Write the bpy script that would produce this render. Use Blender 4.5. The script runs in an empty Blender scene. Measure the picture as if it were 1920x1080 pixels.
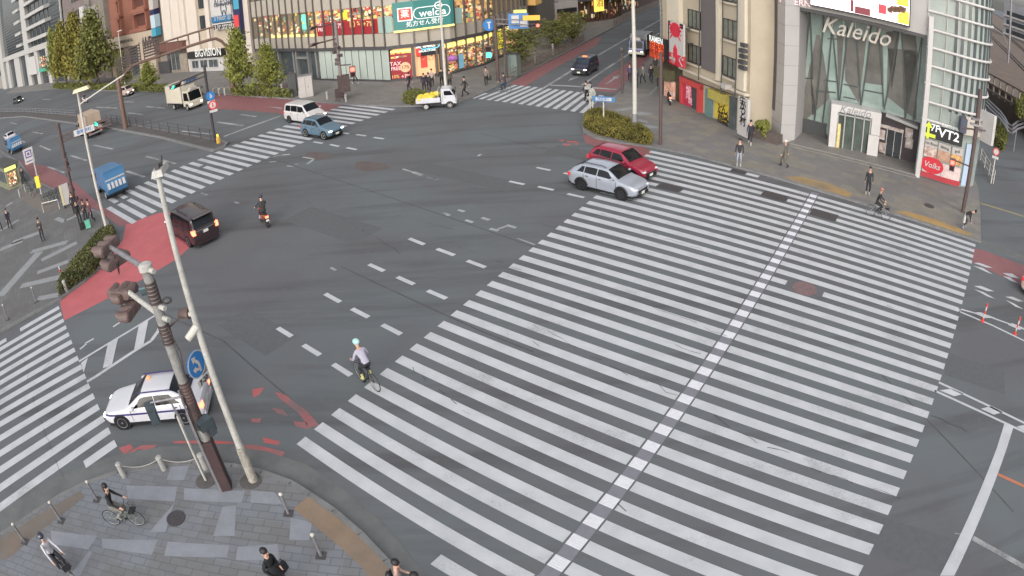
EXPO = 0.87
import bpy, bmesh, math, random
import numpy as np
from mathutils import Matrix, Vector
from mathutils.geometry import tessellate_polygon
random.seed(7)
rnd = random.Random(11)
SC = bpy.context.scene
COL = bpy.context.scene.collection
# ------------------------------------------------------------ camera (wide security-camera lens)
CH = 14.691898561728534
LK1, LK2, LK3, LK4 = 0.7693395017304188, -0.018738787257976272, 0.1281319300952609, -0.03842615381080358
RC = np.array([[0.9985383510070428, 0.05404777116714265, 0.0],
               [-0.026842722992895585, 0.4959221772711967, -0.8679519930923153],
               [-0.04691087070671884, 0.8666833519356767, 0.4966481024700261]])
cd = bpy.data.cameras.new('camera'); cam = bpy.data.objects.new('camera', cd); COL.objects.link(cam)
SC.camera = cam
M4 = Matrix(RC.tolist()).to_4x4(); M4.translation = (0, 0, CH); cam.matrix_world = M4
cd.type = 'PANO'; cd.panorama_type = 'FISHEYE_LENS_POLYNOMIAL'; cd.fisheye_fov = 3.1
cd.sensor_fit = 'HORIZONTAL'; cd.sensor_width = 36; cd.sensor_height = 20.25
cd.fisheye_polynomial_k0 = 0; cd.fisheye_polynomial_k1 = -LK1/18.75; cd.fisheye_polynomial_k2 = -LK2/18.75**2
cd.fisheye_polynomial_k3 = -LK3/18.75**3; cd.fisheye_polynomial_k4 = -LK4/18.75**4
cd.clip_start = 0.05; cd.clip_end = 3000
# direction of view through a point of the photograph (1920 x 1080), used to survey where things stand
def ray(px, py):
    x = (px-960)/1000; y = -(py-540)/1000; r = math.hypot(x, y)+1e-9
    th = LK1*r+LK2*r*r+LK3*r**3+LK4*r**4
    return RC @ np.array([math.sin(th)*x/r, math.sin(th)*y/r, -math.cos(th)])
def G(px, py, z=0.0):
    d = ray(px, py); return d[:2]*((z-CH)/d[2])
def HT(g, px, py):
    d = ray(px, py); return CH+d[2]/math.hypot(d[0], d[1])*math.hypot(g[0], g[1])
ANG = -0.67297
T = np.array([math.cos(ANG), math.sin(ANG)]); N = np.array([-math.sin(ANG), math.cos(ANG)])
def TN(t, n): return t*T+n*N
def ang(v): return math.atan2(v[1], v[0])
# ------------------------------------------------------------ materials
def lin(c): return tuple((v/12.92 if v <= .04045 else ((v+.055)/1.055)**2.4) for v in c)
def S(r, g, b, k=1.0):
    return tuple(min(.9, v*k) for v in lin((r/255, g/255, b/255)))
MATS = {}
def mat(name, col, rough=.6, metal=0, var=0, vs=3.0, bump=0, bs=30, emit=0, ecol=None, trans=0, coat=0, spec=.5, col2=None, detail=6):
    if name in MATS: return MATS[name]
    m = bpy.data.materials.new(name); m.use_nodes = True; nt = m.node_tree; b = nt.nodes['Principled BSDF']
    b.inputs['Roughness'].default_value = rough; b.inputs['Metallic'].default_value = metal
    b.inputs['Specular IOR Level'].default_value = spec; b.inputs['Coat Weight'].default_value = coat
    b.inputs['Base Color'].default_value = (*col, 1)
    tc = nt.nodes.new('ShaderNodeTexCoord')
    if var or col2:
        nz = nt.nodes.new('ShaderNodeTexNoise'); nz.inputs['Scale'].default_value = vs; nz.inputs['Detail'].default_value = detail
        nz.inputs['Roughness'].default_value = .65
        nt.links.new(tc.outputs['Object'], nz.inputs['Vector'])
        mr = nt.nodes.new('ShaderNodeMapRange'); mr.inputs['From Min'].default_value = .3; mr.inputs['From Max'].default_value = .7
        nt.links.new(nz.outputs['Fac'], mr.inputs['Value'])
        mx = nt.nodes.new('ShaderNodeMix'); mx.data_type = 'RGBA'
        c2 = col2 or tuple(v*(1-var) for v in col); c1 = col if col2 else tuple(min(.95, v*(1+var*.6)) for v in col)
        mx.inputs[6].default_value = (*c1, 1); mx.inputs[7].default_value = (*c2, 1)
        nt.links.new(mr.outputs[0], mx.inputs[0]); nt.links.new(mx.outputs[2], b.inputs['Base Color'])
    if bump:
        n2 = nt.nodes.new('ShaderNodeTexNoise'); n2.inputs['Scale'].default_value = bs; n2.inputs['Detail'].default_value = 4
        nt.links.new(tc.outputs['Object'], n2.inputs['Vector'])
        bp = nt.nodes.new('ShaderNodeBump'); bp.inputs['Strength'].default_value = bump; bp.inputs['Distance'].default_value = .02
        nt.links.new(n2.outputs['Fac'], bp.inputs['Height']); nt.links.new(bp.outputs[0], b.inputs['Normal'])
    if emit:
        b.inputs['Emission Color'].default_value = (*(ecol or col), 1); b.inputs['Emission Strength'].default_value = emit
    if trans:
        b.inputs['Transmission Weight'].default_value = trans; b.inputs['IOR'].default_value = 1.3
    MATS[name] = m; return m
# ------------------------------------------------------------ mesh builder
class MB:
    def __init__(s): s.v = []; s.f = []; s.m = []
    def add(s, vs, fs, mi=0):
        o = len(s.v); s.v += [tuple(map(float, p)) for p in vs]
        s.f += [tuple(o+i for i in f) for f in fs]; s.m += [mi]*len(fs); return s
    def box(s, c, d, rz=0, mi=0, M=None, tap=1.0):
        x, y, z = [a/2 for a in d]
        vs = [(-x,-y,-z),(x,-y,-z),(x,y,-z),(-x,y,-z),(-x*tap,-y*tap,z),(x*tap,-y*tap,z),(x*tap,y*tap,z),(-x*tap,y*tap,z)]
        if M is not None: vs = [tuple(M @ Vector(p)) for p in vs]
        ca, sa = math.cos(rz), math.sin(rz)
        vs = [(c[0]+p[0]*ca-p[1]*sa, c[1]+p[0]*sa+p[1]*ca, c[2]+p[2]) for p in vs]
        return s.add(vs, [(0,3,2,1),(4,5,6,7),(0,1,5,4),(1,2,6,5),(2,3,7,6),(3,0,4,7)], mi)
    def tube(s, p0, p1, r0, r1=None, n=10, mi=0, cap=True):
        r1 = r0 if r1 is None else r1
        p0 = Vector(p0); p1 = Vector(p1); d = (p1-p0)
        if d.length < 1e-6: return s
        d.normalize(); a = Vector((0, 0, 1)) if abs(d.z) < .9 else Vector((1, 0, 0))
        u = d.cross(a).normalized(); w = d.cross(u)
        vs = []
        for p, r in ((p0, r0), (p1, r1)):
            for i in range(n):
                t = 2*math.pi*i/n; vs.append(p+u*(math.cos(t)*r)+w*(math.sin(t)*r))
        fs = [(i, n+i, n+(i+1) % n, (i+1) % n) for i in range(n)]
        if cap: fs += [tuple(range(n)), tuple(range(2*n-1, n-1, -1))]
        return s.add(vs, fs, mi)
    def path(s, pts, r, n=8, mi=0):
        pts = [Vector(p) for p in pts]; rs = r if isinstance(r, (list, tuple)) else [r]*len(pts)
        vs = []; u = None
        for i, p in enumerate(pts):
            d = (pts[min(i+1, len(pts)-1)]-pts[max(i-1, 0)]).normalized()
            if u is None:
                a = Vector((0, 0, 1)) if abs(d.z) < .9 else Vector((1, 0, 0)); u = d.cross(a).normalized()
            else: u = (u-d*u.dot(d)).normalized()
            w = d.cross(u)
            for k in range(n):
                t = 2*math.pi*k/n; vs.append(p+u*(math.cos(t)*rs[i])+w*(math.sin(t)*rs[i]))
        fs = []
        for i in range(len(pts)-1):
            for k in range(n):
                a = i*n+k; b = i*n+(k+1) % n; fs.append((a, a+n, b+n, b))
        fs += [tuple(range(n)), tuple(range(len(vs)-1, len(vs)-n-1, -1))]
        return s.add(vs, fs, mi)
    def prism(s, poly, z0, z1, mi=0, bottom=True):
        n = len(poly)
        ar = sum(poly[i][0]*poly[(i+1) % n][1]-poly[(i+1) % n][0]*poly[i][1] for i in range(n))
        if ar < 0: poly = poly[::-1]
        tri = tessellate_polygon([[Vector((p[0], p[1], 0)) for p in poly]])
        vs = [(p[0], p[1], z0) for p in poly]+[(p[0], p[1], z1) for p in poly]
        fs = []
        for t in tri:
            a, b, c = [poly[i] for i in t]
            cr = (b[0]-a[0])*(c[1]-a[1])-(c[0]-a[0])*(b[1]-a[1])
            t = t if cr > 0 else t[::-1]
            fs.append(tuple(n+i for i in t))
            if bottom: fs.append(tuple(t[::-1]))
        fs += [(i, (i+1) % n, n+(i+1) % n, n+i) for i in range(n)]
        return s.add(vs, fs, mi)
    def sheet(s, poly, z, mi=0):
        tri = tessellate_polygon([[Vector((p[0], p[1], 0)) for p in poly]]); fs = []
        for t in tri:
            a, b, c = [poly[i] for i in t]
            cr = (b[0]-a[0])*(c[1]-a[1])-(c[0]-a[0])*(b[1]-a[1]); fs.append(tuple(t) if cr > 0 else tuple(t[::-1]))
        return s.add([(p[0], p[1], z) for p in poly], fs, mi)
    def ell(s, c, r, n=10, m=7, mi=0, M=None):
        vs = [(0, 0, -1)]
        for j in range(1, m):
            a = -math.pi/2+math.pi*j/m
            for i in range(n):
                t = 2*math.pi*i/n; vs.append((math.cos(a)*math.cos(t), math.cos(a)*math.sin(t), math.sin(a)))
        vs.append((0, 0, 1)); fs = [(0, 1+(i+1) % n, 1+i) for i in range(n)]
        for j in range(m-2):
            for i in range(n):
                a = 1+j*n+i; b = 1+j*n+(i+1) % n; fs.append((a, b, b+n, a+n))
        L = len(vs)-1; o = 1+(m-2)*n; fs += [(L, o+i, o+(i+1) % n) for i in range(n)]
        vs = [Vector((p[0]*r[0], p[1]*r[1], p[2]*r[2])) for p in vs]
        if M is not None: vs = [M @ p for p in vs]
        return s.add([p+Vector(c) for p in vs], fs, mi)
    def lathe(s, c, prof, axis='z', n=20, mi=0):
        vs = []
        for r, h in prof:
            for i in range(n):
                t = 2*math.pi*i/n; a, b = r*math.cos(t), r*math.sin(t)
                vs.append({'z': (a, b, h), 'y': (a, h, -b), 'x': (h, a, b)}[axis])
        fs = []
        for j in range(len(prof)-1):
            for i in range(n):
                a = j*n+i; b = j*n+(i+1) % n; fs.append((a, b, b+n, a+n))
        return s.add([(p[0]+c[0], p[1]+c[1], p[2]+c[2]) for p in vs], fs, mi)
    def grid(s, P, mi=0, flip=False):
        r, c = len(P), len(P[0]); fs = []
        for i in range(r-1):
            for j in range(c-1):
                q = (i*c+j, i*c+j+1, (i+1)*c+j+1, (i+1)*c+j); fs.append(q[::-1] if flip else q)
        return s.add([p for row in P for p in row], fs, mi)
    def build(s, name, mats, parent=None, smooth=False, loc=None, rz=0, sharp=35):
        me = bpy.data.meshes.new(name); me.from_pydata(s.v, [], s.f)
        if not isinstance(mats, (list, tuple)): mats = [mats]
        for m in mats: me.materials.append(m)
        me.polygons.foreach_set('material_index', s.m)
        me.update()
        if smooth:
            me.shade_smooth(); me.set_sharp_from_angle(angle=math.radians(sharp))
        o = bpy.data.objects.new(name, me); COL.objects.link(o)
        if parent is not None: o.parent = parent
        if loc is not None: o.location = loc
        o.rotation_euler.z = rz
        return o
def tag(o, label=None, cat=None, group=None, kind=None):
    if label: o['label'] = label
    if cat: o['category'] = cat
    if group: o['group'] = group
    if kind: o['kind'] = kind
    return o
def thing(name, label, cat, loc=(0, 0, 0), rz=0, group=None):
    o = bpy.data.objects.new(name, None); COL.objects.link(o); o.location = (loc[0], loc[1], loc[2] if len(loc) > 2 else 0)
    o.rotation_euler.z = rz; o.empty_display_size = .3
    return tag(o, label, cat, group)
def dup(src, loc, rz, label=None, group=None):
    kids = {}
    for o in list(COL.objects):
        if o.parent is not None: kids.setdefault(o.parent.name, []).append(o)
    def rec(o, par):
        c = o.copy(); COL.objects.link(c)
        if par is not None: c.parent = par
        for k in kids.get(o.name, []): rec(k, c)
        return c
    r = rec(src, None); r.location = loc if len(loc) > 2 else (loc[0], loc[1], 0); r.rotation_euler.z = rz
    if label: r['label'] = label
    if group: r['group'] = group
    return r
def recolour(root, old, new):
    kids = [o for o in COL.objects if o.parent == root or (o.parent and o.parent.parent == root) or o == root]
    for o in kids:
        if o.type == 'MESH' and any(m == old for m in o.data.materials):
            o.data = o.data.copy()
            for i, m in enumerate(o.data.materials):
                if m == old: o.data.materials[i] = new
def text(body, size, M, m, parent=None, name='lettering', ext=.01, align='CENTER', sx=1.0, bold=0, shear=0):
    cu = bpy.data.curves.new('t', 'FONT'); cu.body = body; cu.size = size; cu.extrude = ext; cu.align_x = align; cu.align_y = 'CENTER'
    cu.offset = bold*.3; cu.shear = shear; cu.resolution_u = 2
    o = bpy.data.objects.new('t', cu); COL.objects.link(o)
    dg = bpy.context.evaluated_depsgraph_get(); me = bpy.data.meshes.new_from_object(o.evaluated_get(dg))
    bpy.data.objects.remove(o); bpy.data.curves.remove(cu)
    me.transform(M @ Matrix.Diagonal((sx, 1, 1, 1))); me.materials.clear(); me.materials.append(m); me.name = name
    q = bpy.data.objects.new(name, me); COL.objects.link(q)
    if parent is not None: q.parent = parent
    return q
# ------------------------------------------------------------ world and light
w = bpy.data.worlds.new('World'); SC.world = w; w.use_nodes = True; nt = w.node_tree
sky = nt.nodes.new('ShaderNodeTexSky'); sky.sky_type = 'NISHITA'; sky.sun_disc = False
sky.sun_elevation = math.radians(24); sky.sun_rotation = math.radians(200); sky.dust_density = 3; sky.air_density = 1.2; sky.ozone_density = 1.5
hs = nt.nodes.new('ShaderNodeHueSaturation'); hs.inputs['Saturation'].default_value = .28
nt.links.new(sky.outputs[0], hs.inputs['Color']); nt.links.new(hs.outputs[0], nt.nodes['Background'].inputs['Color'])
nt.nodes['Background'].inputs['Strength'].default_value = .15
sl = bpy.data.lights.new('sun', 'SUN'); sl.energy = 1.0; sl.angle = math.radians(28); sl.color = (1, .94, .9)
so = bpy.data.objects.new('sun', sl); COL.objects.link(so); so.rotation_euler = (math.radians(42), 0, math.radians(20)); so.location = (0, 0, 60)
SC.view_settings.view_transform = 'Standard'; SC.view_settings.look = 'None'; SC.view_settings.gamma = 1
SC.view_settings.exposure = EXPO
# ------------------------------------------------------------ ground materials
def road_mat():
    m = bpy.data.materials.new('asphalt'); m.use_nodes = True; nt = m.node_tree; b = nt.nodes['Principled BSDF']
    tc = nt.nodes.new('ShaderNodeTexCoord'); L = nt.links
    def noise(s, d=5, r=.6, st=None):
        n = nt.nodes.new('ShaderNodeTexNoise'); n.inputs['Scale'].default_value = s; n.inputs['Detail'].default_value = d; n.inputs['Roughness'].default_value = r
        if st:
            mp = nt.nodes.new('ShaderNodeMapping'); mp.inputs['Rotation'].default_value = (0, 0, -ANG); mp.inputs['Scale'].default_value = st
            L.new(tc.outputs['Object'], mp.inputs[0]); L.new(mp.outputs[0], n.inputs['Vector'])
        else: L.new(tc.outputs['Object'], n.inputs['Vector'])
        return n
    def mix(f, a, c, lo=.35, hi=.65):
        mr = nt.nodes.new('ShaderNodeMapRange'); mr.inputs[1].default_value = lo; mr.inputs[2].default_value = hi; L.new(f, mr.inputs[0])
        x = nt.nodes.new('ShaderNodeMix'); x.data_type = 'RGBA'; L.new(mr.outputs[0], x.inputs[0])
        for k, v in ((6, a), (7, c)):
            if hasattr(v, 'is_linked'): L.new(v, x.inputs[k])
            else: x.inputs[k].default_value = (*v, 1)
        return x.outputs[2]
    c1 = mix(noise(.09, 5).outputs['Fac'], S(108, 114, 117, .68), S(104, 104, 108, .67), .4, .6)
    c2 = mix(noise(1.0, 5, .6, (.05, .55, 1)).outputs['Fac'], c1, S(86, 85, 88, .66), .5, .72)
    c3 = mix(noise(2.2, 6, .7).outputs['Fac'], c2, S(118, 118, 120, .66), .55, .95)
    c4 = mix(noise(60, 3, .8).outputs['Fac'], c3, S(70, 70, 74, .66), .55, 1.0)
    L.new(c4, b.inputs['Base Color']); b.inputs['Roughness'].default_value = .78; b.inputs['Specular IOR Level'].default_value = .35
    bp = nt.nodes.new('ShaderNodeBump'); bp.inputs['Strength'].default_value = .25; bp.inputs['Distance'].default_value = .01
    L.new(noise(90, 3, .8).outputs['Fac'], bp.inputs['Height']); L.new(bp.outputs[0], b.inputs['Normal'])
    return m
ASPH = road_mat()
def pave_mat(name, base, alt, dark, sx, sy, rot, big=3.2, mort=.012, amt=.5):
    m = bpy.data.materials.new(name); m.use_nodes = True; nt = m.node_tree; b = nt.nodes['Principled BSDF']; L = nt.links
    tc = nt.nodes.new('ShaderNodeTexCoord'); mp = nt.nodes.new('ShaderNodeMapping'); mp.inputs['Rotation'].default_value = (0, 0, rot)
    L.new(tc.outputs['Object'], mp.inputs[0])
    bk = nt.nodes.new('ShaderNodeTexBrick'); bk.offset = .5; bk.inputs['Scale'].default_value = 1; bk.inputs['Brick Width'].default_value = sx
    bk.inputs['Row Height'].default_value = sy; bk.inputs['Mortar Size'].default_value = mort; bk.inputs['Bias'].default_value = 0
    bk.inputs['Color1'].default_value = (*base, 1); bk.inputs['Color2'].default_value = (*[v*.86 for v in base], 1); bk.inputs['Mortar'].default_value = (*[v*.6 for v in base], 1)
    L.new(mp.outputs[0], bk.inputs['Vector'])
    b2 = nt.nodes.new('ShaderNodeTexBrick'); b2.offset = .35; b2.inputs['Scale'].default_value = 1; b2.inputs['Brick Width'].default_value = big*.55
    b2.inputs['Row Height'].default_value = big*.27; b2.inputs['Mortar Size'].default_value = 0; b2.squash = .6; b2.squash_frequency = 3
    b2.inputs['Color1'].default_value = (0, 0, 0, 1); b2.inputs['Color2'].default_value = (1, 1, 1, 1); b2.inputs['Mortar'].default_value = (0, 0, 0, 1)
    mp2 = nt.nodes.new('ShaderNodeMapping'); mp2.inputs['Rotation'].default_value = (0, 0, rot); L.new(tc.outputs['Object'], mp2.inputs[0]); L.new(mp2.outputs[0], b2.inputs['Vector'])
    mr = nt.nodes.new('ShaderNodeMapRange'); mr.inputs[1].default_value = amt; mr.inputs[2].default_value = amt+.02; L.new(b2.outputs['Color'], mr.inputs[0])
    x = nt.nodes.new('ShaderNodeMix'); x.data_type = 'RGBA'; x.blend_type = 'MULTIPLY'; x.inputs[7].default_value = (*[a/c for a, c in zip(alt, base)], 1)
    L.new(mr.outputs[0], x.inputs[0]); L.new(bk.outputs['Color'], x.inputs[6])
    nz = nt.nodes.new('ShaderNodeTexNoise'); nz.inputs['Scale'].default_value = .45; nz.inputs['Detail'].default_value = 8; nz.inputs['Roughness'].default_value = .7
    L.new(tc.outputs['Object'], nz.inputs['Vector'])
    m2 = nt.nodes.new('ShaderNodeMapRange'); m2.inputs[1].default_value = .45; m2.inputs[2].default_value = .8; L.new(nz.outputs[0], m2.inputs[0])
    y = nt.nodes.new('ShaderNodeMix'); y.data_type = 'RGBA'; y.inputs[7].default_value = (*dark, 1); L.new(m2.outputs[0], y.inputs[0]); L.new(x.outputs[2], y.inputs[6])
    L.new(y.outputs[2], b.inputs['Base Color']); b.inputs['Roughness'].default_value = .75
    bp = nt.nodes.new('ShaderNodeBump'); bp.inputs['Strength'].default_value = .3; bp.inputs['Distance'].default_value = .01
    L.new(bk.outputs['Fac'], bp.inputs['Height']); bp.invert = True; L.new(bp.outputs[0], b.inputs['Normal'])
    return m
KP = .68
PAVE_N = pave_mat('near paving', S(124, 126, 129, KP), S(129, 133, 140, KP), S(114, 111, 110, KP), .6, .3, .06, 3.4, .016)
PAVE_L = pave_mat('left paving', S(112, 112, 112, KP), S(120, 120, 120, KP), S(98, 92, 88, KP), .6, .3, .9, 4.4, .01, .8)
PAVE_T = pave_mat('top paving', S(128, 126, 122, KP), S(138, 134, 130, KP), S(116, 112, 108, KP), .6, .3, -ANG, 3.0)
PAVE_R = pave_mat('right paving', S(130, 128, 126, KP), S(142, 138, 128, KP), S(116, 110, 108, KP), .6, .3, -ANG, 3.0, .008)
def paint_mat(name, col, wear=.5, lo=.56, hi=.72):
    m = bpy.data.materials.new(name); m.use_nodes = True; nt = m.node_tree; b = nt.nodes['Principled BSDF']; L = nt.links
    tc = nt.nodes.new('ShaderNodeTexCoord')
    def nz(s, d, r):
        n = nt.nodes.new('ShaderNodeTexNoise'); n.inputs['Scale'].default_value = s; n.inputs['Detail'].default_value = d; n.inputs['Roughness'].default_value = r
        L.new(tc.outputs['Object'], n.inputs['Vector']); return n.outputs['Fac']
    mul = nt.nodes.new('ShaderNodeMath'); mul.operation = 'MULTIPLY_ADD'; mul.inputs[1].default_value = .45
    L.new(nz(14, 6, .8), mul.inputs[0])
    sc = nt.nodes.new('ShaderNodeMath'); sc.operation = 'MULTIPLY'; sc.inputs[1].default_value = .55; L.new(nz(.35, 4, .6), sc.inputs[0]); L.new(sc.outputs[0], mul.inputs[2])
    mr = nt.nodes.new('ShaderNodeMapRange'); mr.inputs[1].default_value = lo; mr.inputs[2].default_value = hi; mr.inputs[4].default_value = wear; L.new(mul.outputs[0], mr.inputs[0])
    x = nt.nodes.new('ShaderNodeMix'); x.data_type = 'RGBA'; x.inputs[6].default_value = (*col, 1); x.inputs[7].default_value = (*S(104, 106, 108, .66), 1)
    L.new(mr.outputs[0], x.inputs[0])
    y = nt.nodes.new('ShaderNodeMix'); y.data_type = 'RGBA'; y.blend_type = 'MULTIPLY'; y.inputs[0].default_value = .5
    r2 = nt.nodes.new('ShaderNodeMapRange'); r2.inputs[1].default_value = .3; r2.inputs[2].default_value = .7; r2.inputs[3].default_value = .75; r2.inputs[4].default_value = 1.15
    L.new(nz(1.1, 5, .6), r2.inputs[0]); L.new(x.outputs[2], y.inputs[6]); L.new(r2.outputs[0], y.inputs[7])
    L.new(y.outputs[2], b.inputs['Base Color']); b.inputs['Roughness'].default_value = .7
    return m
WHITE = paint_mat('road paint white', S(196, 198, 202, .72), .7, .54, .7)
WHITE_WORN = paint_mat('road paint worn', S(176, 178, 178, .7), .95, .45, .6)
RED = paint_mat('red surfacing', S(194, 102, 106, .68), .35, .52, .75)
RED_DULL = paint_mat('red surfacing dull', S(142, 92, 94, .72), .4, .5, .8)
RED_WORN = paint_mat('red surfacing worn', S(190, 92, 92, .7), .9, .42, .58)
ORANGE_P = paint_mat('orange paint', S(190, 120, 90, .7), .6, .5, .7)
YEL_P = paint_mat('tactile yellow', S(182, 148, 88, .68), .8, .42, .66)
TAN_P = paint_mat('tan paving', S(146, 124, 102, .68), .7, .45, .7)
TAN_F = paint_mat('faded tan paving', S(128, 114, 102, .68), .8, .4, .65)
KERB = mat('kerb stone', S(128, 128, 128, .68), .8, var=.25, vs=2, bump=.3)
GUT = mat('gutter concrete', S(110, 112, 112, .68), .85, var=.25, vs=.9, bump=.3, bs=20)
TAC_W = mat('tactile white', S(216, 216, 222, .76), .7, var=.08, vs=8); TAC_G = mat('tactile grey', S(130, 130, 138, .68), .7, var=.1, vs=4)
def PX(pts, z=0): return [tuple(G(x, y, z)) for x, y in pts]
def struct(mb, name, m, smooth=False): return tag(mb.build(name, m, smooth=smooth), kind='structure')
g = MB(); g.sheet([(-900, -60), (900, -60), (900, 1500), (-900, 1500)], 0); struct(g, 'road', ASPH)
def pline(mb, pts, wd, z=.008, mi=0):
    P = [np.array(G(*p)) for p in pts]
    for a, b in zip(P, P[1:]):
        d = (b-a)/np.linalg.norm(b-a); n = np.array([-d[1], d[0]])*wd/2
        mb.sheet([tuple(a-n), tuple(b-n), tuple(b+n), tuple(a+n)], z, mi)
def ppoly(mb, pts, z=.008, mi=0): mb.sheet(PX(pts), z, mi)
def Z(x0, y0, s, pts): return [(x0+a/s, y0+b/s) for a, b in pts]
# --- red surfacing
r = MB()
ppoly(r, [(318,398),(298,399),(236,421),(230,450),(208,482),(160,527),(112,566),(121,601),(230,546),(333,485),(356,463),(338,430)], .004)
struct(r, 'red_lane_surfacing', RED)
r = MB()
ppoly(r, [(1092,252),(1130,258),(1215,278),(1222,288),(1208,296),(1140,282),(1098,268)], .004)
ppoly(r, [(955,157),(1020,119),(1080,87),(1111,71),(1128,70),(1120,84),(1040,128),(985,162)], .004)
ppoly(r, [(1110,170),(1152,174),(1186,143),(1235,106),(1222,98),(1185,112),(1135,145)], .004)
ppoly(r, [(395,177),(460,180),(533,184),(603,192),(640,197),(612,211),(527,213),(460,207),(395,204)], .004)
ppoly(r, [(1824,466),(1840,468),(1920,498),(1960,515),(1960,558),(1824,492)], .004)
ppoly(r, [(250,417),(192,388),(142,343),(90,312),(45,304),(0,285),(0,320),(60,345),(120,372),(181,393),(225,425)], .0045)
struct(r, 'bus_lane_surfacing', RED_DULL)
r = MB()
for p in ([(445,600),(490,585),(500,600),(465,625)], [(455,632),(530,590),(590,588),(565,612),(520,604),(462,642)], [(650,575),(780,570),(880,578),(880,585),(650,582)],
          [(880,590),(960,588),(1070,615),(1050,643),(960,620),(880,605)], [(1030,390),(1070,400),(1150,460),(1198,515),(1160,525),(1120,470),(1050,415)],
          [(945,380),(990,372),(975,400),(950,412)], [(1020,450),(1060,455),(1080,480),(1040,470)], [(940,490),(980,488),(975,505),(945,503)], [(1100,500),(1150,505),(1160,530),(1110,520)],
          [(985,560),(1050,575),(1045,590),(990,580)]):
    ppoly(r, Z(0, 540, 2, p), .004)
ppoly(r, [(1046,263),(1058,262),(1056,265)], .004); ppoly(r, [(1062,264),(1086,265),(1080,267),(1064,267)], .004); ppoly(r, [(1056,269),(1072,270),(1066,273),(1055,272)], .004); ppoly(r, [(1076,269),(1086,268),(1082,272)], .004)
struct(r, 'faded_red_marking', RED_WORN)
# --- zebra crossings
Y0 = 38.55997390200125
QA = ((-17.09349, -.108), (-6.8306, -.03707), (2.38152, .09705))
def edge(i, n): return QA[i][0]+QA[i][1]*(n-20)
GAPS = []
def addgap(px, py, hw, hn=.5): g_ = G(px, py); GAPS.append((g_@T, g_@N, hw, hn))
addgap(1384, 323, .55); addgap(1256, 352, .8); addgap(1453, 368, .85); addgap(1545, 403, 1.0); addgap(1509, 541, .95)
za = MB()
for k in range(-1, 37):
    lo = Y0-.9*k; hi = lo+.45
    for seg in ((lambda n: edge(0, n), lambda n: edge(1, n)-.05), (lambda n: edge(1, n)+.56, lambda n: edge(2, n))):
        a0, a1, b0, b1 = seg[0](lo), seg[0](hi), seg[1](lo), seg[1](hi)
        if k == -1:
            if a0 > -10: continue
            b0 = b1 = -11.3
        if k == 35 and a0 < -12: a0 = a1 = -8.92
        if k == 36 and a0 < -12: a0 = a1 = -6.6
        cuts = [(gt-hw, gt+hw) for gt, gn, hw, hn in GAPS if abs((lo+.22)-gn) < hn]
        segs = [(a0, a1, b0, b1)]
        for c0, c1 in cuts:
            ns = []
            for s_ in segs:
                if c0 > s_[0] and c1 < s_[2]: ns += [(s_[0], s_[1], c0, c0), (c1, c1, s_[2], s_[3])]
                else: ns.append(s_)
            segs = ns
        for s_ in segs:
            za.sheet([tuple(TN(s_[0], lo)), tuple(TN(s_[2], lo)), tuple(TN(s_[3], hi)), tuple(TN(s_[1], hi))], .008)
struct(za, 'zebra_crossing', WHITE)
tb = MB()
for k in range(0, 37):
    lo = Y0-.9*k
    tb.sheet([tuple(TN(edge(1, lo)+.02, lo)), tuple(TN(edge(1, lo)+.5, lo)), tuple(TN(edge(1, lo+.45)+.5, lo+.45)), tuple(TN(edge(1, lo+.45)+.02, lo+.45))], .012, 0)
    tb.sheet([tuple(TN(edge(1, lo)+.02, lo+.45)), tuple(TN(edge(1, lo)+.5, lo+.45)), tuple(TN(edge(1, lo+.9)+.5, lo+.9)), tuple(TN(edge(1, lo+.9)+.02, lo+.9))], .012, 1)
    for j in range(5):
        q = lo+.05+.085*j
        tb.box((*TN(edge(1, q)+.26, q), .0145), (.42, .03, .005), ANG, 0)
struct(tb, 'tactile_crossing_strip', [TAC_W, TAC_G])
zc = MB()
gB0 = G(112, 579.4); gB1 = G(220, 837.1); st = (gB1-gB0)/15
dirs = {0: G(38.5, 622)-gB0, 9: G(65, 760)-G(160.7, 706.3), 14: G(0, 960)-G(208.2, 812.9)}
for i in range(-0, 16):
    e = gB0+st*i
    ks = sorted(dirs); j = 0 if i <= 9 else 1; f_ = (i-ks[j])/(ks[j+1]-ks[j]); f_ = min(1, max(0, f_))
    d0 = dirs[ks[j]]/np.linalg.norm(dirs[ks[j]]); d1 = dirs[ks[j+1]]/np.linalg.norm(dirs[ks[j+1]]); d = d0*(1-f_)+d1*f_; d /= np.linalg.norm(d)
    up = -st*.5
    Ln = {0: np.linalg.norm(dirs[0]), 15: np.linalg.norm(G(163, 880)-gB1)}.get(i, 16)
    zc.sheet([tuple(e), tuple(e+up), tuple(e+up+d*Ln), tuple(e+d*Ln)], .008)
e = gB0; d = dirs[0]/np.linalg.norm(dirs[0]); 
a = G(12.5, 640); zc.sheet([tuple(a), tuple(a-st*.5), tuple(a-st*.5+d*5), tuple(a+d*5)], .008)
struct(zc, 'zebra_crossing', WHITE)
zd = MB()
pr = [G(579.2, 263), G(735, 207), G(424.4, 332)]; n0 = pr[0]@N
def tr(n):
    a, b = (pr[2], pr[0]) if n < pr[0]@N else (pr[0], pr[1])
    return a@T+(b@T-a@T)*(n-a@N)/(b@N-a@N)
pl_ = [G(425, 277.5), G(340, 312.5)]
def tl(n): return pl_[1]@T+(pl_[0]@T-pl_[1]@T)*(n-pl_[1]@N)/(pl_[0]@N-pl_[1]@N)
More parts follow.
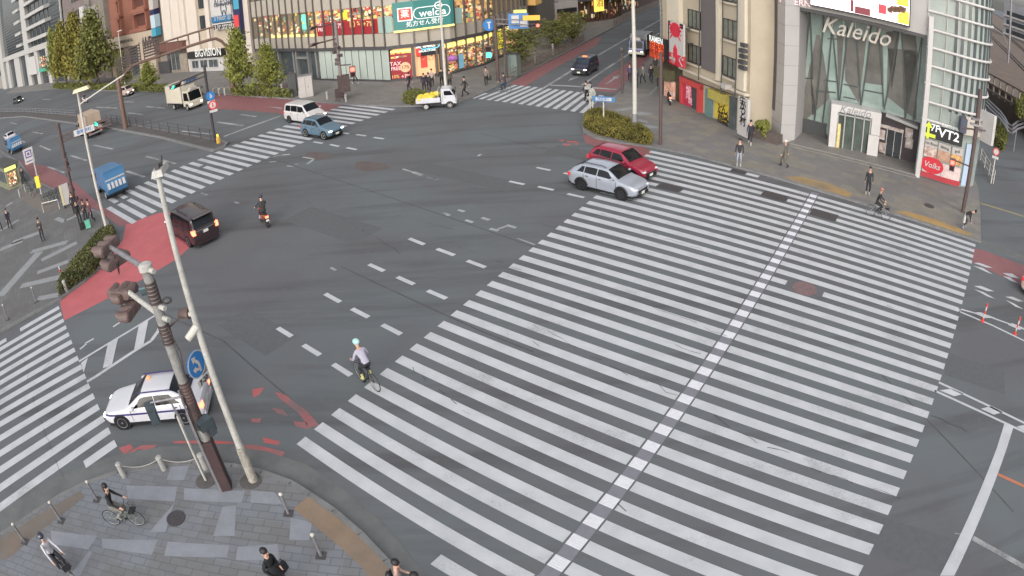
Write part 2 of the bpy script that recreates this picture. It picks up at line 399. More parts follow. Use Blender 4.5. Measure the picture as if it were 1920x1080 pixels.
for k in range(-22, 12):
    lo = n0+.9*k; hi = lo+.45
    if lo < 12.4 or lo > G(737, 203)@N+.3: continue
    a0, a1, b0, b1 = tl(lo), tl(hi), tr(lo), tr(hi)
    if a0 < -53.2: a0 = a1 = -52.6
    segs = [(a0, a1, b0, b1)]
    if lo < 15.2: segs = [(a0, a1, a0+1.9, a1+1.9), (a0+2.6, a1+2.6, b0, b1)]
    if 12.4 < lo < 13.4: segs = [(a0+2.2, a1+2.2, b0, b1)]
    if abs(lo-22.3) < .5: segs = [(a0, a1, a0+2.2, a1+2.2), (a0+2.9, a1+2.9, b0, b1)]
    if lo > G(735, 205)@N-.2: segs = [(b0-2.0, b1-2.0, b0, b1)]
    for s_ in segs: zd.sheet([tuple(TN(s_[0], lo)), tuple(TN(s_[2], lo)), tuple(TN(s_[3], hi)), tuple(TN(s_[1], hi))], .008)
struct(zd, 'zebra_crossing', WHITE)
ze = MB()
e0, e1 = G(882.5, 184.2), G(1086, 211); f0, f1 = G(952, 158), G(1124, 178)
for i in range(14):
    a = e0+(e1-e0)*i/13; u = (e1-e0)/13*.5; b = f0+(f1-f0)*i/13
    if i == 0: b = a+(b-a)*.35
    ze.sheet([tuple(a), tuple(a+u), tuple(b+u), tuple(b)], .008)
struct(ze, 'zebra_crossing', WHITE)
# --- lines
ml = MB()
for a, b in [((767.4,447.4),(795.6,458.7)),((819.3,466.7),(851.9,478.8)),((876.1,488.9),(910.2,501.6)),((691.9,495.7),(720,508.4)),((745.2,519.4),(776.3,533.3)),((802,545),(837,560)),
             ((609.8,551),(638,566.5)),((660,579),(691,595)),((717,609),(752,627)),((521,615),(547,631)),((569,647),(600,666)),((625,683),(658,704)),
             ((588,266),(605,269)),((618.7,271),(635.6,274.7)),((649.8,277),(668.7,280.6)),((640,248.6),(654,251)),((668,252.4),(686,255)),((700.7,257.8),(719.4,260.4)),
             ((1006,314),(1031.8,319.6)),((1057,324.5),(1071,327.6)),((955,340),(983,346)),((1009,350),(1038,356.5)),((1064,363.5),(1095,370.5))]:
    pline(ml, [a, b], .24)
struct(ml, 'lane_marking', WHITE)
mw = MB()
for a, b, w_ in [((755,317),(775,323),.16),((775,323),(791,329),.3),((800,333),(812,335),.12),((814,338),(823,335),.14),((831,398.5),(843,404.4),.22),((858.4,393.5),(871,397),.2),((873,412.7),(886.8,417.2),.2),((903.7,408.3),(917.6,412.7),.22),
             ((918.5,428.7),(934,433),.22),((933,430),(950,424),.12),((950,422),(967.4,427.3),.22),((512.5,293),(530,290.5),.12),((530,290.5),(544,289.5),.25),((505,304),(518,303),.14),((567.5,294.7),(588,298),.2),
             ((588,299),(575.8,308),.25),((537.5,310.8),(550,312.5),.15),((553,308),(560,308),.14),((377,362),(389,366),.18),((440,379),(448,381.4),.15),((896,293),(902,289),.2),((620,502),(630,507),.16),
             ((970,447),(1003,459),.1),((60,247.5),(80,251),.3),((74,273),(95,281.7),.3),((132,291.4),(162.6,301),.3),((90,312.8),(120.6,323.7),.3),((35,262),(47,267),.25),((175,272),(212,279.7),.3),((273.4,293.3),(329.8,307),.3),
             ((237,321),(271.5,332),.3),((407.6,229),(457,235.8),.35),((451,214.8),(480,218.7),.35),((80,186),(95,186.6),.4),((179.4,200.7),(220,203),.35),((231,191),(251.5,191.5),.35),((240,211.8),(268,214.8),.35),((274,200),(310,203),.35),((20,230),(32,233),.3),((340,246),(397,251.3),.35),
             ((1824,1009),(1922,1064),.22),((1790,1000),(1812,1004),.04)]:
    pline(mw, [a, b], w_)
pline(mw, [(420,256),(527.5,217)], .45); pline(mw, [(1028,159.5),(1097,163)], .5); pline(mw, [(1110,164.5),(1156,168)], .5)
pline(mw, [(1017.5,166),(1068,135),(1121,104),(1242,35)], .3); pline(mw, [(1091,160),(1120,140),(1183,99),(1236,62)], .3)
for P in ([(1065,152),(1070,147),(1083,143.5),(1084,145.5),(1074,149)], [(1134,158),(1150,147),(1149,144),(1161,141),(1158,148),(1155,147),(1138,158)], [(498,199.5),(528,202),(528,204.5),(520,203),(505,200.5)], [(1222,83),(1230,78),(1240,76),(1232,82)]): ppoly(mw, P)
struct(mw, 'faded_lane_marking', WHITE_WORN)
ms = MB()
ppoly(ms, [(1884,791),(1900,801),(1887.8,840),(1789,1080),(1762,1080),(1868.9,840)], .012)
pline(ms, [(1760,717),(1922,794)], .14); pline(ms, [(1753,733),(1922,811)], .14)
ppoly(ms, [(1761,732),(1784.4,729),(1806.7,739),(1789,743.3)]); ppoly(ms, [(1838.9,766.7),(1857.8,761.8),(1880,773.3),(1863.3,777.8)]); ppoly(ms, [(1906,800),(1920,797),(1930,805),(1925,812)])
pline(ms, [(1798,579),(1860,596),(1922,618)], .13); pline(ms, [(1798,584),(1860,610),(1922,640)], .13)
for p in ([(1015,330),(1060,328),(1180,372),(1120,368)], [(1008,352),(1090,370),(1175,425),(1110,402)], [(1260,415),(1340,420),(1400,460),(1330,450)], [(1262,440),(1320,452),(1390,500),(1330,482)],
          [(1018,525),(1075,523),(1190,570),(1130,568)], [(1015,550),(1095,575),(1200,635),(1130,612)], [(1280,615),(1340,615),(1440,655),(1390,655)], [(1280,640),(1350,670),(1440,722),(1370,700)],
          [(1010,750),(1070,745),(1200,795),(1110,795)], [(1300,850),(1340,838),(1440,880),(1400,895)]): ppoly(ms, Z(1600, 420, 4.5, p), .012)
pline(ms, [(148,678),(240,622.5),(302,585)], .16); pline(ms, [(163,716),(180,706),(250,659.6),(283.7,639),(296.7,620.7),(303,605),(302,587)], .22)
for p in ([(202,646.7),(221.5,635),(209.8,685.6),(193,690.8)], [(260.4,610.4),(278.5,600),(269.4,646),(251.3,658)], [(152,681),(165,671),(157,699)]): ppoly(ms, p, .012)
for a, b in (((160,644),(176,635)),((150,655),(162,645)),((212,613),(232,600))): pline(ms, [a, b], .14)
struct(ms, 'stop_line_and_hatching', WHITE)
mo = MB(); pline(mo, [(1871,889.5),(1925,914)], .16); struct(mo, 'orange_lane_line', ORANGE_P)
# --- pavements (raised)
def pavement(name, top, m, kerb=None, z=.13):
    P = [tuple(G(x, y, z)) if abs(x) < 5000 else None for x, y in top]
    return P
def raise_pave(P, m, kpts, z=.13, gut=None):
    a = MB(); a.prism(P, .0, z, bottom=False); struct(a, 'pavement', m)
    k = MB()
    for a_, b_ in zip(kpts, kpts[1:]):
        a_ = np.array(a_); b_ = np.array(b_); d = (b_-a_)/np.linalg.norm(b_-a_); n = np.array([-d[1], d[0]])
        ln = np.linalg.norm(b_-a_)
        k.box((*((a_+b_)/2), z/2+.006), (ln+.02, .2, z+.004), ang(d))
    struct(k, 'kerb', KERB)
zk = .13
K1 = [tuple(G(x, y, zk)) for x, y in [(0,1002),(60,963),(110,930),(160,905),(220,885),(300,872),(360,867),(435,872),(490,884),(545,904),(580,926),(626,957),(676,1000),(723,1050),(748,1082)]]
d0 = np.array(K1[0])-np.array(K1[1]); d0 /= np.linalg.norm(d0); dl = np.array(K1[-1])-np.array(K1[-2]); dl /= np.linalg.norm(dl)
Ks = [tuple(np.array(K1[0])+d0*25)]+K1+[tuple(np.array(K1[-1])+dl*12)]
raise_pave(Ks+[(2, -20), (-50, -20)], PAVE_N, Ks)
gt = MB(); GO = PX([(0,958),(60,921),(120,888),(220,853),(300,838),(400,833),(500,846),(575,871),(650,922),(720,982),(800,1078)])
dg0 = np.array(GO[0])-np.array(GO[1]); dg0 /= np.linalg.norm(dg0); dg1 = np.array(GO[-1])-np.array(GO[-2]); dg1 /= np.linalg.norm(dg1)
GOx = [tuple(np.array(GO[0])+dg0*25)]+GO+[tuple(np.array(GO[-1])+dg1*12)]
gt.sheet(GOx+Ks[::-1], .0055); struct(gt, 'gutter_apron', GUT)
K2 = [tuple(G(x, y, zk)) for x, y in [(0,620),(113,558),(155.5,527),(194,494),(214,464),(218,445),(212,430),(198,412),(183,396),(150,388),(128,365),(95,352),(60,335),(38,305),(0,282)]]
d0 = np.array(K2[0])-np.array(K2[1]); d0 /= np.linalg.norm(d0); dl = np.array(K2[-1])-np.array(K2[-2]); dl /= np.linalg.norm(dl)
Ks2 = [tuple(np.array(K2[0])+d0*40)]+K2+[tuple(np.array(K2[-1])+dl*60)]
raise_pave(Ks2+[tuple(np.array(Ks2[-1])+np.array([-60, -60]))], PAVE_L, Ks2)
K3 = [tuple(G(x, y, zk)) for x, y in [(40,172),(100,166),(162,167),(220,170),(287,171),(350,173),(435,176),(460,179),(533,183),(603,190.5),(650,194.5),(737,198),(785,197.5),(830,195),(860,190),(881,183),(900,175),(952,152),(1010,123),(1060,98),(1111,71),(1150,51),(1189,30),(1240,8)]]
a_, b_ = np.array(K3[0]), np.array(K3[1]); K3x = [tuple(a_+(a_-b_)/np.linalg.norm(a_-b_)*30)]+K3
a_, b_ = np.array(K3[-1]), np.array(K3[-2]); K3x += [tuple(a_+(a_-b_)/np.linalg.norm(a_-b_)*60)]
raise_pave(K3x+[(20, 400), (-260, 400)], PAVE_T, K3x)
K4 = [tuple(G(x, y, zk)) for x, y in [(1839.5,451),(1828,448),(1700,406),(1618,380),(1528,353),(1400,316),(1300,289),(1225,274),(1160,265),(1118,257),(1096,246),(1092,234),(1096,222),(1116,208),(1134,197),(1166,169),(1185,142),(1215,113),(1245,86),(1290,40)]]
back = [tuple(G(1838, 395, zk)), tuple(G(1834, 352, zk)), tuple(G(1822, 325, zk))]
raise_pave(K4+[tuple(np.array(K4[-1])+N*60), tuple(np.array(K4[-1])+N*60+T*15), tuple(np.array(back[-1])+N*12)]+back[::-1], PAVE_R, K4)
# rest of the right side: side-street mouth strip
ss = MB(); ppoly(ss, [(1836,446),(1920,481),(1970,505),(1970,522),(1920,493),(1832,457)], .0055); struct(ss, 'gutter_apron', GUT)
sy = MB(); pline(sy, [(1838,381),(1920,406),(1990,432)], .35); struct(sy, 'faded_lane_marking', paint_mat('yellow line', S(150, 138, 106, .7), .5))
# median
Km = [tuple(G(x, y, .15)) for x, y in [(426,267),(377,257),(300,243),(210,228),(144,217),(50,209),(-30,210),(-30,224),(43,217.5),(144,231),(210,240),(300,256),(383,277.5),(402,281),(421,273)]]
a = MB(); a.prism(Km, 0, .15, bottom=False); struct(a, 'median_strip', mat('median asphalt', S(92, 88, 88, .66), .85, var=.25, vs=.6))
k = MB()
for a_, b_ in zip(Km[:7], Km[1:7]):
    a_ = np.array(a_); b_ = np.array(b_); k.box((*((a_+b_)/2), .09), (np.linalg.norm(b_-a_), .25, .18), ang(b_-a_))
for a_, b_ in zip(Km[7:]+Km[:1], Km[8:]+Km[:1]):
    a_ = np.array(a_); b_ = np.array(b_)
    if np.linalg.norm(b_-a_) > .1: k.box((*((a_+b_)/2), .09), (np.linalg.norm(b_-a_), .25, .18), ang(b_-a_))
struct(k, 'kerb', KERB)
def top_patch(name, polys, m, z=zk+.004):
    s_ = MB()
    for p in polys: s_.sheet([tuple(G(x, y, z)) for x, y in p], z)
    return struct(s_, name, m)
top_patch('tactile_paving', [Z(400, 800, 3.84, [(575,590),(690,500),(760,560),(860,630),(1060,790),(1230,975),(1320,1110),(1130,1110),(1070,1010),(950,900),(820,790),(700,690)])], TAN_P)
top_patch('tactile_paving', [[(0,1012),(60,972),(150,920),(158,932),(120,962),(70,1000),(20,1045),(0,1050)]], TAN_F)
top_patch('tactile_paving', [[(1472,331),(1500,331),(1560,345),(1600,364),(1590,369),(1545,356),(1530,350),(1500,343)], [(1668,396),(1700,396),(1760,412),(1826,440),(1815,442),(1740,418)]], YEL_P)
pl = []
for (x0, y0, s_, P) in [(1090,100,5.685,[(340,600),(560,570),(600,590),(350,625)]),(1090,100,5.685,[(340,650),(700,720),(720,745),(360,670)]),(1090,100,5.685,[(610,620),(750,640),(740,655),(500,665)]),(1090,100,5.685,[(620,745),(800,780),(830,800),(700,800)]),
        (1090,100,5.685,[(720,430),(800,350),(830,350),(745,440)])]:
    pl.append(Z(x0, y0, s_, P))
top_patch('light_paving_band', pl, mat('light band', S(152, 154, 156, .68), .8, var=.15, vs=2))
lb = []
for P in ([(0,700),(100,640),(190,610),(200,625),(60,690)], [(80,760),(240,690),(380,600),(300,700),(200,760),(120,800)], [(0,900),(170,700),(190,710),(20,920)], [(140,690),(330,640),(320,655),(150,705)],
          [(90,860),(280,815),(285,830),(100,875)], [(180,920),(290,900),(285,915),(175,935)]):
    lb.append(Z(0, 200, 2.571, P))
lbm = MB()
for a_, c_, w_ in [((0,915),(190,700),.9),((100,865),(285,822),.7),((150,700),(325,652),.7),((180,925),(290,905),.6),((310,552),(400,512),.5),((270,538),(312,553),.5),((200,740),(370,655),.7),((60,655),(200,602),.8),((0,690),(110,645),.8),((0,600),(90,545),.6),((30,480),(60,460),.7),((180,800),(330,745),.6)]:
    Pz = [np.array(G(*p, .134)) for p in Z(0, 200, 2.571, [a_, c_])]; d = (Pz[1]-Pz[0])/np.linalg.norm(Pz[1]-Pz[0]); n = np.array([-d[1], d[0]])*w_/2; lbm.sheet([tuple(Pz[0]-n), tuple(Pz[1]-n), tuple(Pz[1]+n), tuple(Pz[0]+n)], .134)
struct(lbm, 'light_paving_band', mat('light band', S(152, 154, 156, .68)))
# cracks and sealed joints in the road
ck = MB(); cr = random.Random(3)
for pts in ([(985,604),(1040,628),(1110,668),(1180,702),(1268,742)], [(770,690),(830,742),(880,778)], [(1158,944),(1195,972),(1240,1000)], [(1000,415),(1080,440),(1180,470),(1270,500)], [(1040,360),(1200,432),(1320,470),(1400,494)], [(905,600),(960,618),(1010,650)], [(1180,560),(1290,600),(1380,640)],
            [(1560,520),(1640,560),(1700,590)], [(1320,770),(1420,830),(1480,850)], [(1500,870),(1600,905),(1690,935)], [(1745,780),(1800,800),(1850,838)], [(840,455),(900,478),(990,510)], [(560,370),(660,420),(760,480)], [(1250,640),(1330,670)], [(60,720),(110,660)], [(30,600),(65,760),(120,900)], [(660,380),(760,408),(850,430)]):
    W_ = [np.array(G(*p)) for p in pts]
    for a_, c_ in zip(W_, W_[1:]):
        L_ = np.linalg.norm(c_-a_); n_ = max(2, int(L_/.35)); d = (c_-a_)/L_; nn = np.array([-d[1], d[0]]); q = [a_+(c_-a_)*i/n_+nn*cr.gauss(0, .05) for i in range(n_+1)]
        for u_, v_ in zip(q, q[1:]):
            if cr.random() < .4: continue
            wd = cr.uniform(.008, .028); ck.sheet([tuple(u_-nn*wd/2), tuple(v_-nn*wd/2), tuple(v_+nn*wd/2), tuple(u_+nn*wd/2)], .0135)
struct(ck, 'road_crack', mat('crack dark', S(72, 72, 76, .6), .9))
sj = MB()
for pts in ([(455,280),(760,380),(1010,466)], [(640,500),(900,620),(1000,660)], [(250,560),(420,640),(560,760)], [(900,250),(1100,300)], [(1650,700),(1900,960)]): pline(sj, pts, .06, .003)
struct(sj, 'sealed_joint', mat('joint tar', S(88, 86, 88, .6), .8, var=.4, vs=2))
rp = MB()
for cx, cy, a_, b_ in ((620, 420, 3.2, 1.1), (1090, 290, 2.4, 1.0), (480, 620, 2.0, .9), (870, 330, 4.0, .8), (1830, 700, 1.6, .9), (1700, 1020, 1.8, .8)):
    g_ = G(cx, cy); rp.sheet([tuple(g_+T*x+N*y) for x, y in ((-a_, -b_), (a_, -b_*.95), (a_*.98, b_), (-a_*1.02, b_*.97))], .0025)
struct(rp, 'asphalt_repair', mat('repair asphalt', S(98, 100, 103, .66), .85, var=.12, vs=4, bump=.3, bs=60))
nb = []
for P in ([(475,740),(665,745),(655,800),(480,790)], [(690,750),(920,760),(905,805),(690,795)], [(380,940),(590,945),(570,1000),(385,975)], [(560,915),(650,810),(670,750),(620,915)], [(630,950),(860,965),(850,1010),(615,1005)], [(190,910),(365,930),(330,980),(195,960)],
          [(260,1080),(335,985),(345,990),(300,1080)], [(890,970),(1040,960),(1050,1020),(885,1020)], [(1090,860),(1170,880),(1160,945),(1085,945)], [(940,760),(1030,765),(1060,810),(940,805)], [(835,820),(885,815),(880,930),(800,930)], [(640,670),(710,665),(690,720),(625,720)]):
    nb.append(Z(0, 540, 2, P))
top_patch('light_paving_band', nb, mat('blue grey band', S(143, 147, 155, .68), .75, var=.12, vs=2.5, bump=.2))
MAN = mat('iron cover', S(84, 80, 82, .68), .55, metal=.3, var=.3, vs=9, bump=.5, bs=25)
MAN_R = mat('rusty cover', S(128, 104, 106, .68), .7, var=.25, vs=5, bump=.5, bs=25)
def cover(px, py, r, lab, m, z=0.0, sq=False):
    g_ = G(px, py, z); b = MB()
    if sq: b.box((0, 0, .008), (r*2, r*1.3, .016), ANG)
    else: b.lathe((0, 0, 0), [(r, 0), (r, .012), (r*.86, .013), (r*.84, .008), (.001, .008)], n=28)
    return tag(b.build('manhole_cover', m, loc=(g_[0], g_[1], z+.001)), lab, 'manhole cover')
cover(1509, 541, .62, 'reddish round manhole cover set between the zebra stripes, largest of the covers', MAN_R)
cover(1453, 368, .8, 'dark rectangular cover cutting a far zebra stripe left of the tactile strip', MAN, sq=True)
cover(1545, 403, .85, 'dark rectangular cover cutting a far zebra stripe right of the tactile strip', MAN, sq=True)
cover(1384, 322, .5, 'dark rectangular cover by the kerb at the feet of the standing man', MAN, sq=True)
cover(1256, 352, .7, 'dark rectangular cover in the zebra stripes beside the silver car', MAN, sq=True)
cover(330, 972, .36, 'round manhole cover in the near paving by the cyclist with a basket', MAN, z=.131)
cover(1742, 386, .4, 'round cover in the pavement between the crossing and the curved tower', MAN, z=.131)
for i, (x, y) in enumerate([(595, 293), (693, 312)]):
    g_ = G(x, y); b = MB(); b.sheet([(math.cos(t)*1.5*(1+.2*math.sin(3*t)), math.sin(t)*.8) for t in [j*.35 for j in range(18)]], .003)
    tag(b.build('road_patch', mat('brown stain', S(104, 94, 92, .66), .8, var=.2, vs=1), loc=(g_[0], g_[1], 0), rz=ANG), kind='structure')
# ------------------------------------------------------------ facades surveyed from the photograph
class Fac:
    def __init__(s, pts):
        s.P = [np.array(p, float) for p in pts]; s.n = []; s.L = [0]
        for a, b in zip(s.P, s.P[1:]):
            d = (b-a)/np.linalg.norm(b-a); s.n.append(np.array([d[1], -d[0]])); s.L.append(s.L[-1]+np.linalg.norm(b-a))
        s.vn = [s.n[0]]
        for i in range(1, len(s.n)):
            m = s.n[i-1]+s.n[i]; m /= np.linalg.norm(m); s.vn.append(m/max(.5, m@s.n[i]))
        s.vn.append(s.n[-1]); s.len = s.L[-1]
    def uv(s, px, py, w=0):
        d = ray(px, py); best = None
        for i, n in enumerate(s.n):
            a = s.P[i]+n*w; den = d[:2]@n
            if abs(den) < 1e-6: continue
            t = (a@n)/den
            if t <= 0: continue
            dd = (s.P[i+1]-s.P[i])/np.linalg.norm(s.P[i+1]-s.P[i]); q = (d[:2]*t-a)@dd; Ls = s.L[i+1]-s.L[i]
            out = max(0, -q, q-Ls)
            if i == 0 and q < 0: out *= .5
            if i == len(s.n)-1 and q > Ls: out *= .5
            if best is None or out < best[0]-1e-6: best = (out, s.L[i]+q, CH+d[2]*t)
        return best[1], best[2]
    def xy(s, u, w=0):
        i = 0
        while i < len(s.n)-1 and u > s.L[i+1]: i += 1
        f = (u-s.L[i])/(s.L[i+1]-s.L[i]); a = s.P[i]+s.vn[i]*w; b = s.P[i+1]+s.vn[i+1]*w
        return a+(b-a)*f
    def dir(s, u):
        i = 0
        while i < len(s.n)-1 and u > s.L[i+1]: i += 1
        d = (s.P[i+1]-s.P[i]); return d/np.linalg.norm(d), s.n[i]
    def us(s, u0, u1): return [u0]+[l for l in s.L[1:-1] if u0+1e-3 < l < u1-1e-3]+[u1]
    def box(s, mb, u0, u1, v0, v1, w0=0, w1=.1, mi=0):
        U = s.us(u0, u1); vs = []
        for u in U:
            a, b = s.xy(u, w0), s.xy(u, w1); vs += [(*a, v0), (*b, v0), (*b, v1), (*a, v1)]
        fs = []
        for i in range(len(U)-1):
            for j in range(4):
                a = i*4+j; b = i*4+(j+1) % 4; fs.append((a, b, b+4, a+4))
        n = len(vs); fs += [(3, 2, 1, 0), (n-4, n-3, n-2, n-1)]
        mb.add(vs, fs, mi); return s
    def bar(s, mb, a, b, t, w0=0, w1=.08, mi=0):          # slanted bar between (u,v) points
        a = np.array(a); b = np.array(b); d = (b-a)/np.linalg.norm(b-a); n = np.array([-d[1], d[0]])*t/2
        q = [a-n, b-n, b+n, a+n]; vs = [(*s.xy(p[0], w0), p[1]) for p in q]+[(*s.xy(p[0], w1), p[1]) for p in q]
        mb.add(vs, [(3,2,1,0),(4,5,6,7),(0,1,5,4),(1,2,6,5),(2,3,7,6),(3,0,4,7)], mi); return s
    def poly(s, mb, P, w0=0, w1=.05, mi=0):
        n = len(P); vs = [(*s.xy(p[0], w0), p[1]) for p in P]+[(*s.xy(p[0], w1), p[1]) for p in P]
        tri = tessellate_polygon([[Vector((p[0], p[1], 0)) for p in P]])
        fs = [tuple(n+i for i in t) for t in tri]+[tuple(t[::-1]) for t in tri]+[(i, (i+1) % n, n+(i+1) % n, n+i) for i in range(n)]
        mb.add(vs, fs, mi); return s
    def M(s, u, v, w=0, roll=0):
        d, n = s.dir(u); p = s.xy(u, w)
        return Matrix(((d[0], 0, n[0], p[0]), (d[1], 0, n[1], p[1]), (0, 1, 0, v), (0, 0, 0, 1))) @ Matrix.Rotation(roll, 4, 'Z')
GLASS = mat('dark window glass', S(62, 70, 76, .5), .08, spec=.8, coat=.3, var=.3, vs=.5)
GLASS_T = mat('teal glass', S(142, 160, 152, .8), .08, spec=1, coat=.8, var=.35, vs=.35)
GLASS_G = mat('grey glass', S(92, 100, 104, .6), .15, spec=.7, coat=.3, var=.35, vs=.8)
FRAME = mat('dark frame', S(58, 56, 58, .6), .5, metal=.3)
ALU = mat('aluminium', S(176, 176, 174, .7), .4, metal=.4, var=.1, vs=3)
WHT = mat('white enamel', S(214, 210, 208, .62), .45, var=.08, vs=2)
OFFW = mat('off white panel', S(196, 190, 186, .64), .6, var=.1, vs=1.5)
BLACK = mat('matt black', S(40, 38, 42, .6), .6); DGREY = mat('dark grey', S(78, 76, 78, .7), .6, var=.2, vs=2)
def body(poly, h, name, m, parent, z0=.1):
    b = MB(); b.prism([tuple(p) for p in poly], z0, h); return b.build(name, m, parent)
def window(F, par, u0, u1, v0, v1, gm=None, fm=None, w=.02, t=.07, mull=1, trans=0, name='window', dep=.09):
    b = MB(); F.box(b, u0, u1, v0, v1, w-.02, w); p = b.build(name, gm or GLASS, par)
    f = MB()
    F.box(f, u0-t, u1+t, v1, v1+t, 0, dep); F.box(f, u0-t, u1+t, v0-t, v0, 0, dep+.05); F.box(f, u0-t, u0, v0, v1, 0, dep); F.box(f, u1, u1+t, v0, v1, 0, dep)
    for i in range(mull): uu = u0+(u1-u0)*(i+1)/(mull+1); F.box(f, uu-t*.35, uu+t*.35, v0, v1, 0, dep-.02)
    for i in range(trans): vv = v0+(v1-v0)*(i+1)/(trans+1); F.box(f, u0, u1, vv-t*.3, vv+t*.3, 0, dep-.03)
    f.build('frame', fm or ALU, p); return p
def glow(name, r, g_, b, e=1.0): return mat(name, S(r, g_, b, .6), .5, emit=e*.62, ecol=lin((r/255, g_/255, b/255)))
# ============================================================ drugstore building with the rounded glazed corner
WB = [(484,143),(602,150.5),(731,153.5),(785,148),(849,138.5),(907,123),(943,106),(990,84)]
W = Fac([G(x, y, .13) for x, y in WB]); BEIGE = mat('beige louvre panel', S(176, 168, 156, .72), .6, var=.08, vs=.8); FIN = mat('bronze fin', S(112, 104, 98, .7), .5, metal=.2)
tw = thing('commercial_building', 'drugstore building with beige bands, bronze fins and a rounded lit glass corner', 'building', (*W.P[2], 0))
def root(o):       # parts are built in world space, so cancel the root's offset
    for k in COL.objects:
        if k.parent == o: k.matrix_parent_inverse = Matrix.Translation(-Vector(o.location))
    return o
vy = {k: W.uv(735, y)[1] for k, y in dict(p=90, f=86, b=62, w=9, t=-14).items()}
WH = 30
inner = [W.xy(u, -.9) for u in W.us(0, W.len)]
body(inner+[inner[-1]+np.array([6, 30]), inner[0]+np.array([-2, 40])], WH, 'wall', DGREY, tw)
b = MB(); W.box(b, 0, W.len, vy['f'], vy['b'], -.9, 0); b.build('lower_band', BEIGE, tw)
fl = vy['b']-vy['f']; fh = vy['w']-vy['b']
lev = [(vy['w'], vy['w']+2.2)]
while lev[-1][1] < WH-4: lev.append((lev[-1][1]+fh*.8, lev[-1][1]+fh*.8+2.2))
b = MB()
for a_, c_ in lev: W.box(b, 0, W.len, a_, c_, -.9, 0)
b.build('upper_band', BEIGE, tw)
b = MB(); W.box(b, 0, W.len, vy['p']-.15, vy['f'], -.9, .12); W.box(b, 0, W.len, .1, .35, -.9, .05); b.build('fascia', DGREY, tw)
b = MB(); n = int(W.len/1.5)
for i in range(n+1):
    u = i*W.len/n; W.box(b, u-.07, u+.07, vy['f'], WH, -.1, .18)
b.build('fin', FIN, tw)
# upper storey glass behind
b = MB()
for i, (a_, c_) in enumerate(lev): W.box(b, 0, W.len, c_, c_+fh*.8, -.9, -.55)
b.build('upper_glazing', GLASS_G, tw)
# left zone: second storey shop interior with small displays
LITW = glow('warm shop light', 216, 172, 116, .75); LITY = glow('yellow shop light', 250, 224, 130, 1.1); LITR = glow('red shop light', 220, 84, 84, .6)
LITD = glow('dim shop light', 150, 132, 108, .35)
def uX(px, py, F=W): return F.uv(px, py)[0]
zones = [(0, uX(578, 45), LITD), (uX(578, 45), uX(590, 40), LITW), (uX(590, 40), uX(700, 30), LITR), (uX(700, 30), uX(740, 30), LITW), (uX(850, 30), uX(925, 20), LITW), (uX(925, 20), W.len, LITD)]
b = MB(); ms_ = []
for i, (a_, c_, m) in enumerate(zones): b = MB(); W.box(b, a_, c_, vy['b'], vy['w'], -.9, -.8); b.build('lit_interior', m, tw)
PAL = [S(206, 172, 120), S(170, 84, 74), S(222, 206, 166), S(112, 88, 70), S(196, 144, 92), S(104, 130, 118), S(176, 112, 98), S(64, 52, 48), S(196, 190, 170), S(190, 168, 88), S(84, 66, 56), S(140, 112, 88)]
GOODS = [mat('shop goods %d' % i, c, .5, emit=.35, ecol=c) for i, c in enumerate(PAL)]  # goods glow in their own colours, shop light put into the material
def goods(F, u0, u1, v0, v1, name, par, n, dep=(-.7, -.2), sz=(.25, .9), sh=(.2, .6)):
    b = MB(); n = int(n*2.2)
    for _ in range(n):
        u = rnd.uniform(u0, u1); v = rnd.uniform(v0, v1-sh[0]); a_ = rnd.uniform(*sz); h_ = rnd.uniform(*sh)*.7; a_ *= .6; ww = rnd.uniform(*dep)
        F.box(b, u, min(u+a_, u1), v, min(v+h_, v1), ww, ww+.15, rnd.randrange(len(GOODS)))
    o = b.build(name, GOODS, par); o['kind'] = 'stuff'; return o
goods(W, .5, uX(585, 40), vy['b'], vy['w'], 'shop_display', tw, 60); goods(W, uX(590, 40), uX(735, 30), vy['b']+1.6, vy['w'], 'shop_display', tw, 130)
goods(W, uX(850, 30), uX(930, 20), vy['b'], vy['w'], 'shop_display', tw, 110)
b = MB(); W.box(b, uX(500, 60), uX(592, 60), vy['b'], vy['b']+.28, -.5, -.3); b.build('light_strip', LITY, tw)
# red sale banner band behind second-storey glass
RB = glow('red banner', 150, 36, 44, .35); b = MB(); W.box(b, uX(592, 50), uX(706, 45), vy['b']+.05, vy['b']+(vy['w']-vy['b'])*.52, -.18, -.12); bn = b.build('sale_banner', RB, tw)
GOLD = glow('gold lettering', 226, 190, 120, .5); PINKW = glow('pale pink lettering', 240, 200, 200, .6)
def wtxt(s_, px, py, size, m, F=W, w=.02, sx=1, name='lettering', par=tw, dv=0, bold=.01):
    u, v = F.uv(px, py, w); return text(s_, size, F.M(u, v+dv, w), m, par, name, sx=sx, bold=bold)
wtxt('TAX', 601, 47, .6, PINKW, w=-.1); wtxt('FREE', 603, 56, .6, PINKW, w=-.1); wtxt('10', 660, 46, 1.0, GOLD, w=-.1); wtxt('%', 672, 44, .7, GOLD, w=-.1); wtxt('+7%', 690, 45, .85, GOLD, w=-.1)
wtxt('17%', 636, 49, .8, PINKW, w=-.1)
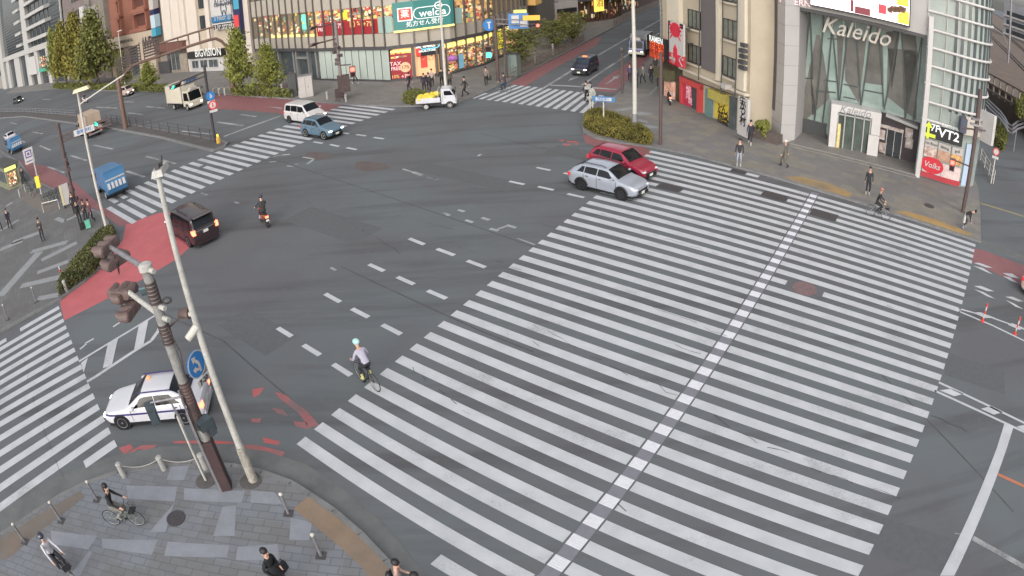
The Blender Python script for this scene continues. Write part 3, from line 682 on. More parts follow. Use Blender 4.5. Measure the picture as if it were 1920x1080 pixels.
# glass of second storey (thin tinted strips between fins are left open to the lit rooms); white ground floor panels
PANE_W = mat('frosted white panel', S(192, 202, 194, .64), .25, coat=.3, var=.06, vs=.6)
b = MB(); ul, ur = uX(600, 130), uX(731, 125); npn = 10
for i in range(npn):
    a_ = ul+(ur-ul)*i/npn+.05; c_ = ul+(ur-ul)*(i+1)/npn-.05; W.box(b, a_, c_, .35, vy['p']-.15, -.1, 0)
b.build('frosted_panel', PANE_W, tw)
b = MB(); W.box(b, 0, ul-.1, .35, vy['p']-.15, -.9, -.6); b.build('recessed_entrance', GLASS_G, tw)
b = MB()
for px in (497, 520, 548, 553, 575, 590): u = uX(px, 115); W.box(b, u-.15, u+.15, .35, vy['p']-.15, -.8, -.2)
W.box(b, uX(553, 115), uX(575, 115), vy['p']-1.2, vy['p']-.9, -.6, -.1); b.build('entrance_frame', ALU, tw)
# ground floor shop, lit
u0, u1 = ur+.1, uX(945, 100)
b = MB(); W.box(b, u0, W.len-1, .1, vy['p']-.15, -.9, -.85); b.build('lit_interior', LITW, tw)
goods(W, uX(733, 125), uX(764, 125), 2.6, vy['p']-1, 'shop_display', tw, 45, sz=(.2, .6), sh=(.1, .4))
goods(W, uX(838, 100), u1, .3, vy['p']-.9, 'shop_display', tw, 520, sz=(.12, .55), sh=(.1, .35))
b = MB()
for v in (1.1, 1.9, 2.7, 3.5): W.box(b, uX(838, 100), u1, v, v+.06, -.8, -.25)
b.build('shelf', DGREY, tw)
b = MB(); W.box(b, u0, uX(774, 95), vy['p']-.75, vy['p']-.35, -.6, -.15); W.box(b, uX(828, 88), W.len-1, vy['p']-.75, vy['p']-.3, -.6, -.15); b.build('light_strip', LITY, tw)
b = MB(); W.box(b, uX(731.5, 125), uX(772, 125), .35, 3.3, -.25, -.15); b.build('tax_free_poster', RB, tw)
wtxt('TAX', 741, 120, .62, PINKW, w=-.1); wtxt('FREE', 742, 129, .56, PINKW, w=-.1, sx=.9); wtxt('10%', 741, 144, .5, GOLD, w=-.1); wtxt('+7%', 761, 143, .55, PINKW, w=-.1)
b = MB(); u, v = W.uv(760, 126, -.1); m_ = W.M(u, v, -.13); b.lathe((0, 0, 0), [(.001, 0), (.56, 0), (.56, .05), (.001, .05)], n=24); b.v = [tuple(m_ @ Vector(p)) for p in b.v]; b.build('round_badge', glow('cream badge', 214, 180, 140, .4), tw)
wtxt('17%', 760, 126, .52, RB, w=-.05)
# entrance: open warm vestibule
b = MB(); W.box(b, uX(777, 120), uX(818, 120), .13, 4.0, -.8, -.5); b.build('entrance_door', glow('peach vestibule', 232, 178, 132, .7), tw)
b = MB(); W.box(b, uX(790, 120), uX(803, 120), 1.2, 3.0, -.5, -.4); b.build('red_notice', glow('red notice', 214, 70, 62, .6), tw); goods(W, uX(792, 120), uX(815, 118), 2.0, 3.9, 'shop_display', tw, 30, dep=(-.5, -.4), sz=(.1, .3), sh=(.1, .2))
b = MB()
for px in (774, 777, 820, 828, 833): u = uX(px, 118); W.box(b, u-.1, u+.1, .13, vy['p']-.15, -.4, .05)
for i in range(9): u = uX(838, 100)+(u1-uX(838, 100))*i/8; W.box(b, u-.05, u+.05, .13, vy['p']-.15, -.3, .02)
b.build('shopfront_frame', FIN, tw)
b = MB(); W.box(b, uX(781, 93), uX(822, 84), vy['p']-1.3, vy['p']-.35, -.3, -.1); b.build('entrance_sign', BLACK, tw)
CY = glow('cyan neon', 120, 214, 240, 1.2); wtxt('welcia', 806, 85, .62, glow('white neon', 236, 250, 250, 1.3), w=0); wtxt('DRUG STORE', 801, 95, .3, glow('white neon', 236, 250, 250), w=0)
def outline(F, cx, cy, hw, hh, r, w, m, par, t=.09, name='sign_outline'):
    u, v = F.uv(cx, cy, w); P = []
    for k in range(4):
        ox, oy = [(hw-r, hh-r), (-hw+r, hh-r), (-hw+r, -hh+r), (hw-r, -hh+r)][k]
        for j in range(6): t_ = math.pi/2*(k+j/5); P.append((*F.xy(u+ox+r*math.cos(t_), w), v+oy+r*math.sin(t_)))
    b = MB(); b.path(P+[P[0]], t/2, 6); return b.build(name, m, par)
outline(W, 806, 85, 1.0, .34, .3, .02, CY, tw)
b = MB(); W.box(b, uX(779, 88), uX(788, 88), vy['p']-1.2, vy['p']-.4, -.1, 0); b.build('red_logo_panel', glow('red logo', 226, 60, 44, .9), tw); wtxt('薬', 783.5, 88, .42, glow('white neon', 236, 250, 250), w=.02)
# big teal sign on second storey
ua, ub = uX(738, 32), uX(848, 30)
b = MB(); W.box(b, ua, ub, vy['b']+.25, vy['w']+.2, .23, .3); sg = b.build('sign_board', glow('teal sign', 62, 128, 124, .28), tw)
b = MB(); W.box(b, ua, ub, vy['b']+.02, vy['b']+.22, .23, .34); b.build('light_strip', LITY, tw)
SW = glow('sign white', 236, 240, 238, .55)
wtxt('welcia', 811, 23, 1.15, SW, w=.33, bold=.03); outline(W, 809.5, 22, 1.85, .62, .55, .36, SW, tw, .1)
wtxt('処方せん受付', 797, 42, .66, SW, w=.33); 
b = MB(); u, v = W.uv(759, 27, .3); W.box(b, u-.74, u+.74, v-.74, v+.74, .3, .34, 0); W.box(b, u-.62, u+.62, v-.62, v+.62, .34, .37, 1); b.build('logo_panel', [SW, glow('red logo', 226, 60, 44)], tw); wtxt('薬', 759, 27, .95, SW, w=.39)
b = MB(); u, v = W.uv(821, 10, .4); P = [(*W.xy(u+.36*math.cos(t*math.pi/8), .4), v+.36*math.sin(t*math.pi/8)) for t in range(17)]; b.path(P, .06, 6); b.ell((*W.xy(u, .4), v), (.12, .12, .12)); b.build('round_emblem', SW, tw)
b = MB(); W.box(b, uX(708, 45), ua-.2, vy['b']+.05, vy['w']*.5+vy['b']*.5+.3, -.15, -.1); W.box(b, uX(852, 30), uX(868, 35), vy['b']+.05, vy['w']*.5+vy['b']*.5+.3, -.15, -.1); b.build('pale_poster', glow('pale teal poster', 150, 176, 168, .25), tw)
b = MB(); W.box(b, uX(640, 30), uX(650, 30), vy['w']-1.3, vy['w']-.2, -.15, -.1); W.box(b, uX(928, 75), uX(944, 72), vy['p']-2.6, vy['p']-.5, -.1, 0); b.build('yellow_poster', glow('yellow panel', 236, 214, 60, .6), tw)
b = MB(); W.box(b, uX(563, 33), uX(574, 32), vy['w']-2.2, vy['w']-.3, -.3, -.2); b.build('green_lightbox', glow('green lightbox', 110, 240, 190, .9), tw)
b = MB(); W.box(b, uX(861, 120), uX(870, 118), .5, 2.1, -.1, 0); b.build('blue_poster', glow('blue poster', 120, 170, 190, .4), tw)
b = MB(); b.ell((*W.xy(uX(848, 122), .1), 1.9), (.6, .3, .36)); b.build('purple_balloon_sign', glow('purple sign', 150, 90, 150, .3), tw)
root(tw)
# ============================================================ row on the left: four blocks and a tower along one building line
L0 = np.array([-35.3, 93.4]); dL = (np.array([-134.4, 164.1])-L0); dL /= np.linalg.norm(dL)
FL = Fac([L0+dL*185, L0])
def ux(px, py): return FL.uv(px, py)[0]
nL = FL.n[0]
def block(name, label, ua, ub, h, m, dep=18):
    t = thing(name, label, 'building', (*FL.xy((ua+ub)/2), 0)); a, c = FL.xy(ua), FL.xy(ub)
    body([a, c, c-nL*dep, a-nL*dep], h, 'wall', m, t); return t
def vpx(px, py): return FL.uv(px, py)[1]
# cream block beside the drugstore (dental signboards)
CREAM = mat('cream render', S(190, 176, 158, .74), .75, var=.08, vs=.5); CREAM2 = mat('pale cream pilaster', S(208, 196, 184, .76), .7, var=.06, vs=.6)
a_, c_ = ux(351, 60), ux(474, 60)
t = block('office_building', 'cream office block with dental clinic signboards and vertical blue sign', a_, c_, 30, CREAM)
b = MB()
for p, q in ((351, 376), (392, 400), (462, 474)):
    FL.box(b, ux(p, 60), ux(q, 60), .1, 30, 0, .5)
b.build('pilaster', CREAM2, t)
for v in np.arange(7.5, 29, 3.6):
    for p, q in ((377, 391), (401, 414)): window(FL, t, ux(p, 60)+.2, ux(q, 60)-.2, v, v+2.2, mull=0, fm=FRAME)
b = MB(); FL.box(b, ux(363, 115), ux(425, 110), vpx(395, 105), vpx(395, 92), 0, 1.1); b.build('shop_fascia', BLACK, t)
text('BIGVISION', 1.9, FL.M(*FL.uv(389, 99, 1.15), 1.15), glow('white letters', 230, 230, 224, .35), t, bold=.04, sx=1.0)
b = MB(); FL.box(b, ux(363, 125), ux(425, 115), .1, vpx(395, 106), 0, .7); b.build('shopfront', WHT, t)
for p, q in ((367, 379), (383, 396), (399, 416)): window(FL, t, ux(p, 120), ux(q, 118), .8, vpx(395, 110), GLASS_G, WHT, w=.74, dep=.8)
b = MB(); FL.box(b, ux(402, 15), ux(440, 10), vpx(420, 28), vpx(420, -25), 0, .8, 0); FL.box(b, ux(404, 30), ux(441, 25), vpx(420, 39), vpx(420, 27.5), 0, .85, 1); FL.box(b, ux(405, 45), ux(442, 40), vpx(420, 43), vpx(420, 40.5), 0, .85, 2); FL.box(b, ux(408, 48), ux(440, 45), vpx(420, 53), vpx(420, 44), 0, .8, 3)
b.build('signboard', [WHT, mat('sign blue', S(40, 106, 150, .8), .5), WHT, DGREY], t)
INK = mat('sign ink', S(70, 80, 90, .7), .6)
text('ALESSIA', 1.7, FL.M(*FL.uv(418, 3, .85), .85), INK, t); text('DENTAL CLINIC', .8, FL.M(*FL.uv(419, 8, .85), .85), INK, t)
text('3 Floor 診療', 1.3, FL.M(*FL.uv(421, 32, .9), .9), WHT, t); text('Dr.stretch', 1.7, FL.M(*FL.uv(424, 48.5, .85), .85), WHT, t, bold=.04)
u, v = FL.uv(419, 17, .86); b = MB(); b.path([(*FL.xy(u+x*1.1, .86), v+z*1.1) for x, z in ((-.5, -.9), (-.75, 0), (-.6, .8), (0, .55), (.6, .8), (.75, 0), (.5, -.9), (.15, -.2), (-.15, -.2), (-.5, -.9))], .08, 5); b.build('tooth_emblem', INK, t)
b = MB(); FL.box(b, ux(449, 20), ux(461, 18), vpx(455, 74), vpx(455, -30), 0, 1.2, 0); FL.box(b, ux(450, 5), ux(460, 5), vpx(455, 14), vpx(455, -20), 1.2, 1.25, 1); FL.box(b, ux(451, 35), ux(460, 34), vpx(455, 48), vpx(455, 25), 1.2, 1.26, 2)
FL.box(b, ux(451, 62), ux(460, 60), vpx(455, 68), vpx(455, 52), 1.2, 1.25, 3)
b.build('vertical_sign', [mat('navy sign', S(40, 44, 84, .8), .5), mat('sign teal', S(70, 150, 176, .8), .5), mat('sign red', S(204, 66, 66, .85), .5), mat('sign pale blue', S(120, 150, 186, .8), .5)], t)
root(t)
# striped block with vertical cream fins
a_, c_ = ux(296, 60), ux(350.5, 60)
t = block('office_building', 'block with tall cream vertical fins over a dark brown shop fascia', a_, c_, 32, mat('dark recessed wall', S(112, 100, 92, .7), .6, var=.2, vs=.4))
b = MB()
for px in np.linspace(313, 346, 5): FL.box(b, ux(px, 50)-.0, ux(px, 50)+2.0, vpx(330, 76), 32, 0, .9)
b.build('vertical_fin', CREAM2, t)
BR = mat('brown fascia', S(112, 74, 66, .74), .6, var=.15, vs=1)
b = MB(); FL.box(b, a_, c_, vpx(325, 93), vpx(325, 78), 0, 1.3); b.build('fascia', BR, t)
b = MB(); FL.box(b, a_+1, c_, .1, vpx(325, 101), 0, .6); b.build('shopfront', mat('shop tan', S(156, 144, 130, .7), .6, var=.3, vs=1.5), t)
for p, q in ((323, 329), (331, 337), (339, 345)): window(FL, t, ux(p, 135), ux(q, 133), .6, 5, GLASS, ALU, w=.64, dep=.7, mull=2)
b = MB(); FL.box(b, ux(306, 125), ux(326, 122), .1, vpx(315, 113), .6, 1.0); b.build('dark_shutter', DGREY, t)
b = MB()
for i, (y0, y1) in enumerate(((14, -20), (24, 15), (49, 25), (65, 50))): FL.box(b, ux(292, 20)+.6*0, ux(300, 20), vpx(297, y1 if False else y0), vpx(297, y1), .2, 1.4, i)
b.build('projecting_sign', [OFFW, mat('navy sign', S(40, 44, 84)), mat('sign grey blue', S(176, 196, 206, .8), .5), mat('sign teal', S(70, 150, 176))], t)
root(t)
# red brick-coloured hotel
a_, c_ = ux(208, 60), ux(295.5, 60)
TERR = mat('terracotta render', S(152, 98, 80, .66), .8, var=.12, vs=.4)
t = block('hotel_building', 'terracotta red hotel with recessed balconies and beige ground floor', a_, c_, 34, TERR)
vb, vt = vpx(250, 72), vpx(250, 62)
b = MB(); FL.box(b, a_, c_, vpx(250, 84), vt, 0, 1.2); FL.box(b, a_, ux(222, 90), .1, vt, 0, 1.0); FL.box(b, ux(268, 100), c_, .1, vt, 0, 1.15); FL.box(b, ux(241, 95), ux(246, 95), .1, vt, 0, .9); b.build('ground_floor_front', mat('beige stone', S(178, 162, 144, .76), .7, var=.1, vs=.8), t)
b = MB(); FL.box(b, ux(246, 100), ux(267, 100), .1, vpx(250, 85), .02, .3); b.build('lobby_glazing', GLASS_G, t)
text('WPU', 4.0, FL.M(*FL.uv(281, 82, 1.3), 1.3), BLACK, t, sx=.75, bold=.03, name='lettering'); 
text('SHINJUKU HOTEL', 1.0, FL.M(*FL.uv(236, 77, 1.3), 1.3), BLACK, t)
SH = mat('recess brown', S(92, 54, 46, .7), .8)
for v in np.arange(vt+1.2, 32, 4.1):
    for p, q in ((249, 256), (258, 280), (222, 231)):
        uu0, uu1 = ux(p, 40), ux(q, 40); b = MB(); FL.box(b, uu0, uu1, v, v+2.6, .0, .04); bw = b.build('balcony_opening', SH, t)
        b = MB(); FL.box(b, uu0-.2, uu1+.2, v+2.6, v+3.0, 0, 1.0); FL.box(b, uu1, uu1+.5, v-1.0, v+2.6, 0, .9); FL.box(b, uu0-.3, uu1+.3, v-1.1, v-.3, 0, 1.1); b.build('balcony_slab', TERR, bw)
root(t)
# grey-brown block behind the trees
a_, c_ = ux(122, 60), ux(207, 60)
t = block('office_building', 'grey brown block behind the roadside trees with white vertical signs', a_, c_, 36, mat('taupe render', S(120, 108, 106, .74), .75, var=.15, vs=.4))
for v in np.arange(11, 34, 5.2):
    for p in (138, 143, 148, 153, 190, 195): window(FL, t, ux(p, 40), ux(p+3, 40), v, v+2.6, GLASS, FRAME, mull=0)
b = MB(); FL.box(b, ux(158, 20), ux(165, 20), vpx(162, 38), vpx(162, 9), 0, 1.5, 0); FL.box(b, ux(175, 20), ux(182, 20), vpx(178, 44), vpx(178, 9), 0, 1.5, 0); b.build('vertical_sign', WHT, t)
for s_, y in zip('ABC', (14, 22, 30)): pass
text('O', 3.4, FL.M(*FL.uv(161.5, 17, 1.55), 1.55), INK, t, bold=.05); text('Z', 3.2, FL.M(*FL.uv(162.5, 27, 1.55), 1.55), INK, t, bold=.05)
b = MB(); FL.box(b, ux(166, 40), ux(174, 40), 4, 36, 0, .6); FL.box(b, ux(196, 40), ux(207, 40), 0, 36, 0, 1.4); b.build('service_shaft', mat('grey shaft', S(132, 124, 116, .74), .7, var=.25, vs=.5), t)
root(t)
# glass and white tower at far left
a_, c_ = ux(2, 100), ux(119, 60)
t = block('office_tower', 'tall dark glass tower with white frame and deep white balconies, leftmost building', a_, c_, 60, mat('tower glass', S(48, 60, 74, .45), .12, coat=.4, var=.35, vs=.3))
TWH = mat('tower white', S(206, 204, 200, .58), .5, var=.06, vs=.6)
vb = vpx(60, 98)
b = MB(); FL.box(b, a_, c_+.4, vb, vpx(60, 88), 0, 1.2); FL.box(b, c_-.1, c_+.5, 0, 60, 0, .5); FL.box(b, ux(46, 50), ux(55, 50), vb, 60, 0, 1.3); FL.box(b, a_-.3, ux(9, 100), 0, 60, 0, 1.4)
for p, q in ((16, 21), (32, 42), (54, 61), (72, 78), (94, 99)): FL.box(b, ux(p, 130), ux(q, 128), 0, vb, 0, .9)
b.build('white_frame', TWH, t)
vs_ = [vpx(75, y) for y in (72, 48, 22, -4)]; stp = (vs_[-1]-vs_[0])/3
for i in range(9):
    v = vs_[0]+stp*i; b = MB(); FL.box(b, ux(55, 50), ux(96, 40), v, v+1.1, 0, 2.2); FL.box(b, ux(36, 60), ux(46, 55), v, v+1.0, 0, 2.0); b.build('balcony', TWH, t)
b = MB()
for i in range(46):
    v = vb+1.6+i*1.1; FL.box(b, ux(9, 100), ux(46, 50), v, v+.07, 0, .2); FL.box(b, ux(96, 40), c_, v, v+.07, 0, .2)
for px in np.linspace(60, 92, 5): FL.box(b, ux(px, 50), ux(px, 50)+.3, vb+2, 60, 0, .2)
b.build('louvre', mat('louvre grey', S(150, 158, 162, .7), .4, metal=.3), t)
b = MB(); FL.box(b, ux(57, 115), ux(72, 110), vpx(65, 138), vpx(65, 104), .3, 1.4); b.build('white_signboard', WHT, t)
b = MB(); FL.box(b, ux(79, 128), ux(96, 124), vpx(87, 131), vpx(87, 126), .3, 1.4); b.build('green_sign', glow('green sign', 60, 160, 130, .4), t)
goods(FL, ux(76, 115), ux(94, 110), vpx(87, 124), vpx(87, 103), 'shop_display', t, 30, dep=(.1, .3), sz=(.5, 2), sh=(.3, .8))
root(t)
# ============================================================ cream corner building on the right
P0 = G(1249, 177, .13); P1 = G(1402, 255, .13); C = Fac([P0+(P0-P1)/np.linalg.norm(P1-P0)*.6, P1])
CR = mat('corner cream render', S(182, 170, 150, .78), .75, var=.1, vs=.5, bump=.15, bs=6); CRP = mat('corner pale pilaster', S(204, 194, 176, .8), .7, var=.08, vs=.6)
t = thing('corner_building', 'cream corner building with square windows above small colourful shops', 'building', (*C.xy(C.len/2), 0))
sd = np.array(TN(-.316, .949))
nC = C.n[0]
body([C.P[0], C.P[1], C.P[1]-nC*14, C.P[0]+sd*30-nC*5, C.P[0]+sd*30], 30, 'wall', CR, t)
def cu(px, py): return C.uv(px, py)[0]
def cv(px, py): return C.uv(px, py)[1]
b = MB()
for p, q, w_ in ((1259, 1281, .45), (1349, 1354, .35), (1388, 1402, .3)): C.box(b, cu(p, 60), cu(q, 60), cv(1300, 130), 30, 0, w_)
b.build('pilaster', CRP, t)
b = MB(); C.box(b, cu(1318, 60), cu(1347, 60), cv(1330, 132), 30, 0, .18); b.build('grey_strip', mat('grey strip', S(108, 102, 102, .74), .7, var=.1, vs=1), t)
vv = [(cv(1302, 117), cv(1302, 85)), (cv(1302, 52), cv(1302, 22))]; dv = vv[1][0]-vv[0][0]
GWIN = mat('pale green window', S(128, 132, 122, .66), .15, coat=.3, var=.3, vs=2)
for i in range(6):
    v = vv[0][0]+dv*i
    if v+2 < 29:
        window(C, t, cu(1292, 70), cu(1314, 70), v, v+vv[0][1]-vv[0][0], GWIN, FRAME, mull=2, t=.05); window(C, t, cu(1357, 80), cu(1384, 80), v, v+vv[0][1]-vv[0][0], GWIN, FRAME, mull=2, t=.05)
        b = MB(); C.box(b, cu(1291, 70), cu(1315, 70), v-.25, v-.12, 0, .3); C.box(b, cu(1356, 80), cu(1385, 80), v-.25, v-.12, 0, .3); b.build('window_sill', CRP, t)
vs1 = cv(1330, 147)
b = MB(); C.box(b, cu(1281, 160), C.len, vs1-.05, vs1+.12, 0, .5); b.build('string_course', CRP, t)
PK = mat('pink shutter', S(190, 60, 84, .8), .5, var=.25, vs=3)
b = MB(); C.box(b, cu(1281, 170), cu(1284, 170), .1, cv(1284, 145), 0, .4); C.box(b, cu(1313.5, 185), cu(1318.5, 190), .1, cv(1316, 160), 0, .4); C.box(b, cu(1281, 170), cu(1318.5, 190), cv(1300, 160), cv(1300, 150), 0, .42); b.build('red_shop_surround', mat('red surround', S(190, 70, 70, .8), .5), t)
b = MB(); C.box(b, cu(1284, 170), cu(1299, 180), .1, cv(1295, 157), .0, .2); b.build('pink_poster', PK, t)
for i, (x, y, s_) in enumerate(((1291, 170, .9), (1290, 180, .8), (1294, 190, .7))): text('焼肉'[i % 2], s_, C.M(*C.uv(x, y, .22), .22), mat('poster pale', S(230, 180, 190), .5), t)
b = MB(); C.box(b, cu(1299, 180), cu(1313.5, 190), .1, cv(1306, 163), .0, .12); b.build('grey_shutter', DGREY, t)
b = MB(); C.box(b, cu(1326, 200), cu(1337, 205), .1, cv(1331, 168), 0, .25); b.build('teal_door', mat('teal door', S(108, 136, 134, .74), .5, var=.15, vs=2), t)
YEL = mat('yellow shutter', S(206, 182, 66, .78), .55, var=.12, vs=2)
b = MB(); C.box(b, cu(1343, 215), cu(1366, 225), .35, cv(1355, 190), 0, .2, 0); C.box(b, cu(1338, 180), cu(1368, 190), cv(1355, 190), cv(1355, 172), 0, .6, 1); b.build('yellow_shutter', [YEL, mat('yellow canopy', S(178, 164, 84, .76), .6, var=.2, vs=2)], t)
INKD = mat('black ink', S(44, 36, 34, .6), .6)
for s_, x, y in (('と', 1350, 205), ('ん', 1358, 207), ('か', 1351, 217), ('つ', 1359, 219), ('亭', 1351, 227), ('食', 1360, 231)): text(s_, 1.0, C.M(*C.uv(x, y, .22), .22), INKD, t, bold=.02)
b = MB(); C.box(b, cu(1372, 225), cu(1381, 230), .1, cv(1375, 180), 0, .3); b.build('glass_door', GLASS_G, t)
b = MB(); C.box(b, cu(1369, 160), cu(1378, 162), cv(1372, 165), cv(1372, 156), .3, .9); b.build('air_conditioner', OFFW, t)
b = MB()
for x, y in ((1320, 150), (1362, 175), (1388, 190)): u, v = C.uv(x, y); b.path([(*C.xy(u, .55), v), (*C.xy(u+.4, .6), 15)], .05, 6); 
b.path([(*C.xy(cu(1285, 140), .5), cv(1285, 140)), (*C.xy(cu(1330, 152), .52), cv(1330, 158)), (*C.xy(cu(1385, 170), .5), cv(1385, 178))], .05, 6); b.build('wall_pipe', DGREY, t)
b = MB(); u = cu(1398, 130); 
for k in range(5): C.box(b, u-.3+.05*k, u+.5, cv(1398, 130)+k*.45, cv(1398, 130)+k*.45+.3, .2, .5+.1*(k % 2))
b.build('meter_box', DGREY, t)
# white vertical sign with black brush lettering
b = MB(); C.box(b, C.uv(1384, 200, 1.15)[0], C.uv(1401.5, 210, 1.15)[0], C.uv(1392, 255, 1.15)[1], C.uv(1392, 183, 1.15)[1], .9, 1.15, 0); vs = b.build('white_vertical_sign', WHT, t)
for i, s_ in enumerate('牛かつと村'): text(s_, .85, C.M(*C.uv(1392.5, 190+i*9.5, 1.17), 1.17), INKD, t, bold=.02)
# pilaster-left dark restaurant front and its boards
b = MB(); C.box(b, .1, cu(1280, 160), .1, cv(1262, 120), 0, .25, 0); b.build('dark_restaurant_front', mat('olive dark front', S(74, 72, 58, .66), .6, var=.4, vs=2.5), t)
b = MB(); C.box(b, cu(1254, 160), cu(1271, 165), cv(1262, 182), cv(1262, 150), .25, .5); b.build('orange_banner', mat('orange banner', S(214, 116, 64, .8), .5, var=.5, vs=2.2, col2=S(220, 200, 190)), t)
b = MB(); C.box(b, cu(1246, 140), cu(1270, 150), cv(1257, 147), cv(1257, 127), .25, 1.1); b.build('restaurant_awning', mat('olive awning', S(96, 92, 66, .7), .7, var=.5, vs=3), t)
root(t)
# projecting signs on that corner
def board(pc, pb, wdt, label, name, faces, F=C, par=None): pass
SG = thing('crab_restaurant_sign', 'tall white signboard with red crab and arrow on the corner building', 'sign', (*C.xy(cu(1267, 80), 1.3), 0))
ua, ub = C.uv(1253.5, 80, 1.3)[0], C.uv(1281, 80, 1.3)[0]; v0, v1, v2 = C.uv(1266, 122, 1.3)[1], C.uv(1266, 101, 1.3)[1], C.uv(1266, 42, 1.3)[1]
RS = mat('sign crimson', S(196, 44, 66, .85), .5)
b = MB(); C.box(b, ua, ub, v1, v2, 1.1, 1.3, 0); C.box(b, ua, ub, v0, v1, 1.1, 1.3, 1); C.box(b, ua, ua+.12, v0, v2, 1.0, 1.34, 2); C.box(b, ub-.5, ub, v1+2.4, v2, 1.3, 1.33, 2); C.box(b, ua, ua+.35, v1+2.4, v2, 1.3, 1.33, 2); b.build('board', [WHT, RS, BLACK], SG)
u, v = C.uv(1266, 56, 1.32); b = MB()
C.poly(b, [(u+.8*math.cos(a)*(1+.15*math.cos(6*a)), v+.65*math.sin(a)) for a in np.linspace(0, 6.28, 20)[:-1]], 1.3, 1.36)
for sx in (-1, 1):
    for k in range(4): C.bar(b, (u+sx*.5, v-.2*k+.2), (u+sx*(1.1-.08*k), v-.45*k+.5), .1, 1.3, 1.36)
C.poly(b, [(u-.35, v-2.5), (u-.3, v-1.7), (u, v-1.3), (u+.3, v-1.7), (u+.35, v-2.5)], 1.3, 1.36); b.build('crab_emblem', RS, SG)
text('かに', .7, C.M(u, v-3.0, 1.34), RS, SG); text('すぐ', 1.15, C.M((ua+ub)/2+.35, (v0+v1)/2, 1.34), WHT, SG, bold=.03)
b = MB(); um, vm = ua+.45, (v0+v1)/2; C.bar(b, (um-.25, vm), (um+.25, vm), .16, 1.3, 1.35); C.poly(b, [(um+.15, vm-.35), (um+.55, vm), (um+.15, vm+.35)], 1.3, 1.35); b.build('arrow', WHT, SG)
b = MB()
for v in (v1+1, v2-.5): C.box(b, ua+.5, ua+.62, v, v+.1, 0, 1.1); C.box(b, ub-.6, ub-.5, v, v+.1, 0, 1.1)
b.build('bracket', DGREY, SG); root(SG)
SG = thing('ramen_sign', 'orange illuminated ramen sign projecting over the side street', 'sign', (*C.xy(cu(1240, 80), 1.3), 0))
ua, ub = C.uv(1218, 90, 1.5)[0], C.uv(1245, 90, 1.5)[0]; v0, v1, v2 = C.uv(1231, 110, 1.5)[1], C.uv(1231, 79, 1.5)[1], C.uv(1231, 73, 1.5)[1]
b = MB(); C.box(b, ua, ub, v0, v1, 1.2, 1.5, 0); C.box(b, ua-.1, ub+.1, v1, v2+.15, 1.15, 1.55, 1); C.box(b, ua-.08, ua, v0, v1, 1.15, 1.53, 1); C.box(b, ub, ub+.08, v0, v1, 1.15, 1.53, 1); b.build('board', [glow('orange sign', 232, 96, 56, .7), BLACK], SG)
text('RAMEN', .75, C.M((ua+ub)/2, (v1+v2)/2+.05, 1.57), SW, SG, bold=.03)
for i in range(3):
    for j in range(3): text('麺屋中華蕎麦醤油味'[i*3+j], .95, C.M(ua+(i+.5)*(ub-ua)/3, v0+(j+.5)*(v1-v0)/3, 1.52), mat('dark red ink', S(130, 40, 30), .5), SG)
b = MB(); C.box(b, ub, cu(1262, 90), v1-.3, v1-.1, 1.0, 1.2); C.box(b, cu(1262, 90)-.1, cu(1262, 90), v1-.3, v1-.1, 0, 1.2); b.build('bracket', DGREY, SG); root(SG)
# planter, poster board between corner building and white slab
g_ = G(1436, 262, .13)
pt = thing('planter', 'dark brown stone planter with shrubs at the foot of the white slab', 'planter', (g_[0], g_[1], .13)); pd = G(1463, 271, .13)-G(1412, 254, .13); pa = ang(pd)
b = MB(); b.box((0, 0, .35), (np.linalg.norm(pd), .9, .7), pa, tap=.98); b.build('trough', mat('planter brown', S(104, 92, 88, .7), .7, var=.2, vs=3), pt)
g_ = G(1416, 244, .13); b = MB(); b.box((0, 0, 1.1), (.06, 1.5, 2.1), pa+1.2, 0); b.box((0, 0, .05), (.5, 1.2, .1), pa+1.2, 0)
MENU = mat('menu poster', S(54, 44, 44, .7), .5, var=.6, vs=3, col2=S(190, 170, 150)); wbd = thing('menu_board', 'black menu board with food photos standing behind the planter', 'sign', (g_[0], g_[1], .13))
b2 = MB(); b2.box((0, 0, 1.55), (1.5, .08, 1.3), pa, 0); b2.box((0, 0, .5), (1.4, .1, .8), pa, 1); b2.build('panel', [MENU, WHT], wbd); b2 = MB(); b2.box((-.6*math.cos(pa), -.6*math.sin(pa), .5), (.06, .14, 1.0), pa); b2.box((.6*math.cos(pa), .6*math.sin(pa), .5), (.06, .14, 1.0), pa); b2.build('leg', FRAME, wbd)
# ============================================================ pachinko hall with white slab, glass front and curved tower
SLAB = mat('white stone panel', S(206, 202, 200, .52), .55, var=.06, vs=.4)
t = thing('pachinko_building', 'glass fronted pachinko hall with white slab, screen and curved ringed tower', 'building', (*TN(-6, 50), 0))
KF = Fac([TN(-11.6, 49.0), TN(1.7, 49.0), *[TN(1.7+2.6*math.sin(a), 51.6-2.6*math.cos(a)) for a in np.linspace(.35, math.pi/2, 5)], TN(4.3, 66)])
KG = Fac([TN(-11.6, 51.7), TN(-.9, 51.7)])
sA, sB, sC = G(1430, 239, .13), G(1463, 267, .13), G(1489, 266.5, .13)
b = MB(); b.prism([tuple(sA), tuple(sB), tuple(sC), tuple(sC+N*4), tuple(sA+N*6)], 0, 30)
b.build('white_slab', SLAB, t)
S1 = Fac([sA, sB]); S2 = Fac([sB, sC])
b = MB(); S1.box(b, S1.uv(1441, 100)[0], S1.uv(1457, 100)[0], 2.2, 28, 0, .03); b.build('slit_window', mat('slit glass', S(86, 78, 84, .6), .3, var=.1), t)
b = MB()
for v in np.arange(1.5, 30, 1.55): S1.box(b, 0, S1.len, v, v+.03, 0, .012); S2.box(b, 0, S2.len, v, v+.03, 0, .012)
b.build('panel_joint', mat('joint shadow grey', S(150, 146, 146, .7), .7), t)  # thin grey joint lines between the stone panels
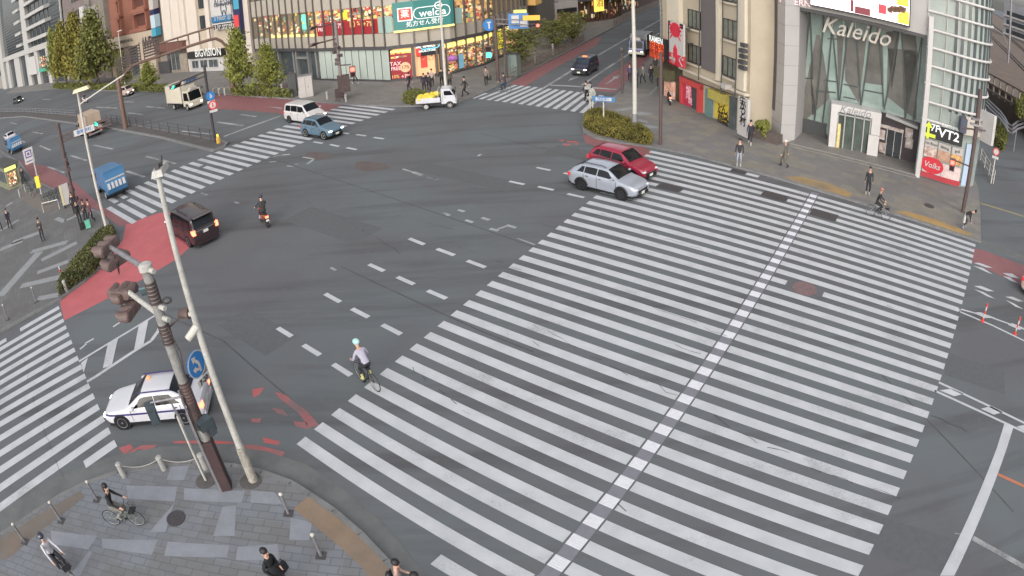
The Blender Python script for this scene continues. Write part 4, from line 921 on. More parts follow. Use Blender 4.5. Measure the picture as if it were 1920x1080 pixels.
kv = lambda px, py, F=KF, w=0: F.uv(px, py, w)[1]
ku = lambda px, py, F=KF, w=0: F.uv(px, py, w)[0]
top_b = kv(1600, 33)       # underside of upper block
ring = [kv(1760, y) for y in (58.5, 93.5, 129, 163.7, 195.8)]
rs = (ring[0]-ring[-1])/4
# upper block over the glass + tower core
colu = ku(1729, 200)
twp = [KF.xy(u) for u in KF.us(colu, KF.len)]
body([*twp, TN(-.9, 66), KF.xy(colu)+N*2], 30, 'tower_wall', mat('tower wall pale glass', S(168, 178, 172, .66), .2, coat=.3, var=.2, vs=.6), t)
b = MB(); b.prism([tuple(sC+np.array(TN(0, .1))), tuple(TN(-.9, 49.0)), tuple(TN(-.9, 60)), tuple(TN(-11.6, 60))], top_b, 30); b.build('upper_block', SLAB, t)
b = MB(); KF.box(b, .2, colu, top_b-.25, top_b, -.3, .12); b.build('beam', DGREY, t)
# recessed glass front
body([TN(-11.6, 51.8), TN(-.9, 51.8), TN(-.9, 60), TN(-11.6, 60)], top_b-.01, 'inner_wall', mat('lobby wall', S(98, 92, 92, .6), .4, var=.25, vs=.4), t)
def gp(px, py): return KG.uv(px, py)
v_t = top_b-.02
BX = lambda px, py: gp(px, py)
tri = MB(); grey = MB()
seq = [1497, 1518, 1538, 1568, 1612, 1655, 1688, 1716]
KG.box(tri, 0, KG.len, .6, v_t, 0, .06); tri.build('glass_front', GLASS_T, t)
# slanted darker panes and mullions in V shapes
pan = [((1531, 65), (1538, 65), (1556, 185), (1510, 225), (1497, 218)), ((1518, 120), (1523, 215), (1531, 215)), ((1569, 60), (1583, 60), (1572, 187)), ((1584, 70), (1625, 70), (1610, 193), (1585, 150)),
       ((1630, 72), (1655, 70), (1657, 160), (1622, 155)), ((1661, 60), (1688, 55), (1672, 170)), ((1690, 62), (1717, 66), (1722, 110), (1700, 215)), ((1665, 90), (1720, 95), (1718, 225), (1662, 180))]
b = MB()
for P in pan: KG.poly(b, [gp(*p) for p in P], .06, .085)
b.build('tinted_pane', mat('smoked pane', S(116, 114, 109, .7), .08, coat=.3, var=.3, vs=.6), t)
b = MB()
for a_, c_ in [((1519, 20), (1507, 148)), ((1519, 20), (1524, 148)), ((1507, 148), (1500, 225)), ((1545, 30), (1527, 230)), ((1558, 30), (1573, 188)), ((1590, 50), (1575, 188)), ((1604, 50), (1614, 196)), ((1634, 50), (1615, 196)), ((1647, 50), (1657, 200)), ((1686, 55), (1658, 205)),
               ((1690, 55), (1697, 220)), ((1730, 60), (1697, 222)), ((1560, 60), (1540, 250)), ((1686, 55), (1677, 100)), ((1730, 62), (1712, 230))]:
    KG.bar(b, gp(*a_), gp(*c_), .1, .06, .22)
for a_, c_ in [((1500, 147), (1525, 146)), ((1545, 150), (1570, 153)), ((1530, 170), (1567, 173)), ((1582, 157), (1608, 163)), ((1582, 181), (1605, 186)), ((1618, 168), (1655, 175)), ((1552, 72), (1570, 73))]: KG.bar(b, gp(*a_), gp(*c_), .09, .06, .15)
b.build('mullion', mat('steel mullion', S(84, 92, 92, .6), .4, metal=.3), t)
b = MB(); KG.bar(b, gp(1663, 212), gp(1722, 236), .22, .05, .9); b.build('slanted_canopy_edge', ALU, t)
b = MB(); KG.box(b, gp(1648, 260)[0], KG.len, .13, 3.6, .06, .3, 0); b.build('side_shopfront', mat('dark shopfront', S(70, 60, 64, .6), .3, var=.2), t)
b = MB(); POS = mat('poster mosaic', S(206, 200, 196, .8), .5, var=.6, vs=2.5, col2=S(110, 80, 70))
for (x0, y0, x1, y1) in ((1648, 240, 1661, 258), (1648, 264, 1661, 282), (1697, 238, 1713, 255), (1697, 257, 1713, 274)): 
    ua, va = gp(x0, y1); ub, vb_ = gp(x1, y0+3); KG.box(b, ua, ub, va, vb_, .3, .34)
KG.box(b, gp(1648, 236)[0], gp(1695, 245)[0], gp(1660, 238)[1], gp(1660, 232)[1], .3, .5)
b.build('poster', POS, t)
window(KG, t, gp(1663, 265)[0], gp(1690, 270)[0], .3, 2.6, GLASS, OFFW, w=.33, dep=.4, mull=1, name='side_door')
b = MB(); KG.box(b, 0, gp(1548, 262)[0], .13, gp(1520, 224)[1], .06, .2); b.build('dark_base', mat('dark base glass', S(84, 86, 88, .6), .3, var=.1), t)
# entrance portal: white frame standing forward
EF = Fac([G(1553, 274, .3), G(1645, 292, .3)]); e = lambda x, y: EF.uv(x, y)
vt_ = e(1600, 202)[1]; vt2 = e(1600, 215)[1]
b = MB(); EF.box(b, 0, .55, .25, vt_, -1.6, 0); EF.box(b, EF.len-.75, EF.len, .25, vt_, -1.6, 0); EF.box(b, .55, EF.len-.75, vt2, vt_, -1.6, 0); po = b.build('entrance_portal', WHT, t)
b = MB(); EF.box(b, .55, EF.len-.75, .25, vt2, -.35, -.25); b.build('entrance_glass', mat('entrance glass', S(96, 108, 100, .55), .08, coat=.4, var=.45, vs=.9), po)
b = MB()
for f_ in (.02, .22, .5, .78, .97): u = .55+(EF.len-1.3)*f_; EF.box(b, u-.05, u+.05, .25, vt2, -.3, -.1)
EF.box(b, .55, EF.len-.75, vt2-.25, vt2-.15, -.3, -.1); b.build('door_frame', ALU, po)
b = MB(); EF.box(b, EF.len-.95, EF.len-.05, .25, 1.9, .05, .25); b.build('white_stand', WHT, t)
b = MB(); u, v = EF.uv(1571, 247, -.2); EF.box(b, u-.2, u+.2, .3, 2.2, -.22, -.1); b.build('door_poster', mat('door poster', S(216, 196, 130, .8), .5, var=.4, vs=3), po)
text('Kaleido', .85, EF.M(EF.len*.47, (vt_+vt2)/2, .02), mat('sign grey', S(130, 130, 132, .8), .4), po, shear=.3)
# steps
b = MB(); a1, a2 = G(1480, 272, .13), G(1718, 332, .13); b.prism([tuple(a1), tuple(a2), tuple(TN(-.9, 53)), tuple(TN(-11.4, 52))], 0, .3); b.prism([tuple(a1-N*.45), tuple(a2-N*.45), tuple(a2), tuple(a1)], 0, .2); b.build('entrance_steps', mat('step stone', S(128, 124, 120, .7), .6, var=.15, vs=2), t)
# front white column and rings on the tower
b = MB(); cpos = G(1720, 331, .13); b.box((*cpos, 6.2), (.38, .5, 12.2), ANG); b.build('white_column', WHT, t)
vbase = ring[-1]-rs
for v in [ring[-1]+rs*i for i in range(-1, 14)]:
    b = MB(); P = [(*KF.xy(u, .16), v) for u in [colu]+KF.us(colu+.1, KF.len)[1:]]; b.path(P, .1, 8); b.build('ring', WHT, t)
b = MB()
for i, u in enumerate(np.arange(colu+2.2, KF.len, .55)): KF.box(b, u, u+.25, ring[-1]-.3, 30, .01, .06)
b.build('glass_strip', GLASS_G, t)
b = MB()
for u in (colu, ku(1769, 150), ku(1790, 150)): KF.box(b, u, u+.09, ring[-1]-rs, 30, .01, .12)
b.build('tower_mullion', ALU, t)
# signs on the tower base
vA, vB = kv(1760, 262), kv(1760, 236); b = MB(); KF.box(b, ku(1733, 245), ku(1805, 250), vA, vB, .05, .22); sb = b.build('black_sign', BLACK, t)
LIME = glow('lime arrow', 206, 226, 60, .3)
text('7F', .75, KF.M(*KF.uv(1753, 241, .24), .24), SW, sb, bold=.02); text('DARTS & GOLF', .3, KF.M(*KF.uv(1786, 240, .24), .24), SW, sb, sx=.9); text('VT2', .95, KF.M(*KF.uv(1779, 254, .24), .24), SW, sb, bold=.05, sx=1.1)
u, v = KF.uv(1740.5, 242, .22); b = MB(); KF.bar(b, (u, v-.7), (u, v+.2), .2, .22, .26); KF.poly(b, [(u-.33, v+.15), (u+.33, v+.15), (u, v+.6)], .22, .26); u2, v2 = KF.uv(1748, 254, .22); KF.box(b, u2-.95, u2+.25, v2-.16, v2+.1, .22, .25); b.build('green_arrow', LIME, sb)
vC, vD = kv(1760, 299), kv(1760, 266); b = MB()
ph = [mat('photo brown', S(120, 84, 70, .8), .4, var=.7, vs=4, col2=S(206, 190, 180)), mat('photo tan', S(196, 170, 140, .8), .4, var=.5, vs=5, col2=S(150, 100, 90)), mat('photo red', S(160, 60, 50, .8), .4, var=.6, vs=4, col2=S(200, 170, 110)), OFFW]
uu = [ku(1731, 285), ku(1757, 285), ku(1783, 285), ku(1805, 285)]
for i in range(3): KF.box(b, uu[i]+.05, uu[i+1]-.05, vC, vD-.55, .05, .14, i); KF.box(b, uu[i]+.05, uu[i+1]-.05, vD-.55, vD, .05, .15, 3)
b.build('food_photo', ph, t)
for i in range(3): text(('1st floor', 'dining', 'grill')[i], .3, KF.M((uu[i]+uu[i+1])/2, vD-.27, .17), INKD, t)
vE, vF = kv(1755, 327), kv(1755, 302); b = MB(); KF.box(b, ku(1729, 315), ku(1765, 315), vE, vF, .05, .15, 0); KF.box(b, ku(1766, 315), ku(1800, 318), vE, vF, .05, .15, 1); KF.box(b, ku(1726, 325), ku(1800, 330), vE-.4, vE, .05, .16, 2); b.build('lower_signboard', [WHT, mat('pinkish photo', S(214, 190, 186, .8), .5, var=.3, vs=4), mat('red strip', S(170, 50, 60, .8), .5)], t)
u, v = KF.uv(1747, 310, .16); b = MB(); KF.poly(b, [(u+1.0*math.cos(a), v+.62*math.sin(a)) for a in np.linspace(0, 6.28, 21)[:-1]], .15, .2); b.build('oval_logo', mat('oval red', S(190, 40, 56, .85), .4), t); text('Volks', .62, KF.M(u, v, .22), WHT, t, shear=.2, bold=.02)
b = MB(); u = ku(1810, 280); KF.box(b, u, u+.8, .3, kv(1812, 268), .05, .18); b.build('vertical_blue_sign', mat('pale blue sign', S(170, 186, 206, .8), .5), t)
b = MB(); u = ku(1800, 215); KF.box(b, u-.1, u+.3, ring[-1]-rs*1.0, ring[-1]-.3, .3, 1.2, 0); KF.box(b, u+.35, u+1.7, ring[-1]-rs*1.15, ring[-1]-.2, .3, .6, 1); b.build('projecting_sign', [mat('slate sign', S(76, 80, 100, .7), .5), mat('mesh panel', S(184, 176, 166, .8), .5, var=.1, vs=8)], t)
b = MB(); u = ku(1836, 215)-.3; KF.box(b, u, u+.2, ring[-1]-rs*1.3, ring[-1]+.5, .3, 1.9); b.build('side_sign', WHT, t)
# lit screen
SCR = glow('screen white', 255, 246, 246, 2.2); vS = kv(1610, 29, w=.9); b = MB(); uL, uR = ku(1520, 15, w=.9), ku(1703, 45, w=.9)
vS = kv(1703, 48, w=.9)
b = MB(); KF.box(b, uL-.1, uR+.1, vS-.1, vS+6.1, .1, .85); scr = b.build('screen_housing', BLACK, t)
b = MB(); KF.box(b, uL, uR, vS, vS+6, .85, .9); b.build('lit_screen', SCR, scr)
b = MB()
def scb(x0, y0, x1, y1, mi): 
    ua, va = KF.uv(x0, y1, .9); ub, vb_ = KF.uv(x1, y0, .9); KF.box(b, ua, ub, min(va, vb_), max(va, vb_), .9, .93, mi)
scb(1594, 0, 1600, 21, 0); scb(1602, 17, 1631, 24, 0); scb(1646, 10, 1661, 24, 1); scb(1680, -30, 1703, 8, 2)
KF.poly(b, [KF.uv(1682, 26, .9), KF.uv(1682, 42, .9), KF.uv(1703, 47, .9), KF.uv(1703, 22, .9), KF.uv(1695, 20, .9)], .9, .935, 2)
for k in range(14): u, v = KF.uv(1665+k*2.2, 17+3*math.sin(k*1.7), .93); KF.box(b, u-.12, u+.18, v-.15, v+.15, .9, .94, 3)
b.build('screen_picture', [glow('screen dark red', 120, 50, 60, .6), glow('screen red', 220, 60, 70, .9), glow('screen yellow', 250, 190, 60, 1.3), glow('screen brown', 110, 80, 60, .5)], scr)
b = MB(); KF.box(b, .3, uL-.3, vS+.5, vS+4, .1, .5); b.build('dark_sign', mat('maroon sign', S(86, 36, 40, .7), .4), t); text('TAVERN', .7, KF.M(ku(1492, 4), kv(1492, 3), .52), PINKW, t)
SGW = mat('lettering white', S(216, 206, 196, .66), .4)
u, v = KG.uv(1603, 37, 1.2); text('PACHINKO & SLOT', .95, KG.M(u, v, 1.2), mat('lettering dim', S(150, 136, 132, .8), .5), t, sx=.78, bold=.01)
u, v = KG.uv(1604, 59, 1.2); text('Kaleido', 1.95, KG.M(u, v, 1.2), SGW, t, shear=.35, bold=.02, sx=.95)
b = MB()
for k in range(5): KG.bar(b, (KG.uv(1560+k*22, 40, 1.15)[0], KG.uv(1600, 30, 1.15)[1]), (KG.uv(1560+k*22, 40, 1.15)[0], KG.uv(1600, 62, 1.15)[1]), .05, 1.05, 1.12)
b.build('sign_frame', ALU, t)
root(t)
# ============================================================ side street at the top: grey wall, garage and small restaurants
Q = [G(990, 82, .13), G(1041, 52, .13), G(1085, 45, .13), G(1150, 36, .13), G(1200, 16, .13)]
t = thing('grey_building', 'plain dark grey building beside the drugstore at the top', 'building', (*Q[0], 0)); F = Fac([Q[0], Q[1]+(Q[1]-Q[0])*.02])
body([F.P[0], F.P[1], F.P[1]-F.n[0]*20, F.P[0]-F.n[0]*20], 26, 'wall', mat('dark grey render', S(118, 114, 108, .7), .8, var=.08, vs=.5), t)
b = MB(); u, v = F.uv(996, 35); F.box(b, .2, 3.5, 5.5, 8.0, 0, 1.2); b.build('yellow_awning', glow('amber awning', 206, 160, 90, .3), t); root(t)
t = thing('garage_building', 'white framed garage with tan roller doors on the side street', 'building', (*Q[1], 0)); F = Fac([Q[1]+(Q[2]-Q[1])*.03, Q[2]])
body([F.P[0], F.P[1], F.P[1]-F.n[0]*12, F.P[0]-F.n[0]*12], F.uv(1062, 3)[1], 'wall', OFFW, t)
b = MB(); F.box(b, .4, F.len-.8, .2, F.uv(1062, 22)[1], 0, .08); dr = b.build('roller_door', mat('tan roller door', S(158, 124, 96, .75), .6, var=.1, vs=2), t)
b = MB()
for i in range(1, 4): u = .4+(F.len-1.2)*i/4; F.box(b, u-.05, u+.05, .2, F.uv(1062, 22)[1], .08, .16)
F.box(b, .4, F.len-.8, F.uv(1062, 22)[1], F.uv(1062, 21)[1]+.5, 0, .4); b.build('door_post', FRAME, dr); root(t)
t = thing('restaurant_building', 'low cluttered restaurant front with warm lit yellow signs on the side street', 'building', (*Q[2], 0)); F = Fac([Q[2]+(Q[3]-Q[2])*.01, Q[3], Q[4]+(Q[4]-Q[3])*3])
ip = [F.xy(u, -.6) for u in F.us(0, F.len)]
body(ip+[ip[-1]-F.n[-1]*12, ip[0]-F.n[0]*12], 12, 'wall', mat('brown restaurant wall', S(96, 76, 66, .7), .7, var=.4, vs=1), t)
goods(F, .2, F.uv(1200, 20)[0], .8, 7, 'shop_display', t, 150, dep=(-.6, -.1), sz=(.1, .6), sh=(.2, 1.2))
b = MB()
for k in range(14): u = .4+k*1.15; F.box(b, u, u+.22, .1, 3.8, -.5, -.1)
b.build('timber_post', mat('timber brown', S(86, 60, 48, .7), .6), t)
b = MB(); F.box(b, 0, F.len, 3.9, 4.5, -.6, .5); b.build('eave', DGREY, t)
u, v = F.uv(1122, 5, .6); b = MB(); F.box(b, u-1.1, u+1.1, v-1.5, v+1.6, .5, .8); b.build('lit_sign', glow('amber sign', 250, 206, 90, 1.2), t); text('酒', 1.9, F.M(u, v, .83), INKD, t); root(t)
# buildings on the right side of the side street, beyond the cream corner
sd0 = C.P[0]+sd*.3; F = Fac([sd0+sd*70, sd0+sd*16]); 
t = thing('side_street_building', 'pale grey building behind the ramen sign on the side street', 'building', (*F.P[1], 0))
F2 = Fac([sd0+sd*30.2, sd0+sd*31])
body([sd0+sd*30.3, sd0+sd*70, sd0+sd*70+T*12, sd0+sd*30.3+T*12], 22, 'wall', mat('pale grey render', S(150, 144, 136, .74), .7, var=.2, vs=.6), t); root(t)
# low scaffold-like front and greenery on corner building's street side
FS = Fac([sd0+sd*30, sd0])
t = thing('scaffold_ladder', 'thin grey fire escape ladder frame behind the ramen sign', 'ladder', (*FS.xy(FS.len-9), 0))
b = MB()
for du in (0, 1.2): p = FS.xy(FS.len-9+du, 1.1); b.tube((p[0], p[1], .1), (p[0], p[1], 13), .06)
t2 = b.build('frame', ALU, t); b = MB()
for k in range(22): p = FS.xy(FS.len-9, 1.1); q = FS.xy(FS.len-7.8, 1.1); b.tube((p[0], p[1], .5+k*.55), (q[0], q[1], .5+k*.55), .035, n=6)
for k in range(6): p = FS.xy(FS.len-8.4, 0); q = FS.xy(FS.len-8.4, 1.1); b.tube((p[0], p[1], 1+k*2), (q[0], q[1], 1+k*2), .04, n=6)
b.build('rung', ALU, t); root(t)

t = block('office_building', 'narrow pale stone block at the left edge beyond the glass tower', ux(-70, 120), ux(1.5, 100), 50, mat('pale stone', S(166, 158, 150, .62), .7, var=.15, vs=.4))
for v in np.arange(6, 48, 4.2): window(FL, t, ux(-30, 120), ux(-2, 110), v, v+2.2, mull=2)
root(t)
FR = Fac([TN(26, 250), TN(95, 190)])
for i, (a_, c_, h_, l) in enumerate(((0, 38, 16, 'pale far block beyond the railway at the top right'), (42, 88, 13, 'low grey far block beyond the railway at the right edge'))):
    t = thing('far_building', l, 'building', (*FR.xy((a_+c_)/2), 0)); p, q = FR.xy(a_), FR.xy(c_); body([p, q, q-FR.n[0]*14, p-FR.n[0]*14], h_, 'wall', mat('far pale wall %d' % i, S(150-10*i, 152-8*i, 158, .7), .7, var=.2, vs=.3), t)
    for v in np.arange(4.5, h_-2, 3.4):
        b = MB(); FR.box(b, a_+1.5, c_-1.5, v, v+1.6, -.02, .04); w_ = b.build('window_band', GLASS, t); b = MB(); FR.box(b, a_+.5, c_-.5, v-.7, v-.1, 0, .9); b.build('balcony', OFFW, w_)
    root(t)
# ------------------------------------------------------------ street furniture
PC = mat('painted grey pole', S(188, 186, 180, .72), .55, var=.22, vs=5, bump=.2); PB = mat('brown pole', S(92, 76, 74, .7), .6, var=.2, vs=4); PW = mat('white pole', S(212, 208, 200, .66), .5, var=.12, vs=6)
RUST = mat('rusty brown steel', S(82, 66, 64, .62), .7, var=.4, vs=3, bump=.3); GALV = mat('galvanised steel', S(150, 148, 152, .7), .45, metal=.4, var=.25, vs=6, bump=.2)
SIGB = mat('signal housing brown', S(112, 92, 88, .68), .6, var=.2, vs=4); LENS = mat('unlit lens', S(60, 40, 40, .6), .2)
GRN = mat('green signal', (.05, .8, .45), .3, emit=5, ecol=(.02, .9, .5)); REDL = mat('red signal', (.9, .05, .04), .3, emit=5, ecol=(1, .06, .04)); PEB = mat('stone bollard', S(178, 176, 172, .64), .6, var=.2, vs=6)
SGY = mat('signal housing grey', S(74, 86, 92, .62), .5, var=.2, vs=5)
BLUE = mat('road sign blue', S(34, 110, 176, .85), .4); RSG = mat('road sign red', S(196, 50, 50, .85), .4)
def G3(px, py, z): g_ = G(px, py, z); return (g_[0], g_[1], z)
def on(bp, px, py): g_ = G(*bp, .13); return HT(g_, px, py)
def sign_text(s_, size, loc, rz, m, par, tilt=0, bold=0, sx=1):
    return text(s_, size, Matrix.Translation(loc) @ Matrix.Rotation(rz, 4, 'Z') @ Matrix.Rotation(math.pi/2, 4, 'X'), m, par, bold=bold, sx=sx)
def face(p, tgt=(0, 0)): return math.atan2(tgt[1]-p[1], tgt[0]-p[0])+math.pi/2   # rz so that local -Y faces target
def wsub(parts, t):
    for p in parts: pass
def signal_h(name, par, loc, rz, lit=None, L=1.15, col=None):
    b = MB(); M = Matrix.Translation(loc) @ Matrix.Rotation(rz, 4, 'Z')
    def X(m): m.v = [tuple(M @ Vector(p)) for p in m.v]; return m
    b.box((0, 0, 0), (L*.8, .16, .3))
    for i in (-1, 0, 1):
        b.lathe((i*.36, 0, 0), [(.001, .1), (.12, .09), (.165, .05), (.175, -.06), (.175, -.1)], 'y', 16)
        P = [(i*.36+.17*math.cos(a), 0, .17*math.sin(a)) for a in np.linspace(-.5, math.pi+.5, 11)]
        b.add([(p[0], -.08, p[2]) for p in P]+[(i*.36+(p[0]-i*.36)*1.05, -.42 if 2 < k < 8 else -.3, p[2]*1.05) for k, p in enumerate(P)], [(k, k+1, k+12, k+11) for k in range(10)])
    o = X(b).build(name, col or SIGB, par)
    for i in (-1, 0, 1):
        d = MB(); d.lathe((i*.36, -.09, 0), [(.001, 0), (.155, 0), (.155, -.02), (.001, -.02)], 'y', 14)
        m = GRN if (lit == 'g' and i == -1) else REDL if (lit == 'r' and i == 1) else LENS
        X(d).build('lens', m, o)
    return o
def signal_v(name, par, loc, rz, lit='r', s=1.0, hm=None):
    M = Matrix.Translation(loc) @ Matrix.Rotation(rz, 4, 'Z')
    b = MB(); b.box((0, 0, 0), (.42*s, .25, .85*s)); b.box((0, -.2, .38*s), (.4*s, .3, .03)); b.box((0, -.2, 0), (.4*s, .3, .03)); b.box((0, .14, 0), (.3*s, .08, .6*s)); b.box((.21*s, -.2, .2*s), (.02, .3, .36*s)); b.box((-.21*s, -.2, .2*s), (.02, .3, .36*s)); b.v = [tuple(M @ Vector(p)) for p in b.v]; o = b.build(name, hm or SIGB, par)
    for k, z in (('r', .2*s), ('g', -.2*s)):
        d = MB(); d.box((0, -.135, z), (.3*s, .02, .3*s)); d.v = [tuple(M @ Vector(p)) for p in d.v]; d.build('lens', (REDL if k == 'r' else GRN) if lit == k else LENS, o)
    return o
def pole_thing(name, label, cat, bp, top, r, m, group=None, r1=None, z0=.13):
    g_ = G(*bp, z0); h_ = HT(g_, *top)
    t = thing(name, label, cat, (g_[0], g_[1], 0), group=group)
    b = MB(); b.tube((g_[0], g_[1], 0), (g_[0], g_[1], h_), r, r1 or r, 14); b.build('pole', m, t); return t, g_, h_
# 1 near signal pole
t, g1, h1 = pole_thing('traffic_signal_pole', 'thick rusty grey signal pole with arms on the near corner', 'signal pole', (425, 912), (283, 492), .165, mat('signal pole grey', S(150, 148, 146, .68), .55, var=.3, vs=5, bump=.3), r1=.155)
def A1(px, py): return (g1[0], g1[1], HT(g1, px, py))
z_ = lambda px, py: HT(g1, px, py)
b = MB(); b.box((g1[0]+.02, g1[1]-.02, z_(388, 822)/2), (.36, .42, z_(388, 822)), .3); b.build('steel_casing', mat('casing brown', S(78, 58, 58, .6), .6, var=.3, vs=3, bump=.2), t); b = MB(); b.box((g1[0]-.22, g1[1]-.1, z_(365, 770)/2), (.1, .12, z_(365, 770)), .3); b.tube((g1[0]-.1, g1[1]-.27, .1), (g1[0]-.1, g1[1]-.27, z_(350, 720)), .035); b.build('conduit', GALV, t); b = MB(); zq = z_(375, 790); b.tube((g1[0], g1[1], zq-.2), (g1[0], g1[1], zq+1.5), .19, .18, 14); b.build('brown_sleeve', RUST, t)
b = MB(); b.lathe((g1[0], g1[1], h1-.02), [(.21, -.12), (.21, .02), (.13, .07), (.001, .08)]); b.build('pole_cap', PC, t)
for (ya, yb, m) in ((525, 560, RUST), (603, 635, RUST), (715, 745, SIGB)):
    za_, zb_ = z_(283+(ya-490)*.33, ya), z_(283+(yb-490)*.33, yb)
    b = MB(); n = 6
    for k in range(n): zz = zb_+(za_-zb_)*k/(n-1); b.lathe((g1[0], g1[1], zz), [(.165, -.04), (.185, -.03), (.185, .03), (.165, .04)], n=16)
    b.build('banding', m, t)
for (px, py) in ((286, 500), (312, 590), (303, 570)):
    zz = z_(px, py); b = MB(); b.tube((g1[0], g1[1], zz), (g1[0]+.34, g1[1]-.14, zz-.02), .075, n=12); b.build('stub', PC, t)
za_ = z_(283, 500); e1 = G3(205, 462, za_); b = MB(); b.tube((g1[0], g1[1], za_), e1, .085, .07, 10); b.build('upper_arm', GALV, t)
av = np.array(e1[:2])-g1; av /= np.linalg.norm(av); ar = ang(av)
signal_h('signal_head', t, (e1[0], e1[1], za_+.0), ar+math.pi/2+.5, None, 1.15)
signal_h('signal_head', t, (e1[0]+.1, e1[1]+.1, za_-.55), ar+math.pi/2+.2, None, .8)
b = MB(); b.path([(e1[0]+.1, e1[1], za_-.3), (e1[0]+.15, e1[1]-.1, za_-.9), (e1[0]+.2, e1[1], za_-.5)], .02, 5); b.build('cable', BLACK, t)
zb_ = z_(304, 590); e2 = G3(238, 545, zb_); b = MB(); b.tube((g1[0], g1[1], zb_), e2, .08, .08, 12); b.build('lower_arm', PC, t)
for k, (dx, dy, dz, rr, L) in enumerate(((-.1, .1, -.15, ar+1.9, 1.15), (.15, -.25, -.55, ar+2.2, 1.0), (-.3, -.1, -.05, ar+.5, 1.0))): signal_h('signal_head', t, (e2[0]+dx, e2[1]+dy, zb_+dz), rr, None, L)
b = MB(); q = G3(277, 545, zb_+.1); b.box(q, (.5, .35, .06), ar+.9, M=Matrix.Rotation(1.0, 4, 'X')); b.box((q[0]+.1, q[1], q[2]-.2), (.3, .06, .6), ar+.6); b.build('sign_back', mat('teal grey back', S(104, 128, 134, .7), .5, var=.2, vs=4), t)
zc_ = z_(318, 560); b = MB(); b.ell((g1[0]+.3, g1[1]+.15, zc_), (.16, .12, .1)); b.tube((g1[0], g1[1], zc_), (g1[0]+.3, g1[1]+.15, zc_), .04); b.build('loudspeaker', DGREY, t)
zd_ = z_(330, 600); q = G3(348, 588, zd_); b = MB(); b.tube((q[0]-.2, q[1], q[2]), (q[0]+.12, q[1], q[2]), .13, .17); b.tube((g1[0], g1[1], zd_-.2), (q[0]-.1, q[1], q[2]-.02), .03); b.build('horn', SIGB, t)
# round blue arrow sign
zs = z_(350, 690); q = np.array(G3(368, 683, zs)); rzf = face(q)
Ms = Matrix.Translation(Vector(q)) @ Matrix.Rotation(rzf+.75, 4, 'Z')
sg = thing('direction_sign', 'round blue sign with white branching arrows clamped to the near signal pole', 'road sign', tuple(q), rzf+.75); sg.scale = (1.4, 1, 1.4)
b = MB(); b.lathe((0, 0, 0), [(.001, .02), (.3, .02), (.3, -.02), (.001, -.02)], 'y', 28, 0); b.lathe((0, -.022, 0), [(.275, 0), (.3, 0), (.3, -.004), (.275, -.004)], 'y', 28, 1); b.build('disc', [BLUE, WHT], sg)
b = MB()
def arrow(P, w_): 
    for a_, c_ in zip(P, P[1:]):
        a_ = np.array(a_); c_ = np.array(c_); d = (c_-a_)/np.linalg.norm(c_-a_); n = np.array([-d[1], d[0]])*w_/2; v4 = [a_-n, c_-n, c_+n, a_+n]; b.add([(p[0], -.03, p[1]) for p in v4], [(0, 1, 2, 3)])
    a_ = np.array(P[-2]); c_ = np.array(P[-1]); d = (c_-a_)/np.linalg.norm(c_-a_); n = np.array([-d[1], d[0]]); v3 = [c_-n*w_*1.3, c_+d*w_*1.8, c_+n*w_*1.3]; b.add([(p[0], -.03, p[1]) for p in v3], [(0, 1, 2)])
arrow([(.06, -.2), (.06, .0), (-.04, .12)], .07); arrow([(.06, -.14), (-.08, -.08)], .06); b.build('arrow', WHT, sg)
b = MB(); b.box((.06, 0, -.43), (.44, .02, .17)); b.build('plate', WHT, sg); text('7-20', .17, Matrix.Translation((.06, -.02, -.43)) @ Matrix.Rotation(math.pi/2, 4, 'X'), BLACK, sg)
b = MB(); b.tube((-.25, .1, .15), (.1, .03, .15), .02); b.tube((-.25, .1, -.15), (.1, .03, -.15), .02); b.build('bracket', GALV, sg)
signal_v('pedestrian_signal', t, G3(287, 778, z_(362, 738)-.35), face((0, 0))+2.2, None, .72, SGY); b = MB(); b.tube((g1[0], g1[1], z_(362, 738)), G3(282, 755, z_(362, 738)), .035); b.build('signal_arm', GALV, t)
signal_v('pedestrian_signal', t, G3(392, 797, z_(378, 790)), -.6, None, .72, SGY)
b = MB()
for k in range(9):
    zz = z_(360, 740)-.12*k; b.box((g1[0]+rnd.uniform(-.18, .18), g1[1]+rnd.uniform(-.2, .1), zz), (.14, .14, .16), rnd.uniform(0, 2))
b.path([(g1[0]+.2, g1[1]-.1, z_(330, 600)), (g1[0]+.35, g1[1]-.1, z_(340, 650)), (g1[0]+.2, g1[1]-.1, z_(350, 700))], .02, 5); b.build('junction_box', RUST, t); root(t)
# 2 near lamp post
t, g2, h2 = pole_thing('street_lamp', 'pale peeling street lamp post beside the thick signal pole on the near corner', 'street lamp', (475, 900), (296, 328), .13, PC, r1=.07)
b = MB(); b.tube((g2[0], g2[1], .13), (g2[0], g2[1], 1.6), .17, .15, 14); b.build('base_sleeve', mat('peeling paint', S(190, 184, 172, .7), .8, var=.5, vs=7, bump=.5, col2=S(130, 124, 118, .7)), t)
b = MB(); q = G3(314, 300, h2); dv_ = np.array(q[:2])-g2; dv_ /= np.linalg.norm(dv_); c_ = g2+dv_*.28; b.box((c_[0], c_[1], h2+.05), (.85, .34, .16), ang(dv_), tap=.8); b.build('lamp_head', PC, t)
b = MB(); b.box((c_[0]-dv_[0]*.2, c_[1]-dv_[1]*.2, h2+.2), (.16, .12, .14), ang(dv_)); b.tube((c_[0]+.05, c_[1], h2+.1), (c_[0]+.08, c_[1]+.05, h2+.4), .05); b.build('camera_unit', DGREY, t)
